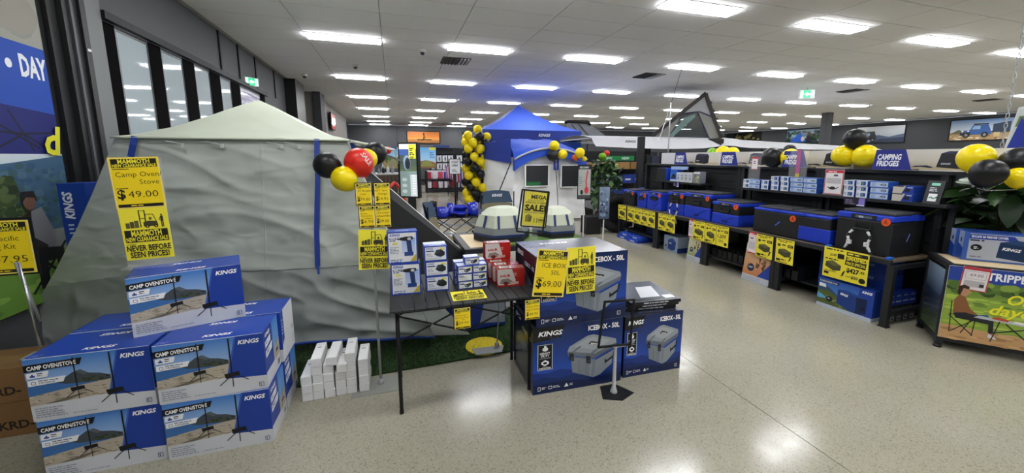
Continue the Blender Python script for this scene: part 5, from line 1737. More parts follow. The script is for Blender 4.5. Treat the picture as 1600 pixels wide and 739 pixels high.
# shelving behind the gazebo and the ficus
tub_rack = rack('dark shelving of blue tubs behind the leafy plant', 7.4, 12.4, 2.6, .6, [.1, .62, 1.12], 1.75, back=SHB)
a = Art().rect(0, 0, .4, .3, '#24409e')
a.rect(.08, .1, .3, .16, '#dfe4f0')
tf = a.mesh('printed_front')
for z, lb in ((.101, 'bottom'), (.621, 'middle')):
    stock_row('blue_tub', 'blue tub on the %s board behind the leafy plant' % lb, 'tub', 'blue tubs behind the plant', 6.36, 12.3, z, 6, .4, .4, .3, .015, ['#24409e', '#1d3588'], tf)
hb = M().box(-.5, -.345, 1.42, .8, -.332, 1.58).build('header_banner', mat('banner_green', '#1c8a4c', .6), tub_rack)
hb['label'] = 'green NEW banner'
Art().rect(0, 0, 1.3, .16, '#1c8a4c').text('NEW', .8, .035, .09, '#e8f4ea', w=.3, bold=.03).text('NEW', .12, .035, .09, '#bfe4c8', w=.3, bold=.03).build('lettering', hb, (-.5, -.3455, 1.42))
stock_row('brown_carton', 'brown carton on the top board by the green banner', 'carton', 'brown cartons by the green banner', 6.5, 12.3, 1.121, 5, .42, .4, .24, .03, ['#b08a58', '#a07a4a', '#c8b23a'])
cluster('green and red balloons near the green banner', [(BGN, .13, 6.55, 11.4, 1.55, (0, 0, 0)), (BR_, .1, 6.82, 11.6, 1.66, (0, .3, 0))], (6.65, 11.7, .002), tie=True)
# shelving behind the gazebo left
rack('white and blue stock shelving seen through the balloon column', 5.25, 17.5, 3.6, .5, [.1, .7, 1.3], 1.9, back=SHB)
for z, lb in ((.101, 'bottom'), (.701, 'middle'), (1.301, 'top')):
    stock_row('blue_box', 'blue and white box on the %s board beyond the gazebo' % lb, 'box', 'boxes beyond the gazebo', 3.72, 17.4, z, 7, .42, .3, .4, .06, ['#2a4cb4', '#c9cfdc', '#2a3d78', '#b7462f'])
# long dark gondolas under the awning
for x, y, lb in ((8.5, 13.5, 'dark stock shelving under the awning, left bay'), (11.5, 13.5, 'dark stock shelving under the awning, middle bay'), (14.5, 13.5, 'dark stock shelving under the awning, right bay')):
    rack(lb, x + 1.0, y + .6, 2.8, .6, [.1, .7, 1.25], 1.75, back=SHB)
    stock_row('dark_box', 'dark box on top board of awning shelving, %s' % lb.split('awning, ')[1], 'box', 'dark boxes under the awning', x - .2, y + .5, 1.251, 6, .38, .3, .34, .05, ['#1e2c58', '#27314a', '#3a4a7c', '#b58a3a'])
# ------------------------------------------------------------------ fridge shelving on the right
SY = [2.2, 3.29, 4.39, 5.49, 6.62]
X0, X1, DK = 4.22, 4.84, .625
t = thing('fridge_shelving', 'long black steel shelving carrying the portable fridges', 'shelf', (X0, 4.4, 0))
def lo_(x, y, z):
    return (x - X0, y - 4.4, z)
def sbox(x0, y0, z0, x1, y1, z1, name, m=SHB, bev=0.0):
    p = lo_(x0, y0, z0)
    q_ = lo_(x1, y1, z1)
    return M().box(*p, *q_).build(name, m, t, bevel=bev)
for k, y in enumerate(SY):
    for dy in ((0,) if k in (0, 4) else (-.03, .03)):
        sbox(X0, y + dy - .027, .01, X0 + .05, y + dy + .027, DK - .045, 'leg')
        sbox(X1 - .05, y + dy - .027, .01, X1, y + dy + .027, 1.40, 'upright')
        sbox(X0 - .005, y + dy - .035, 0, X0 + .055, y + dy + .035, .01, 'foot', BLKS)
        sbox(X0 + .05, y + dy - .02, .11, X1 - .05, y + dy + .02, .15, 'end_rail')
        sbox(X0 + .05, y + dy - .02, DK - .085, X1 - .05, y + dy + .02, DK - .045, 'end_rail')
for a_, b_ in zip(SY, SY[1:]):
    sbox(X0, a_ + .003, DK - .045, X0 + .03, b_ - .003, DK, 'front_beam', SHB, .002)
    sbox(X0 + .03, a_ + .003, DK - .02, X1, b_ - .003, DK - .001, 'deck_board', mat('deck_wood', '#6b5d4a', .6))
    sbox({2.2: 4.38, 4.39: 4.66}.get(a_, X0 + .06), a_ + .06, .13, X1 - .05, b_ - .06, .15, 'lower_board')
for a_, b_ in zip(SY, SY[1:]):
    for k in range(7):
        sbox(X1 + .001, a_ + .004, DK + k * .112, X1 + .02, b_ - .004, DK + k * .112 + .106, 'back_slat', mat('slatwall_black', '#17191b', .55))
sbox(X1 + .02, SY[0] - .03, 0, X1 + .05, SY[-1] + .03, 1.40, 'back_panel', SHB)
sbox(X1 - .06, SY[0] - .3, 1.385, X1 + .12, SY[-1] + .03, 1.415, 'top_cap', SHB)
UZ = 1.13
for y0, y1 in ((2.07, 4.22), (4.95, 6.1)):
    sbox(4.60, y0, UZ - .03, X1, y1, UZ, 'upper_shelf', SHB, .002)
    for y in (y0 + .03, (y0 + y1) / 2, y1 - .03):
        sbox(4.75, y - .02, DK, 4.785, y + .02, UZ - .03, 'shelf_support')

# ------------------------------------------------------------------ portable fridges
FB = mat('fridge_blue', '#1f3fc4', .45)
FK = mat('fridge_black', '#1c1d1f', .5, bump=.1, bscale=220, bdist=.001)
FL = mat('fridge_lid', '#3c3d40', .65, bump=.15, bscale=260, bdist=.001)
ORG = mat('orange_sticker', '#ea5a1c', .5)
def sticker(parent, x, y, z, rot):
    o = M().lathe([(.036, 0), (.036, .002)], 20).build('warranty_sticker', ORG, parent, (x, y, z), (rot[0] + PI / 2, rot[1], rot[2]))
    a = Art().text('2', -.01, .004, .02, INK, bold=.04)
    a.text('YEAR', -.018, -.006, .008, INK, bold=.03)
    a.rect(-.022, -.014, .022, -.010, INK)
    a.build('lettering', o, (0, 0, .0022), (-PI / 2, 0, 0))
    return o
def fridge(lab, x0, y0, y1, depth, h, kind, strap_on=False):
    # front faces the aisle (-X); local x runs along -Y
    w = y0 - y1
    t = thing('portable_fridge', lab, 'fridge', (x0 + depth / 2, (y0 + y1) / 2, DK + .001), -PI / 2, 'portable fridges on the shelving')
    W, D = w / 2, depth / 2
    hl = h * (.80 if kind != 'long' else .84)
    if kind == 'two':
        M().box(-W, -D, 0, W, D, h * .46).build('lower_shell', FB, t, bevel=.012, seg=2)
        M().box(-W + .004, -D + .004, h * .46, W - .004, D - .004, hl).build('body', FK, t, bevel=.006)
        for s in (-1, 1):
            M().bar((s * W * .75, -D - .002, h * .40), (-s * W * .1, -D - .002, h * .16), .012, .006).build('rib', FB, t)
        M().box(-.045, -D - .004, h * .12, .045, -D, h * .18).build('plug_socket', FK, t)
        M().box(-W - .002, -D + .03, .03, -W + .002, D - .03, h * .4).build('vent_panel', FB, t)
    elif kind == 'blue':
        M().box(-W, -D, 0, W, D, hl).build('body', FB, t, bevel=.012, seg=2)
        for s in (-1, 1):
            M().bar((s * W * .8, -D - .002, h * .45), (-s * W * .2, -D - .002, h * .12), .012, .006).build('rib', FB, t)
        M().box(-W * .6, -D - .004, h * .55, W * .6, -D, h * .66).build('handle_recess', FK, t)
    else:
        M().box(-W, -D, 0, W, D, hl).build('body', FK, t, bevel=.014, seg=2)
    rim = M().box(-W - .004, -D - .004, hl, W + .004, D + .004, h * .93).build('lid_rim', FB, t, bevel=.01, seg=2)
    M().box(-W + .014, -D + .05, h * .925, W - .014, D - .01, h).build('lid', FL, t, bevel=.012, seg=2)
    if kind in ('two', 'black', 'blue'):
        M().box(-W * .45, -D - .008, hl + .008, W * .45, -D - .002, h * .915).build('control_panel', FK, rim)
        a = Art().rect(-W * .3, hl + h * .03, W * .3, hl + h * .09, '#54606e').text('888', -W * .18, hl + h * .035, h * .045, '#d4dce8', bold=.02)
        a.build('display', rim, (0, -D - .0085, 0))
        zc = h * .62
        hm = M().box(-.075, -D - .012, zc - .03, -.06, -D, zc + .03).box(.06, -D - .012, zc - .03, .075, -D, zc + .03).box(-.075, -D - .03, zc - .03, .075, -D - .012, zc - .012)
        hm.build('handle', FK, t, bevel=.003)
        M().box(-.055, -D - .003, zc - .012, .055, -D, zc + .035).build('handle_recess', BLKS, t)
        sticker(t, W * .78, -D - .006, h * .80, (0, 0, 0))
    if kind == 'long':
        vp = M().box(W * .28, -D - .006, .012, W + .006, D * .5, h * .5).build('vent_panel', FB, t, bevel=.006)
        for k in range(9):
            M().box(W * .33, -D - .009, .03 + k * h * .048, W * .95, -D - .006, .036 + k * h * .048).build('louvre', FB, vp)
        for u in (-.35, .30):
            M().box(W * u - .05, -D - .014, hl + .004, W * u + .05, -D - .003, h * .95).build('latch', FB, rim, bevel=.003)
        M().box(-.006, -D + .05, h * .99, .006, D - .02, h + .003).build('lid_gap', BLKS, t)
        M().box(W * .3, -D * .1, h, W * .5, D * .2, h + .004).build('cup_recess', BLKS, t)
        sticker(t, W * .12, -D - .006, h * .70, (0, 0, 0))
        a = Art()
        for k in range(8):
            a.line([(-W * .95 + k * .07, h * .22), (-W * .95 + k * .07 + .14, h * .62)], .003, '#34363a')
        a.line([(-W * .34, h * .36), (-W * .22, h * .52)], .014, '#4f6fd8')
        a.build('relief_stripes', t, (0, -D - .0005, 0))
    if kind == 'black':
        # long side toward the viewer (local +x)
        a = Art()
        for k in range(7):
            a.line([(.06 + k * .022, h * .45), (.06 + k * .022 + .06, h * .70)], .003, '#34363a')
        a.line([(depth * .50, h * .34), (depth * .58, h * .52)], .014, '#6f8be0')
        a.build('relief_stripes', t, (W + .0006, -D, 0), (0, 0, PI / 2))
        M().box(W - .001, -D + .25, hl + .01, W + .012, -D + .34, h * .95).build('latch', FB, rim)
    return t
fridge('small black fridge with blue lid at the far end of shelving', 4.30, 6.62, 6.27, .40, .305, 'black')
fridge('small all-blue fridge, second from the far end', 4.31, 6.18, 5.92, .42, .285, 'blue')
fridge('blue fridge with grey lid, third from the far end', 4.31, 5.88, 5.50, .43, .34, 'blue')
fridge('tall narrow black over blue fridge with white straps', 4.30, 5.32, 4.95, .44, .385, 'two')
fridge('large black over blue fridge in the middle of shelving', 4.30, 4.93, 4.41, .44, .405, 'two')
fridge('low wide black over blue fridge right of the large one', 4.30, 4.37, 3.92, .44, .33, 'two')
fridge('long black chest fridge with blue vent, two lids', 4.30, 3.70, 2.79, .44, .325, 'long')
f8 = fridge('big black fridge with handle and white strap, nearest on shelving', 4.30, 2.735, 2.27, .445, .41, 'black')
def strap_thing(lab, x, y, z0, z1, wd):
    t = thing('tie_strap', lab, 'strap', (x, y, z0))
    WS = mat('strap_white', '#d9dadc', .6)
    BS = mat('strap_dark', '#202226', .6)
    for s, bend in ((1, .5), (-1, .35)):
        pts = [(0, s * .05, z1 - z0), (-.012, s * (.05 + .05), (z1 - z0) * .72), (-.02, s * (wd * .62), (z1 - z0) * .42), (-.012, s * wd, .01)]
        for k, (a_, b_) in enumerate(zip(pts, pts[1:])):
            n = 4
            for j in range(n):
                p_ = Vector(a_).lerp(Vector(b_), j / n)
                q_ = Vector(a_).lerp(Vector(b_), (j + 1) / n)
                M().tube([p_, q_], .010 if j % 2 == 0 else .012, 6).build('webbing', WS if j % 3 else BS, t)
        M().box(-.03, s * wd * .62 - .018, (z1 - z0) * .42 - .02, -.008, s * wd * .62 + .018, (z1 - z0) * .42 + .02).build('buckle', WS, t)
    return t
strap_thing('white tie-down strap hanging from the nearest black fridge handle', 4.268, 2.50, DK + .002, .86, .12)
strap_thing('white tie-down straps on the tall narrow fridge', 4.268, 5.12, .45, .84, .1)
for y, lb in ((2.76, 'left'), (2.24, 'right')):
    o = tag(M().box(-.03, -.018, 0, .03, .018, .022).build('slide_clip', mat('clip_blue', '#2a6ad0', .4), None, (4.262, y, DK + .001), bevel=.003), 'small blue clip at the %s front foot of the nearest fridge' % lb, 'clip')

# ------------------------------------------------------------------ yellow fridge tags on the shelf edge
def tag_art(w, h, price=None):
    a = Art()
    a.rect(0, 0, w, h, '#f2e23a')
    a.smalls(w * .08, h * .93, w * .84, 1, .01, h * .03, INK, 2)
    a.smalls(w * .2, h * .87, w * .6, 1, .01, h * .03, INK, 3)
    a.ell(w * .18, h * .74, w * .09, h * .06, '#4a4620')
    a.smalls(w * .34, h * .74, w * .25, 1, .01, h * .045, INK, 5)
    a.rect(w * .66, h * .69, w * .94, h * .80, INK)
    a.smalls(w * .70, h * .73, w * .2, 1, .01, h * .03, '#f2e23a', 6)
    if price:
        a.text(price, w * .12, h * .42, h * .14, INK, w=w * .7, bold=.03)
        a.ell(w * .78, h * .14, w * .12, h * .08, INK)
        a.smalls(w * .2, h * .28, w * .5, 2, h * .07, h * .03, INK, 7)
    else:
        a.poly([(w * .15, h * .38), (w * .17, h * .56), (w * .5, h * .62), (w * .86, h * .52), (w * .84, h * .32), (w * .55, h * .26)], '#4a4a2a')
        a.poly([(w * .17, h * .56), (w * .5, h * .62), (w * .86, h * .52), (w * .52, h * .46)], '#6a683a')
        a.poly([(w * .72, h * .1), (w * .80, h * .22), (w * .76, h * .22), (w * .86, h * .34), (w * .92, h * .34), (w * .84, h * .2), (w * .88, h * .2)], INK)
        a.rect(w * .06, h * .08, w * .3, h * .17, INK)
        a.smalls(w * .33, h * .12, w * .36, 1, .01, h * .05, INK, 9)
        a.rect(w * .06, h * .03, w * .7, h * .055, INK)
    return a
tags = [(6.639, 6.365, 0), (6.324, 6.11, 0), (6.105, 5.895, 0), (5.892, 5.695, 0), (5.692, 5.495, 0), (5.412, 5.215, 0), (5.212, 5.0, 0), (4.613, 4.376, 0), (4.374, 4.171, 0), (4.169, 3.96, '1,277'), (3.545, 3.324, 0), (3.291, 3.07, 0)]
for k, (ya, yb, pr) in enumerate(tags):
    w = ya - yb - .006
    h = .28
    t = thing('price_tag', 'yellow fridge price tag on the shelf edge, %s from the far end' % ORD[k], 'price tag', (4.213, (ya + yb) / 2, .342), -PI / 2, 'yellow tags along the shelf edge')
    sheet(t, 'card', w, h, tag_art(w, h, pr or None), (-w / 2, -.004, 0), (.03, 0, 0))
w, h = .40, .31
a = Art().rect(0, 0, w, h, '#f2e23a')
a.smalls(.02, h - .025, .16, 1, .01, .012, INK, 2)
a.text('$349', .06, h - .085, .022, INK, w=.06, bold=.03)
a.rect(.13, h - .10, .19, h - .05, INK)
a.smalls(.02, h - .125, .17, 1, .01, .012, INK, 4)
a.poly([(.02, .11), (.03, .16), (.09, .18), (.17, .14), (.165, .09), (.10, .075)], '#4a4a2a')
a.poly([(.03, .16), (.09, .18), (.17, .14), (.10, .125)], '#6a683a')
a.rect(.015, .03, .06, .055, INK)
a.text('BASE FREE DROP', .02, .06, .012, INK, w=.11, bold=.02, shear=.2)
a.poly([(.17, .03), (.185, .06), (.178, .06), (.20, .10), (.21, .10), (.195, .055), (.202, .055)], INK)
a.rect(.21, h - .05, w - .01, h - .015, INK)
a.smalls(.22, h - .038, .16, 1, .01, .014, '#f2e23a', 3)
a.poly([(.20, .165), (.21, h - .06), (w - .015, h - .065), (w - .02, .155)], INK)
a.text('SMASHED', .215, .215, .036, '#f2e23a', w=.17, bold=.04, shear=.15)
a.text('PRICE SPECIAL', .212, .173, .026, '#f2e23a', w=.165, bold=.03, shear=.15)
a.text('$427', .22, .095, .042, INK, w=.11, bold=.04)
a.text('.95', .335, .11, .022, INK, w=.04, bold=.03)
a.text('SAVE', .22, .045, .014, INK, w=.04)
a.text('$50', .265, .04, .026, INK, w=.06, bold=.03)
a.ell(.36, .04, .028, .026, INK)
t = thing('price_tag', 'large yellow SMASHED price tag below the nearest fridge', 'price tag', (4.213, 2.555, .335), -PI / 2)
sheet(t, 'card', w, h, a, (-w / 2, -.005, 0), (.04, 0, 0))
def pink_card(lab, y, z, w=.11, h=.27, x=4.212, rz=-PI / 2, name='price_card'):
    t = thing(name, lab, 'price card', (x, y, z), rz)
    a = Art().rect(0, 0, w, h, '#e9d9dc')
    a.rect(0, h * .88, w, h, '#c23040')
    a.smalls(w * .1, h * .9, w * .8, 1, .01, h * .03, '#f2e4e6')
    a.outline(w * .12, h * .6, w * .88, h * .82, w * .02, '#b9a9ac')
    a.smalls(w * .25, h * .68, w * .5, 1, .01, h * .06, '#55505a', 3)
    a.rect(w * .1, h * .2, w * .9, h * .55, '#c9c2c6')
    a.rect(0, 0, w, h * .05, '#c23040')
    sheet(t, 'card', w, h, a, (-w / 2, -.003, 0))
pink_card('white and red price card left of the tags by the far bay', 4.66, .36, .08)
pink_card('white and red price card beside the tenth yellow tag', 3.605, .36, .11)

# ------------------------------------------------------------------ stock under the fridge shelving
w, d, h = .50, .12, .30
a = Art()
a.rect(0, 0, w, h, '#2d62c0')
a.grad(0, h * .45, w, h, '#4d8ad4', '#2a55b0')
a.poly([(0, h * .75), (.06, h * .8), (.13, h * .68), (.2, h * .5), (0, h * .4)], '#35506a')
a.poly([(0, h * .12), (0, h * .55), (.1, h * .6), (.34, h * .3), (.34, h * .05)], '#54622f')
a.poly([(0, h * .3), (0, h * .48), (.05, h * .42), (.1, h * .32), (.02, h * .28)], '#5fa8d8')
blobs(a, .08, h * .15, .3, h * .4, 30, .02, ['#6a7a3c', '#48562a', '#7d8c4a'], 3, .5)
a.poly([(.34, 0), (.38, h), (w, h), (w, 0)], '#1b3f9e')
a.poly([(.19, h * .26), (.19, h * .75), (.36, h * .66), (.36, h * .08)], '#1b3c84')
a.poly([(.36, h * .66), (.36, h * .08), (.45, h * .2), (.45, h * .68)], '#10244f')
a.poly([(.19, h * .75), (.27, h * .8), (.45, h * .68), (.36, h * .66)], '#254a9a')
a.rect(.405, h * .28, .435, h * .4, '#0b1428')
a.text('KINGS', .215, h * .60, .022, '#ffffff', w=.07, bold=.03, shear=.2, rot=-.12)
a.poly([(0, h * .87), (0, h * .94), (.2, h * .95), (.19, h * .87)], '#10141e')
a.text('ESCAPE 50 FRIDGE COVER', .01, h * .885, .013, '#ffffff', w=.17, bold=.02)
a.poly([(.01, h * .7), (.01, h * .82), (.07, h * .82), (.08, h * .7)], '#e9edf4')
a.ell(.12, h * .33, .03, .028, '#10182c')
a.smalls(.105, h * .33, .03, 1, .01, .008, '#dfe4ee')
logo(a, .40, h * .86, .022, w=.085)
a.rect(0, 0, w, h * .12, '#b9c3d4')
simple_carton('fridge_cover_carton', 'blue fridge cover carton on the floor below the nearest fridge', 'carton', None, (4.235 + d / 2, 2.545, 0), -PI / 2, w, d, h, '#1b3f9e', a.mesh('printed_front'), None, Art().rect(0, 0, d, h, '#1b3f9e').rect(0, 0, d, h * .12, '#b9c3d4').mesh('printed_side')).location.z = .0
bmx = carton_mesh('blue_carton', .30, .26, .13, '#1c3f9c')
for k, (y, z, lb) in enumerate(((2.50, .152, 'front bottom'), (2.815, .152, 'rear bottom'), (2.50, .2825, 'front middle'), (2.815, .2825, 'rear middle'), (2.505, .413, 'front top'), (2.815, .413, 'rear top'))):
    simple_carton('blue_carton', 'dark blue carton behind the SMASHED tag, ' + lb, 'carton', 'cartons behind the large yellow tag', (4.60, y, z), -PI / 2, .30, .26, .13, bmx, logo(Art(), .08, .07, .022, '#8ea6dc', w=.12).mesh('printed_front'))
w, d, h = .10, .07, .12
a = Art().rect(0, 0, w, h, '#1d45ac').text('KINGS', .015, .085, .012, '#dfe6f6', w=.06, bold=.03, shear=.2)
a.rect(.01, .03, .09, .04, '#dfe6f6')
bx = a.mesh('printed_front')
bm2 = carton_mesh('small_blue_box', w, d, h, '#1d45ac')
for k in range(4):
    simple_carton('small_blue_box', 'small blue box on the lower end board, %s from the aisle' % ORD[k], 'box', 'small blue boxes on the lower end board', (4.435 + k * .103, 2.30, .1515), 0, w, d, h, bm2, bx)
a = Art().rect(0, 0, .09, .06, '#3a3c40')
a.outline(.025, .012, .065, .048, .006, '#c4c6ca')
gf = a.mesh('printed_front')
gmx = carton_mesh('grey_drawer_box', .09, .2, .06, '#3a3c40')
for k in range(8):
    simple_carton('grey_drawer_box', 'grey drawer box on the floor under the end board, %s row, %s from aisle' % (('lower', 'upper')[k // 4], ORD[k % 4]), 'box', 'grey drawer boxes under the end board', (4.43 + (k % 4) * .095, 2.34, (k // 4) * .0605), 0, .09, .2, .06, gmx, gf)
# nested bins on the two middle bays
def bins(lab, y0, y1, zs, group):
    n = 0
    for zi, z in enumerate(zs):
        k = 0
        y = y0
        while y - .085 > y1:
            m = M().box(-.035, 0, 0, .035, .40, .006).box(-.035, 0, 0, -.030, .40, .16).box(.030, 0, 0, .035, .40, .16).box(-.03, 0, 0, .03, .006, .11).box(-.03, .394, 0, .03, .40, .16)
            if 'bin_me' not in b_me:
                b_me['bin_me'] = m.mesh('plastic_bin', mat('bin_black', '#141518', .5))
            o = obj('plastic_bin', b_me['bin_me'], None, (X0 + .09, y, z), (0, 0, -PI / 2))
            tag(o, 'black plastic bin in the %s, %s from the far side' % (lab, ORD[k]), 'bin', group)
            y -= .088
            k += 1
bins('bay below the two lid fridge', 3.20, 3.0, (.152,), 'black bins under the chest fridge')
bins('bay below the wide fridge', 4.28, 3.42, (.152,), 'black bins under the middle fridge')
# picture cards
def lifestyle(lab, y0, y1, z1, cols, x=4.235, lean=.12):
    w = y0 - y1
    h = z1
    a = Art().rect(0, 0, w, h, cols[0])
    a.grad(0, h * .16, w, h * .8, cols[1], cols[2])
    a.poly([(w * .55, h * .16), (w, h * .62), (w, h * .16)], '#223f9c')
    a.ell(w * .28, h * .36, w * .13, w * .13, '#1b2a4c')
    a.text('12V', w * .2, h * .35, h * .04, '#e8ecf2', w=w * .16, bold=.03)
    blobs(a, w * .45, h * .35, w * .8, h * .62, 18, w * .05, ['#6a4a32', '#8a5f3c', '#4a3426'], 4, 1.2)
    a.rect(0, 0, w, h * .15, '#b5bac4')
    a.smalls(w * .05, h * .08, w * .9, 2, h * .05, h * .02, '#8f96a4', 3)
    a.rect(0, h * .8, w, h, '#d9dce2')
    a.smalls(w * .1, h * .9, w * .6, 2, h * .06, h * .03, '#2a3d78', 3)
    t = thing('picture_card', lab, 'card', (x, (y0 + y1) / 2, .002), -PI / 2)
    b = M().box(-w / 2, 0, 0, w / 2, .012, h).build('board', mat('board_white', '#d8dade', .6), t, rot=(-lean, 0, 0))
    a.build('printed_face', b, (-w / 2, -.0006, 0), m=PAPER)
lifestyle('orange desert picture card under the tenth fridge tag', 3.74, 3.36, .47, ('#c9b49a', '#c47a48', '#d8b48c'))
lifestyle('pale landscape picture card under the middle yellow tags', 4.74, 4.47, .45, ('#d3cdb4', '#8f9a6a', '#dcd8b8'))
w, d, h = .33, .30, .26
a = Art().rect(0, 0, w, h, '#8ea0b8')
a.poly([(.10, .04), (.10, .19), (.21, .23), (.29, .18), (.28, .05), (.2, .02)], '#1c3a7c')
a.poly([(.10, .19), (.21, .23), (.29, .18), (.19, .15)], '#2a4a94')
a.text('KINGS', .12, .13, .018, '#ffffff', w=.07, bold=.03, shear=.2)
a.ell(.05, .08, .02, .02, '#1b2a4c')
simple_carton('fridge_carton', 'pale blue carton with a cooler picture under the strapped fridge', 'carton', None, (4.31 + d / 2, 5.2, 0), -PI / 2, w, d, h, '#8c9cb4', a.mesh('printed_front'), None, Art().rect(0, 0, d, h, '#9aa8bc').rect(0, 0, d, .08, '#1c3a7c').mesh('printed_side'))
fb = carton_mesh('flat_blue_box', .30, .36, .055, '#1f48b4')
ff = logo(Art(), .10, .015, .022, '#e8ecf6', w=.11).mesh('printed_front')
for x, y, z, lb in ((4.30, 6.36, 0, 'left lower'), (4.29, 6.02, 0, 'right lower'), (4.33, 6.33, 1, 'left upper'), (4.33, 6.0, 1, 'right upper')):
    simple_carton('flat_blue_box', 'flat blue box on the floor at the far end of shelving, ' + lb, 'carton', 'flat blue boxes under the shelving', (x, y, z * .056), -PI / 2 + .12, .30, .36, .055, fb, ff)
simple_carton('speaker_box', 'black box with round speaker under the far end tag', 'carton', None, (4.62, 6.35, .151), -PI / 2, .3, .28, .2, '#202226', Art().ell(.15, .1, .05, .05, '#55585c').ell(.15, .1, .03, .03, '#202226').mesh('printed_front'))
simple_carton('fridge_carton', 'dark navy carton on the lower board by the far end', 'carton', None, (4.60, 5.9, .151), -PI / 2, .3, .3, .24, '#1a2a58', logo(Art(), .06, .15, .02, '#c9d3ea', w=.1).mesh('printed_front'))

# ------------------------------------------------------------------ cartons on the upper shelf
w, d, h = .15, .16, .058
a = Art().rect(0, 0, w, h, '#b9cbe6')
a.rect(0, 0, w, h * .12, '#5f86cc')
a.rect(0, h * .88, w, h, '#3f66bc')
a.text('KINGS', .012, .036, .008, '#2348a4', w=.035, bold=.03, shear=.2)
a.smalls(.012, .022, .05, 2, .008, .004, '#5a74a8')
a.line([(.085, .022), (.10, .034), (.125, .036), (.135, .024), (.115, .018), (.095, .026)], .006, '#20242c')
ca = a.mesh('printed_front')
a = Art().rect(0, 0, .1, h, '#d9dde4')
a.rect(.04, .012, .085, .05, '#3a66b4')
a.ell(.058, .03, .009, .012, '#7f9a5a')
a.rect(.065, .022, .08, .042, '#1b3f8a')
a.smalls(.006, .04, .03, 3, .01, .005, '#6a7cb4')
cb_ = a.mesh('printed_front')
a = Art().rect(0, 0, .16, h * 1.25, '#c9c2b4')
a.poly([(.07, 0), (.10, h * 1.25), (.16, h * 1.25), (.16, 0)], '#1f3f9e')
a.poly([(.085, .02), (.10, .05), (.135, .045), (.13, .018)], '#20242c')
a.rect(.0, h * 1.1, .08, h * 1.25, '#23252a')
logo(a, .11, .055, .008, w=.04)
cc_ = a.mesh('printed_front')
amesh = carton_mesh('charger_carton', .15, .16, h, ['#3f66bc', '#5f86cc', '#b9cbe6', '#2a55b4', '#2a55b4', '#2a55b4'])
bmesh_ = carton_mesh('charger_carton', .10, .16, h, ['#3f66bc', '#c3cfe2', '#d9dde4', '#2a55b4', '#2a55b4', '#2a55b4'])
cmesh = carton_mesh('charger_carton', .16, .16, h * 1.25, ['#3f66bc', '#1f3f9e', '#c9c2b4', '#1f3f9e', '#2a55b4', '#2a55b4'])
def ustack(yc, n, me, fm, w_, h_, lab, dz=0):
    for k in range(n):
        simple_carton('charger_carton', '%s, %s from the shelf' % (lab, ORD[k]), 'carton', 'charger cartons on the upper shelf', (4.69 + .006 * (k % 2), yc + .004 * ((k * 7) % 3 - 1), UZ + .0005 + k * (h_ + .0005)), -PI / 2, w_, .16, h_, me, fm)
ustack(4.13, 2, bmesh_, cb_, .10, h, 'white and blue charger carton in the far left stack')
ustack(4.00, 2, amesh, ca, .15, h, 'pale blue cable carton, left stack')
ustack(3.85, 2, bmesh_, cb_, .10, h, 'white and blue charger carton, second stack')
ustack(3.71, 3, bmesh_, cb_, .10, h, 'white and blue charger carton, third stack left of the card')
ustack(3.58, 3, bmesh_, cb_, .10, h, 'white and blue charger carton, fourth stack left of the card')
ustack(3.43, 3, amesh, ca, .15, h, 'pale blue cable carton just left of the price card')
ustack(3.27, 3, amesh, ca, .15, h, 'pale blue cable carton behind the price card')
ustack(2.86, 3, bmesh_, cb_, .10, h, 'white and blue charger carton right of the price card')
ustack(2.74, 3, bmesh_, cb_, .10, h, 'white and blue charger carton, second right of the card')
ustack(2.59, 3, amesh, ca, .15, h, 'pale blue cable carton, stack right of centre')
ustack(2.40, 2, cmesh, cc_, .16, h * 1.25, 'beige and navy carton near the right end')
t = thing('leaflet_stand', 'black leaflet board with a green badge at shelf end', 'sign', (4.64, 2.20, UZ + .001), -PI / 2)
b = M().box(-.06, 0, 0, .06, .02, .21).build('board', BLK, t, rot=(-.25, 0, 0))
a = Art().rect(0, 0, .12, .21, '#2c2f33')
a.rect(.03, .165, .09, .19, '#8fd8c0')
a.smalls(.025, .14, .07, 3, .014, .008, '#cfd4d8')
a.rect(.03, .02, .09, .09, '#eef2f2')
a.line([(.035, .05), (.05, .06), (.065, .045), (.085, .055)], .01, '#2f8f6a')
a.build('printed_face', b, (-.06, -.0008, 0))
t = thing('acrylic_price_card', 'red bordered price card in a clear holder on upper shelf', 'price card', (4.615, 3.02, UZ + .001), -PI / 2)
M().box(-.10, 0, 0, .10, .003, .285).box(-.10, 0, 0, .10, .04, .003).build('holder', ACR, t)
a = Art().rect(0, 0, .19, .27, '#e8e4e4')
a.outline(.006, .006, .184, .264, .008, '#c23040')
a.rect(.01, .235, .18, .26, '#c23040')
a.smalls(.03, .243, .13, 1, .01, .01, '#f4dede')
a.smalls(.09, .20, .06, 1, .01, .02, '#5a5660', 3)
a.rect(.02, .12, .17, .18, '#bdbabc')
a.ell(.09, .07, .03, .018, '#202226')
a.line([(.04, .08), (.07, .06)], .012, '#202226')
a.line([(.12, .06), (.15, .085)], .008, '#202226')
a.build('printed_face', t, (-.095, -.001, .008), m=PAPER)
t = thing('acrylic_price_card', 'small red and white card in a clear stand above the shelf', 'price card', (4.70, 4.10, 1.25), -PI / 2)
M().box(-.09, 0, 0, .09, .003, .33).build('holder', ACR, t)
M().box(-.09, -.01, -.002, .09, .05, .002).build('foot', ACR, t)
a = Art().rect(0, 0, .10, .17, '#ece6e6').outline(.004, .004, .096, .166, .006, '#c23040').rect(.006, .145, .094, .164, '#c23040').smalls(.03, .10, .05, 2, .025, .015, '#77727a')
a.build('printed_face', t, (-.05, -.001, .13), m=PAPER)
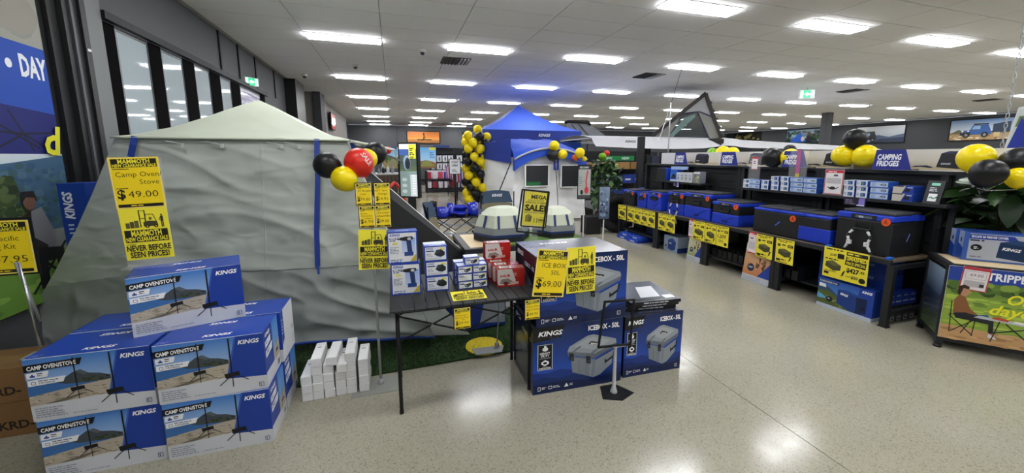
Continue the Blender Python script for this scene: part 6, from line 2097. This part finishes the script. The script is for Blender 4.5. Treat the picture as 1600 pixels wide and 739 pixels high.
# left upper shelf stock
w, d, h = .16, .14, .20
a = Art().rect(0, 0, w, h, '#3f74d0').rect(0, h * .72, w, h, '#2d63c8')
a.poly([(.02, .04), (.05, .12), (.12, .13), (.14, .05)], '#1a2236')
a.rect(0, 0, w, .03, '#c9d3e2')
f1 = a.mesh('printed_front')
a = Art().rect(0, 0, .085, h * .8, '#cdd1d6').rect(.02, .1, .06, .12, '#8a93a4')
a.ell(.042, .06, .02, .03, '#8f969c')
f2_ = a.mesh('printed_front')
me1 = carton_mesh('blue_box', w, d, h, '#2f62c4')
me2 = carton_mesh('white_box', .085, .12, h * .8, '#cdd1d6')
simple_carton('blue_box', 'bright blue box on the left upper shelf', 'box', None, (4.70, 5.62, UZ + .001), -PI / 2, w, d, h, me1, f1)
for k in range(4):
    simple_carton('white_box', 'tall white packet on the left upper shelf, %s from the blue box' % ORD[k], 'box', 'white packets on the left upper shelf', (4.68, 5.485 - k * .092, UZ + .001), -PI / 2, .085, .12, h * .8, me2, f2_)
a = Art().rect(0, 0, .13, .18, '#7f8478')
blobs(a, .02, .02, .11, .12, 16, .02, ['#c9c4a0', '#5a5f4a', '#a8a27c'], 3)
a.rect(0, .15, .13, .18, '#dfe2e6')
simple_carton('picture_box', 'box with leafy picture at the right of the left upper shelf', 'box', None, (4.68, 5.06, UZ + .001), -PI / 2, .13, .12, .18, '#8c90a0', a.mesh('printed_front'))
simple_carton('fridge_carton', 'black and blue carton at the far end of the upper shelf', 'box', None, (4.72, 5.93, UZ + .001), -PI / 2, .26, .2, .22, ['#202226', '#2144b4', '#26282c', '#2144b4', '#202226', '#26282c'])
simple_carton('lilac_box', 'pale blue carton lying on top of the bright blue box', 'box', None, (4.70, 5.56, UZ + .2025), -PI / 2, .28, .13, .05, '#9fb8e4')

# ------------------------------------------------------------------ banner above the shelving
a = Art()
PW, PH = 1.035, .205
a.grad(0, 0, PW, PH, '#d9cfb8', '#d6d3cc')
a.rect(0, 0, PW, .04, '#cabb98')
a.poly([(.33, .03), (.36, .045), (.45, .05), (.5, .035), (.48, .025), (.4, .035)], '#2b3352')
a.poly([(.52, .035), (.545, .165), (.60, .185), (.80, .175), (.83, .15), (.82, .03), (.74, .015)], '#2b2c34')
a.poly([(.545, .165), (.60, .185), (.80, .175), (.75, .15)], '#3a3f5c')
a.poly([(.74, .015), (.75, .15), (.83, .15), (.82, .03)], '#202129')
a.text('KINGS', .55, .06, .014, '#e8eaf0', w=.07, bold=.03, shear=.2)
pm = a.mesh('printed_panel', PAPER)
t = thing('shelf_banner', 'long CAMPING FRIDGES banner along the top of the shelving', 'banner', (4.93, 4.0, 1.418), -PI / 2)
M().box(-2.35, .001, 0, 2.15, .012, .205).build('board', KW_, t)
for ys in (5.99, 4.93, 3.89, 2.86):
    obj('printed_panel', pm, t, (4.0 - ys, 0, 0))
for ys in (5.99, 4.93, 3.89, 2.86):
    M().box(4.0 - ys - .004, -.006, -.003, 4.0 - ys + 1.03, .0, .006).build('edge_strip', KW_, t)

a = Art()
a.poly([(0, 0), (.02, .198), (.258, .198), (.32, 0)], '#262f86')
a.text('CAMPING', .037, .10, .05, '#f2f3f8', w=.197, bold=.035, shear=.15)
a.text('FRIDGES', .034, .037, .05, '#f2f3f8', w=.187, bold=.035, shear=.15)
tm_ = a.mesh('lettering', PAPER)
bm_ = M().prism([(0, .0, 0), (.02, .0, .198), (.258, .0, .198), (.32, .0, 0)], (0, .006, 0)).mesh('title_board', mat('board_navy', '#262f86', .6))
for ys in (5.71, 4.70, 3.715, 2.73):
    tb = obj('title_board', bm_, t, (4.0 - ys, -.225, .005))
    obj('lettering', tm_, tb)
    M().box(.05, .006, .0, .07, .22, .006).box(.25, .006, .0, .27, .22, .006).build('bracket', BLK, tb)
# balloons on the shelving
cluster('black balloon above two yellow ones over the banner', [(BK, .107, 4.81, 2.985, 1.745, (0, 0, 0)), (BY, .112, 4.80, 3.075, 1.565, (-.8, 0, 0)), (BY, .112, 4.80, 2.86, 1.565, (.8, 0, 0))], (4.80, 2.97, 1.416), tie=True)
cluster('black and yellow balloon pair behind the small clear card', [(BK, .125, 4.76, 3.90, 1.545, (-.6, 0, 0)), (BY, .112, 4.81, 3.69, 1.54, (.5, 0, 0)), (BK, .08, 4.99, 3.85, 1.63, (0, 0, 0))], (4.80, 3.80, 1.416), tie=True)
cluster('lime green and yellow balloons behind the second banner panel', [(BGN, .10, 5.25, 5.42, 1.60, (-.5, 0, 0)), (BY, .12, 5.25, 5.2, 1.61, (.6, 0, 0)), (BY, .11, 5.3, 5.06, 1.60, (1.2, 0, 0))], (4.95, 5.3, 1.417), tie=True)
cluster('yellow and two black balloons above the plant at right', [(BY, .118, 4.70, 1.985, 1.54, (0, .5, 0)), (BK, .108, 4.46, 1.80, 1.425, (.4, .2, 0)), (BK, .115, 4.75, 1.76, 1.51, (.2, 0, 0)), (BY, .08, 4.68, 1.72, 1.39, (0, 0, 0))], (4.72, 1.90, 1.27), tie=True)

# ------------------------------------------------------------------ display stand at right with picnic graphic
ang = math.atan2(-.77, .64)
t = thing('display_stand', 'black display stand fronted by a picnic scene graphic, far right', 'display stand', (4.2, 1.82, 0), ang)
SZ, SDp, SWd = .705, .48, 1.05
for x in (.02, SWd - .02):
    for y in (.02, SDp - .02):
        M().box(x - .02, y - .02, .03, x + .02, y + .02, SZ - .03).build('leg', SHB, t)
        M().lathe([(.028, 0), (.028, .015), (.012, .03)], 12, (x, y, 0)).build('foot', BLKS, t)
for y in (.0, SDp - .04):
    M().box(0, y, SZ - .04, SWd, y + .04, SZ).build('rail', SHB, t)
    M().box(.04, y, .06, SWd - .04, y + .03, .09).build('rail', SHB, t)
for x in (0, SWd - .04):
    M().box(x, .04, SZ - .04, x + .04, SDp - .04, SZ).build('rail', SHB, t)
    M().box(x, .04, .06, x + .03, SDp - .04, .09).build('rail', SHB, t)
M().box(.04, .04, SZ - .025, SWd - .04, SDp - .04, SZ - .002).build('top_board', mat('pale_wood', '#d9c39a', .5), t)
a = Art()
sd = M().box(.008, .04, .09, .016, SDp - .04, SZ - .06).build('side_panel', BLK, t)
a.rect(0, 0, .40, .55, '#3a4048')
a.grad(0, .0, .40, .18, '#5a6a4a', '#3f4a44')
a.grad(0, .3, .40, .55, '#2c3a58', '#8fa4bc')
a.build('printed_face', sd, (.0075, SDp - .04, .09), (0, 0, -PI / 2), m=GLOSS)
W, H = SWd - .01, .60
a = Art()
a.rect(0, 0, W, H, '#8fae42')
a.rect(0, H - .115, W, H, '#23419a')
a.text('TRIPPER', .205, H - .085, .055, '#f2f4f8', w=.25, bold=.03)
a.ell(.50, H - .06, .012, .014, '#f2f4f8')
a.text('DAY', .545, H - .085, .055, '#f2f4f8', w=.12, bold=.03)
a.grad(0, .36, W, H - .115, '#7d9a3c', '#55752f')
blobs(a, 0, .40, W, H - .12, 90, .04, ['#3f5c26', '#4f6f2c', '#2f471c', '#87a344', '#5d7d35'], 31)
blobs(a, 0, .30, W, .38, 50, .05, ['#6f8d38', '#a9c24e', '#5d7d2e', '#b9cc60'], 32, .25)
blobs(a, 0, .14, W, .30, 60, .06, ['#a3bd48', '#93b040', '#b4c858'], 33, .2)
a.poly([(0, 0), (W, 0), (W, .10), (.5, .09), (0, .12)], '#c49a6a')
blobs(a, 0, .0, W, .10, 40, .04, ['#b88d5e', '#d0a878', '#a87e52'], 34, .25)
a.text('On a', .33, .345, .075, '#f0ea2e', w=.2, bold=.02, shear=.3)
a.text('daycation', .25, .25, .075, '#f0ea2e', w=.44, bold=.02, shear=.3)
n0_ = len(a.v)
# seated woman in a camp chair, table with food
a.ell(.13, .405, .038, .044, '#b98a68')
a.poly([(.085, .38), (.085, .44), (.12, .46), (.16, .445), (.16, .425), (.12, .43), (.105, .37)], '#3a1f14')
a.poly([(.075, .22), (.07, .33), (.10, .375), (.145, .36), (.19, .27), (.25, .225), (.24, .21), (.17, .23), (.16, .21)], '#8a5a34')
a.poly([(.08, .22), (.16, .235), (.28, .215), (.36, .20), (.37, .10), (.34, .09), (.33, .165), (.22, .175), (.10, .18)], '#23242a')
a.poly([(.22, .225), (.31, .24), (.33, .225), (.25, .205)], '#3d5a86')
a.poly([(.34, .06), (.34, .095), (.39, .065), (.40, .05)], '#d8dce2')
for p_ in ([(.055, .32), (.07, .06)], [(.05, .20), (.23, .06)], [(.07, .06), (.24, .19)], [(.24, .23), (.23, .05)], [(.05, .21), (.24, .19)], [(.15, .06), (.22, .2)]):
    a.line(p_, .007, '#1d1f24')
a.poly([(.22, .205), (.26, .225), (.85, .195), (.85, .175)], '#b9bec6')
a.poly([(.34, .215), (.38, .235), (.46, .22), (.45, .205)], '#c4502e')
a.poly([(.48, .205), (.50, .22), (.72, .205), (.72, .19)], '#e6e4dc')
for p_ in ([(.40, .2), (.36, .03)], [(.36, .1), (.62, .18)], [(.62, .19), (.66, .03)], [(.44, .19), (.60, .07)]):
    a.line(p_, .008, '#26282e')
a.v[n0_:] = [(v_[0] * .78, v_[1], v_[2]) for v_ in a.v[n0_:]]
b = M().box(0, 0, 0, W, .008, H).build('graphic_panel', KW_, t, (.005, -.010, .095))
a.build('printed_scene', b, (0, -.0006, 0), m=PAPER)
c_ = thing('acrylic_price_card', 'red bordered 69.00 price card on the picnic graphic', 'price card', (4.2 + .64 * .055 - .77 * -.012, 1.82 - .77 * .055 - .64 * .018, .515), ang)
a = Art().rect(0, 0, .15, .19, '#e6dfe0').outline(.004, .004, .146, .186, .008, '#b83a48').rect(.006, .165, .144, .186, '#b83a48')
a.text('69.00', .045, .115, .022, '#4a4650', w=.07)
a.outline(.02, .095, .13, .155, .003, '#a9a2a6')
a.rect(.02, .03, .13, .08, '#b9b4b6')
a.rect(.105, .035, .13, .06, '#2a2a2e')
sheet(c_, 'card', .15, .19, a, (0, -.012, 0), (0, .06, 0))
# fridge cover cartons on the stand
w, d, h = .52, .10, .235
a = Art().rect(0, 0, w, h, '#3a5fae')
a.rect(.03, .012, w - .012, h - .012, '#a9afbc')
a.poly([(.03, h - .055), (.03, h - .018), (.27, h - .018), (.30, h - .055)], '#23419a')
a.text('ESCAPE 50 FRIDGE COVER', .04, h - .043, .016, '#e8ecf4', w=.2, bold=.03)
a.smalls(.035, h - .072, .12, 1, .01, .012, '#2a3350')
a.poly([(.19, .04), (.20, .165), (.28, .19), (.46, .17), (.47, .05), (.34, .02)], '#1d3358')
a.poly([(.20, .165), (.28, .19), (.46, .17), (.36, .14)], '#2a4470')
a.poly([(.34, .02), (.36, .14), (.46, .17), (.47, .05)], '#15264a')
a.text('KINGS', .215, .105, .022, '#e8ecf4', w=.10, bold=.03, shear=.2, rot=-.1)
a.ell(.075, .11, .032, .026, '#15191f')
a.smalls(.06, .11, .03, 2, .012, .007, '#c9ccd2')
logo(a, .36, h - .045, .024, w=.12)
a.smalls(.045, .03, .1, 1, .01, .008, '#6a7488')
fcv = a.mesh('printed_front', GLOSS)
a = Art().rect(0, 0, d, h, '#8f9ec4').poly([(0, 0), (0, .13), (d, .1), (d, 0)], '#24469e')
a.ell(d / 2, .16, .012, .02, '#24344e')
fcs = a.mesh('printed_side', GLOSS)
fcm = carton_mesh('fridge_cover_carton', w, d, h, ['#2a4a9c', '#2c4da4', '#3a5fae', '#2c4da4', '#2c4da4', '#2c4da4'], GLOSS)
R3 = Matrix.Rotation(ang, 3, 'Z')
for k in range(2):
    p = Vector((4.2, 1.82, 0)) + R3 @ Vector((.135 + w / 2 - .02 * k, .25 + d / 2 + k * .104, 0))
    simple_carton('fridge_cover_carton', 'blue fridge cover carton on the display stand, %s' % ('in front', 'behind')[k], 'carton', 'fridge cover cartons on the display stand', (p.x, p.y, SZ + .001), ang, w, d, h, fcm, fcv, None, None, fcs)

# ------------------------------------------------------------------ plants
def leaf_mesh(name, L, Wd, m):
    mm = M()
    n = 6
    rows = []
    vs, fs = [], []
    for i in range(n + 1):
        s = i / n
        wv = Wd * math.sin(PI * min(.98, s * .94 + .04)) ** .8
        z = -.28 * L * s * s
        for j in (-1, 0, 1):
            vs.append((j * wv / 2, s * L, z + (0 if j == 0 else .10 * wv)))
    for i in range(n):
        for j in range(2):
            a_ = i * 3 + j
            fs.append((a_, a_ + 1, a_ + 4, a_ + 3))
    return mm.add(vs, fs).mesh(name, m, smooth=True)
LG = [mat('leaf_green_%d' % k, c, .38, spec=.5) for k, c in enumerate(('#2c4724', '#20371a', '#3a5c2f', '#4a6e3a'))]
def plant(lab, x, y, pot_r, pot_h, stems, top, zlo, zhi, R_, n, L, Wd, seed, pot_m):
    t = thing('potted_plant', lab, 'plant', (x, y, 0))
    M().lathe([(pot_r * .75, 0), (pot_r, pot_h), (pot_r * .92, pot_h), (pot_r * .9, pot_h * .9), (.01, pot_h * .9)], 20).build('pot', pot_m, t, cap=False) if False else M().lathe([(pot_r * .75, 0), (pot_r, pot_h), (pot_r * .92, pot_h), (pot_r * .9, pot_h * .9)], 20).build('pot', pot_m, t)
    q = random.Random(seed)
    lm = [leaf_mesh('leaf', L, Wd, m) for m in LG]
    tips = []
    for k in range(stems):
        th = 2 * PI * k / stems + q.uniform(-.3, .3)
        r = R_ * q.uniform(.3, .7)
        p1 = (r * .4 * math.cos(th), r * .4 * math.sin(th), (pot_h + top) / 2)
        p2 = (r * math.cos(th), r * math.sin(th), top * q.uniform(.85, 1))
        M().tube([(.02 * math.cos(th), .02 * math.sin(th), pot_h * .85), p1, p2], [.012, .009, .004], 6).build('stem', mat('stem_brown', '#4a3a26', .7), t)
        tips.append((Vector(p1), Vector(p2)))
    for k in range(n):
        a_, b_ = tips[k % stems]
        s = q.random()
        p = a_.lerp(b_, s)
        z = zlo + (zhi - zlo) * q.random()
        th = q.uniform(0, 2 * PI)
        fr = 1 - .5 * ((z - (zlo + zhi) / 2) / ((zhi - zlo) / 2)) ** 2
        rr = R_ * fr * math.sqrt(q.random())
        o = obj('leaf', lm[k % 4], t, (rr * math.cos(th), rr * math.sin(th), z), (q.uniform(-1.1, 1.2), q.uniform(-.7, .7), th - PI / 2 + q.uniform(-.6, .6)))
        sc = q.uniform(.75, 1.15)
        o.scale = (sc, sc, sc)
    return t
plant('bushy green ficus plant behind the tyre and screens', 4.42, 7.62, .18, .32, 7, 1.40, .50, 1.45, .36, 290, .17, .10, 5, mat('pot_black', '#1c1d1f', .5))
plant('large leafed potted plant behind the picnic display stand', 5.10, 1.86, .15, .34, 7, 1.30, .92, 1.40, .34, 130, .27, .13, 9, mat('pot_black', '#1c1d1f', .5))

rack('dark empty gondola behind the large leafed plant', 5.85, 2.1, 3.2, .5, [.1, .6, 1.1], 1.42, rz=-PI / 2, back=SHB)
# tyre, crate and post near the plant
t = thing('off_road_tyre', 'black off-road tyre with chunky tread below the plant', 'tyre', (4.38, 6.98, 0), -.25)
RUB = mat('rubber', '#1a1b1c', .7)
prof = [(.22, -.11), (.30, -.135), (.36, -.13), (.385, -.10), (.385, .10), (.36, .13), (.30, .135), (.22, .11)]
tm = M()
vs, fs = [], []
nn = 40
for i in range(nn):
    th = 2 * PI * i / nn
    for r, yy in prof:
        vs.append((r * math.cos(th), yy, .405 + r * math.sin(th)))
k = len(prof)
for i in range(nn):
    for j in range(k):
        fs.append((i * k + j, i * k + (j + 1) % k, ((i + 1) % nn) * k + (j + 1) % k, ((i + 1) % nn) * k + j))
tm.add(vs, fs).build('tyre_body', RUB, t, fix=True, smooth=True)
for i in range(26):
    th = 2 * PI * i / 26
    for yy in (-.085, 0, .085):
        tt = th + (0.12 if yy == 0 else 0)
        M().box(-.028, -.038, -.012, .028, .038, .016).build('tread_block', RUB, t, (.387 * math.cos(tt), yy, .405 + .387 * math.sin(tt)), (0, PI / 2 - tt, 0))
M().lathe([(.225, -.02), (.225, .02)], 24).build('rim', mat('rim_black', '#26282b', .4, metal=.5), t, (0, 0, .405), (PI / 2, 0, 0))
o = tag(M().box(-.16, -.14, 0, .16, .14, .36).build('black_crate', mat('crate_black', '#17181a', .6), None, (3.80, 7.0, 0), bevel=.01), 'black crate on the floor beside the off-road tyre', 'crate')
t = thing('display_post', 'tall black post with hanging accessories behind the far fridges', 'post', (4.95, 7.05, 0))
M().box(-.06, -.05, 0, .06, .05, 1.96).build('post', SHB, t)
M().box(-.16, -.16, 0, .16, .16, .03).build('base', SHB, t)
for k in range(6):
    M().box(.06, -.07, 1.15 + k * .08, .16, -.02, 1.20 + k * .08).build('hook', BLK, t)
for k in range(3):
    M().box(.08, -.10, .95 + k * .22, .17, -.04, 1.14 + k * .22).build('accessory', BLKS, t)
simple_carton('price_board', 'pink and white price card at the foot of the black post', 'price card', None, (5.02, 6.70, .93), 0, .16, .01, .22, '#e6d6da', Art().rect(0, 0, .16, .22, '#ecdfe2').rect(0, .19, .16, .22, '#d05a6a').smalls(.03, .14, .1, 4, .035, .015, '#8a7f86').mesh('printed_front')).location.z = .922
simple_carton('storage_rack', 'blue and white carton stack below the pink card', 'carton', None, (5.05, 6.775, 0), 0, .5, .2, .92, '#2a47a4')

# ------------------------------------------------------------------ awning and rooftop tent
AW = mat('awning_white', '#c3c4c8', .7, bump=.3, bscale=6, bdist=.02)
t = thing('vehicle_awning', 'long pale grey awning stretched above the camping fridges', 'awning', (0, 0, 0))
yA = 8.6
def ridge(x):
    # top edge of the hanging front
    return 2.03 + (.05 if x < 8.4 else -.02 * (x - 8.4)) - .02 * math.sin(x * 1.7)
def frontface(u, v):
    x = 4.62 + (15.0 - 4.62) * u
    top = 2.02 - max(0, x - 8.6) * .032 - .055 * (1 - min(1, abs(x - 8.5) / 3.2)) * 0
    pk = .06 * max(0, 1 - abs(x - 8.55) / 1.2)
    bot = 1.80 - .05 * math.sin(PI * min(1, max(0, (x - 4.6) / 4))) + .05 * max(0, 1 - abs(x - 8.55) / .8) - max(0, x - 8.6) * .012
    z = (top + pk) * (1 - v) + bot * v
    y = yA - .25 * v + .03 * math.sin(7 * x) * v + .02 * math.sin(11 * x + 3 * v)
    return (x, y, z)
M().grid(frontface, 90, 8).build('front_fall', AW, t, smooth=True)
M().grid(lambda u, v: (frontface(u, 0)[0], yA + 2.0 * v, frontface(u, 0)[2] + .10 * math.sin(PI * v) - .01), 60, 6).build('roof_sheet', AW, t, smooth=True)
for x in (4.65, 8.55, 12.4, 14.9):
    M().tube([(x, yA + .0, frontface((x - 4.62) / 10.38, 0)[2] - .02), (x, yA + 2.0, 2.0)], .02).build('arm', mat('pole_grey', '#b7babd', .5), t)
    M().tube([(x, yA + 2.0, 0), (x, yA + 2.0, 2.0)], .025).build('post', SHB, t)
a = Art()
logo(a, 0, 0, .05, '#34363a', w=.3)
a.build('lettering', t, (5.45, yA - .19, 1.90), (.0, 0, 0))
t = thing('support_pole', 'thin silver support pole leaning against the rooftop tent', 'pole', (6.55, 8.18, 0))
M().tube([(0, 0, 0), (-.02, .0, 2.86)], .014).build('pole', CHROME, t)
M().tube([(-.32, .0, 1.9), (-.02, .0, 2.80)], .010).build('strut', CHROME, t)
t = thing('hanging_rope', 'thin cord from the ceiling to the rooftop tent lid', 'cord', (6.0, 7.2, CZ))
M().tube([(0, 0, 0), (.56, 1.0, -.62)], .006, 6).build('cord', mat('cord_grey', '#55565a', .6), t)
# rooftop tent, turned so that its side faces the shop front
RA = math.atan2(-.64, .77)
t = thing('rooftop_tent', 'wedge shaped grey rooftop tent standing above the awning', 'tent', (7.6, 9.0, 0), RA)
Lp, Tp, Rp = (-.95, 2.03), (.52, 3.27), (1.0, 2.05)
DP = 1.3
GT = mat('rtt_grey', '#a3a5a6', .75, noisy=.05)
GT2 = mat('rtt_dark', '#83837e', .75)
SHL = mat('rtt_shell', '#26211f', .5)
def flat(pts, y, th, name, m):
    return M().prism([(p[0], y, p[1]) for p in pts], (0, th, 0)).build(name, m, t)
flat([Lp, Tp, (Tp[0] + .03, Tp[1] - .10), (Lp[0] + .16, Lp[1])], 0, DP, 'lid_shell', SHL)
flat([(Lp[0] - .05, 1.90), (Rp[0] + .05, 1.90), (Rp[0] + .05, 2.02), (Lp[0] - .05, 2.02)], 0, DP, 'base_shell', SHL)
flat([(Tp[0] - .05, Tp[1] - .06), (Tp[0] + .05, Tp[1] - .03), (Rp[0] + .02, Rp[1]), (Rp[0] - .06, Rp[1])], 0, DP, 'end_wall', SHL)
for k in range(5):
    u = .12 + k * .2
    M().tube([(Tp[0] + .08 + .45 * u, DP * .3, Tp[1] - .1 - 1.1 * u), (Tp[0] + .12 + .45 * u, DP * .3, Tp[1] - .16 - 1.1 * u)], .05).build('rolled_edge', SHL, t)
ym = .03
flat([(0.0, 2.72), (Tp[0], Tp[1] - .09), (.70, 2.62), (.4, 2.74)], ym, .02, 'upper_gusset', GT)
flat([(Lp[0] + .14, 2.03), (-.03, 2.74), (-.12, 2.5), (-.38, 2.03)], ym, .02, 'side_wall', GT2)
flat([(.36, 2.74), (.70, 2.62), (.95, 2.04), (.70, 2.03)], ym, .02, 'side_wall', GT2)
flat([(-.03, 2.73), (.36, 2.75), (.70, 2.03), (-.38, 2.03)], ym + .012, .012, 'mesh_window', mat('rtt_window', '#3a4042', .3, alpha=.72))
flat([(.05, 2.60), (.3, 2.70), (.32, 2.62), (-.12, 2.2), (-.25, 2.05), (-.3, 2.15)], ym - .02, .03, 'rolled_flap', mat('rtt_teal', '#6c8581', .7))
M().tube([(.36, ym - .01, 2.75), (.70, ym - .01, 2.03)], .014).build('piping', mat('piping_navy', '#2a3052', .6), t)
M().tube([(0, ym - .01, 2.72), (.3, ym - .01, 2.75), (.42, ym - .01, 2.75), (.70, ym - .01, 2.62)], .014).build('piping', mat('piping_navy', '#2a3052', .6), t)
for xx in (Lp[0], Rp[0] - .1):
    for yy in (.05, DP - .15):
        M().box(xx, yy, 0, xx + .1, yy + .1, 1.9).build('stand_leg', SHB, t)
# second canopy behind the gazebo
t = thing('canopy_tent', 'grey canopy with a black bag edge behind the gazebo', 'canopy', (0, 0, 0))
M().tube([(5.85, 12.9, 2.75), (6.0, 12.85, 2.80), (6.75, 12.85, 2.78), (6.85, 12.9, 2.70)], .06).build('bag_edge', SHL, t, smooth=True)
M().grid(lambda u, v: (5.9 + .95 * u + v * (1.0 * u + .1), 12.9, 2.74 - .72 * v), 8, 8).build('canopy_sheet', mat('canopy_grey', '#8d9194', .7), t)
for x in (5.95, 6.8):
    M().tube([(x, 12.95, 0), (x, 12.95, 2.72)], .03).build('post', SHB, t)
M().tube([(6.1, 12.86, 2.7), (6.7, 12.86, 2.1)], .012).build('strap', BLK, t)
M().tube([(6.4, 12.86, 2.7), (7.0, 12.86, 2.1)], .012).build('strap', BLK, t)

# ------------------------------------------------------------------ hanging triangle sign and chain at the right edge
t = thing('hanging_board', 'beach picture board with a blue triangle at the right edge', 'sign', (7.0, 2.72, 1.60), -PI / 2 + .1)
M().prism([(-.02, 0, .0), (.9, 0, .0), (.9, 0, .72), (-.06 + .1, 0, .52)], (0, .02, 0)).build('board', KW_, t)
a = Art().poly([(.0, .02), (.88, .02), (.88, .68), (.05, .50)], '#c9d2cc')
a.poly([(.04, .3), (.5, .30), (.88, .36), (.88, .5), (.5, .42), (.06, .42)], '#6a7a4a')
a.poly([(.3, .18), (.88, .16), (.88, .28), (.35, .27)], '#4a82b8')
a.poly([(.0, .02), (.08, .40), (.32, .02)], '#26389a')
a.ell(.45, .15, .06, .08, '#2a2c30')
a.build('printed_face', t, (0, -.001, 0), m=PAPER)
M().tube([(.4, .01, .60), (.4, .01, CZ - 1.6)], .004, 6).build('hanging_wire', GREYP, t)
M().box(.2, .02, -1.6, .26, .08, .2).build('post', SHB, t)
t = thing('hanging_chain', 'thin link chain hanging from the ceiling at far right', 'chain', (6.0, 2.36, CZ))
lk = M().tube([(.012 * math.cos(k), 0, .03 * math.sin(k)) for k in [i * PI / 5 for i in range(11)]], .004, 5, cap=False).mesh('link', GREYP)
for k in range(38):
    obj('link', lk, t, (0, 0, -.03 - k * .048), (0, 0, (k % 2) * PI / 2))

# shelf-edge strips under the upper shelves
for y, lb, w in ((2.78, 'right', .2), (5.50, 'left', .14)):
    t = thing('shelf_strip', 'dark purple promo strip hung below the %s upper shelf' % lb, 'shelf strip', (4.597, y, UZ - .085), -PI / 2)
    M().box(-w / 2, 0, 0, w / 2, .004, .085).build('card', BLK, t)
    a = Art().rect(0, 0, w, .085, '#2a2536').rect(w * .68, .012, w * .95, .08, '#8a7fd0').rect(w * .6, 0, w * .95, .012, '#e6e4ee')
    a.smalls(w * .06, .05, w * .5, 3, .018, .008, '#8f88a0')
    a.build('printed_face', t, (-w / 2, -.0006, 0))
t = thing('acrylic_strip', 'pink and yellow striped acrylic strip before the third banner panel', 'sign', (4.66, 3.47, UZ + .001), -PI / 2)
M().box(-.11, 0, 0, .11, .003, .5).build('holder', ACR, t)
M().box(-.025, -.002, .22, .025, 0, .5).build('strip', mat('pink_strip', '#c86aa0', .3, alpha=.6), t)
M().box(-.025, -.002, .17, .025, 0, .22).build('strip', mat('yellow_strip', '#d8c84a', .3, alpha=.7), t)
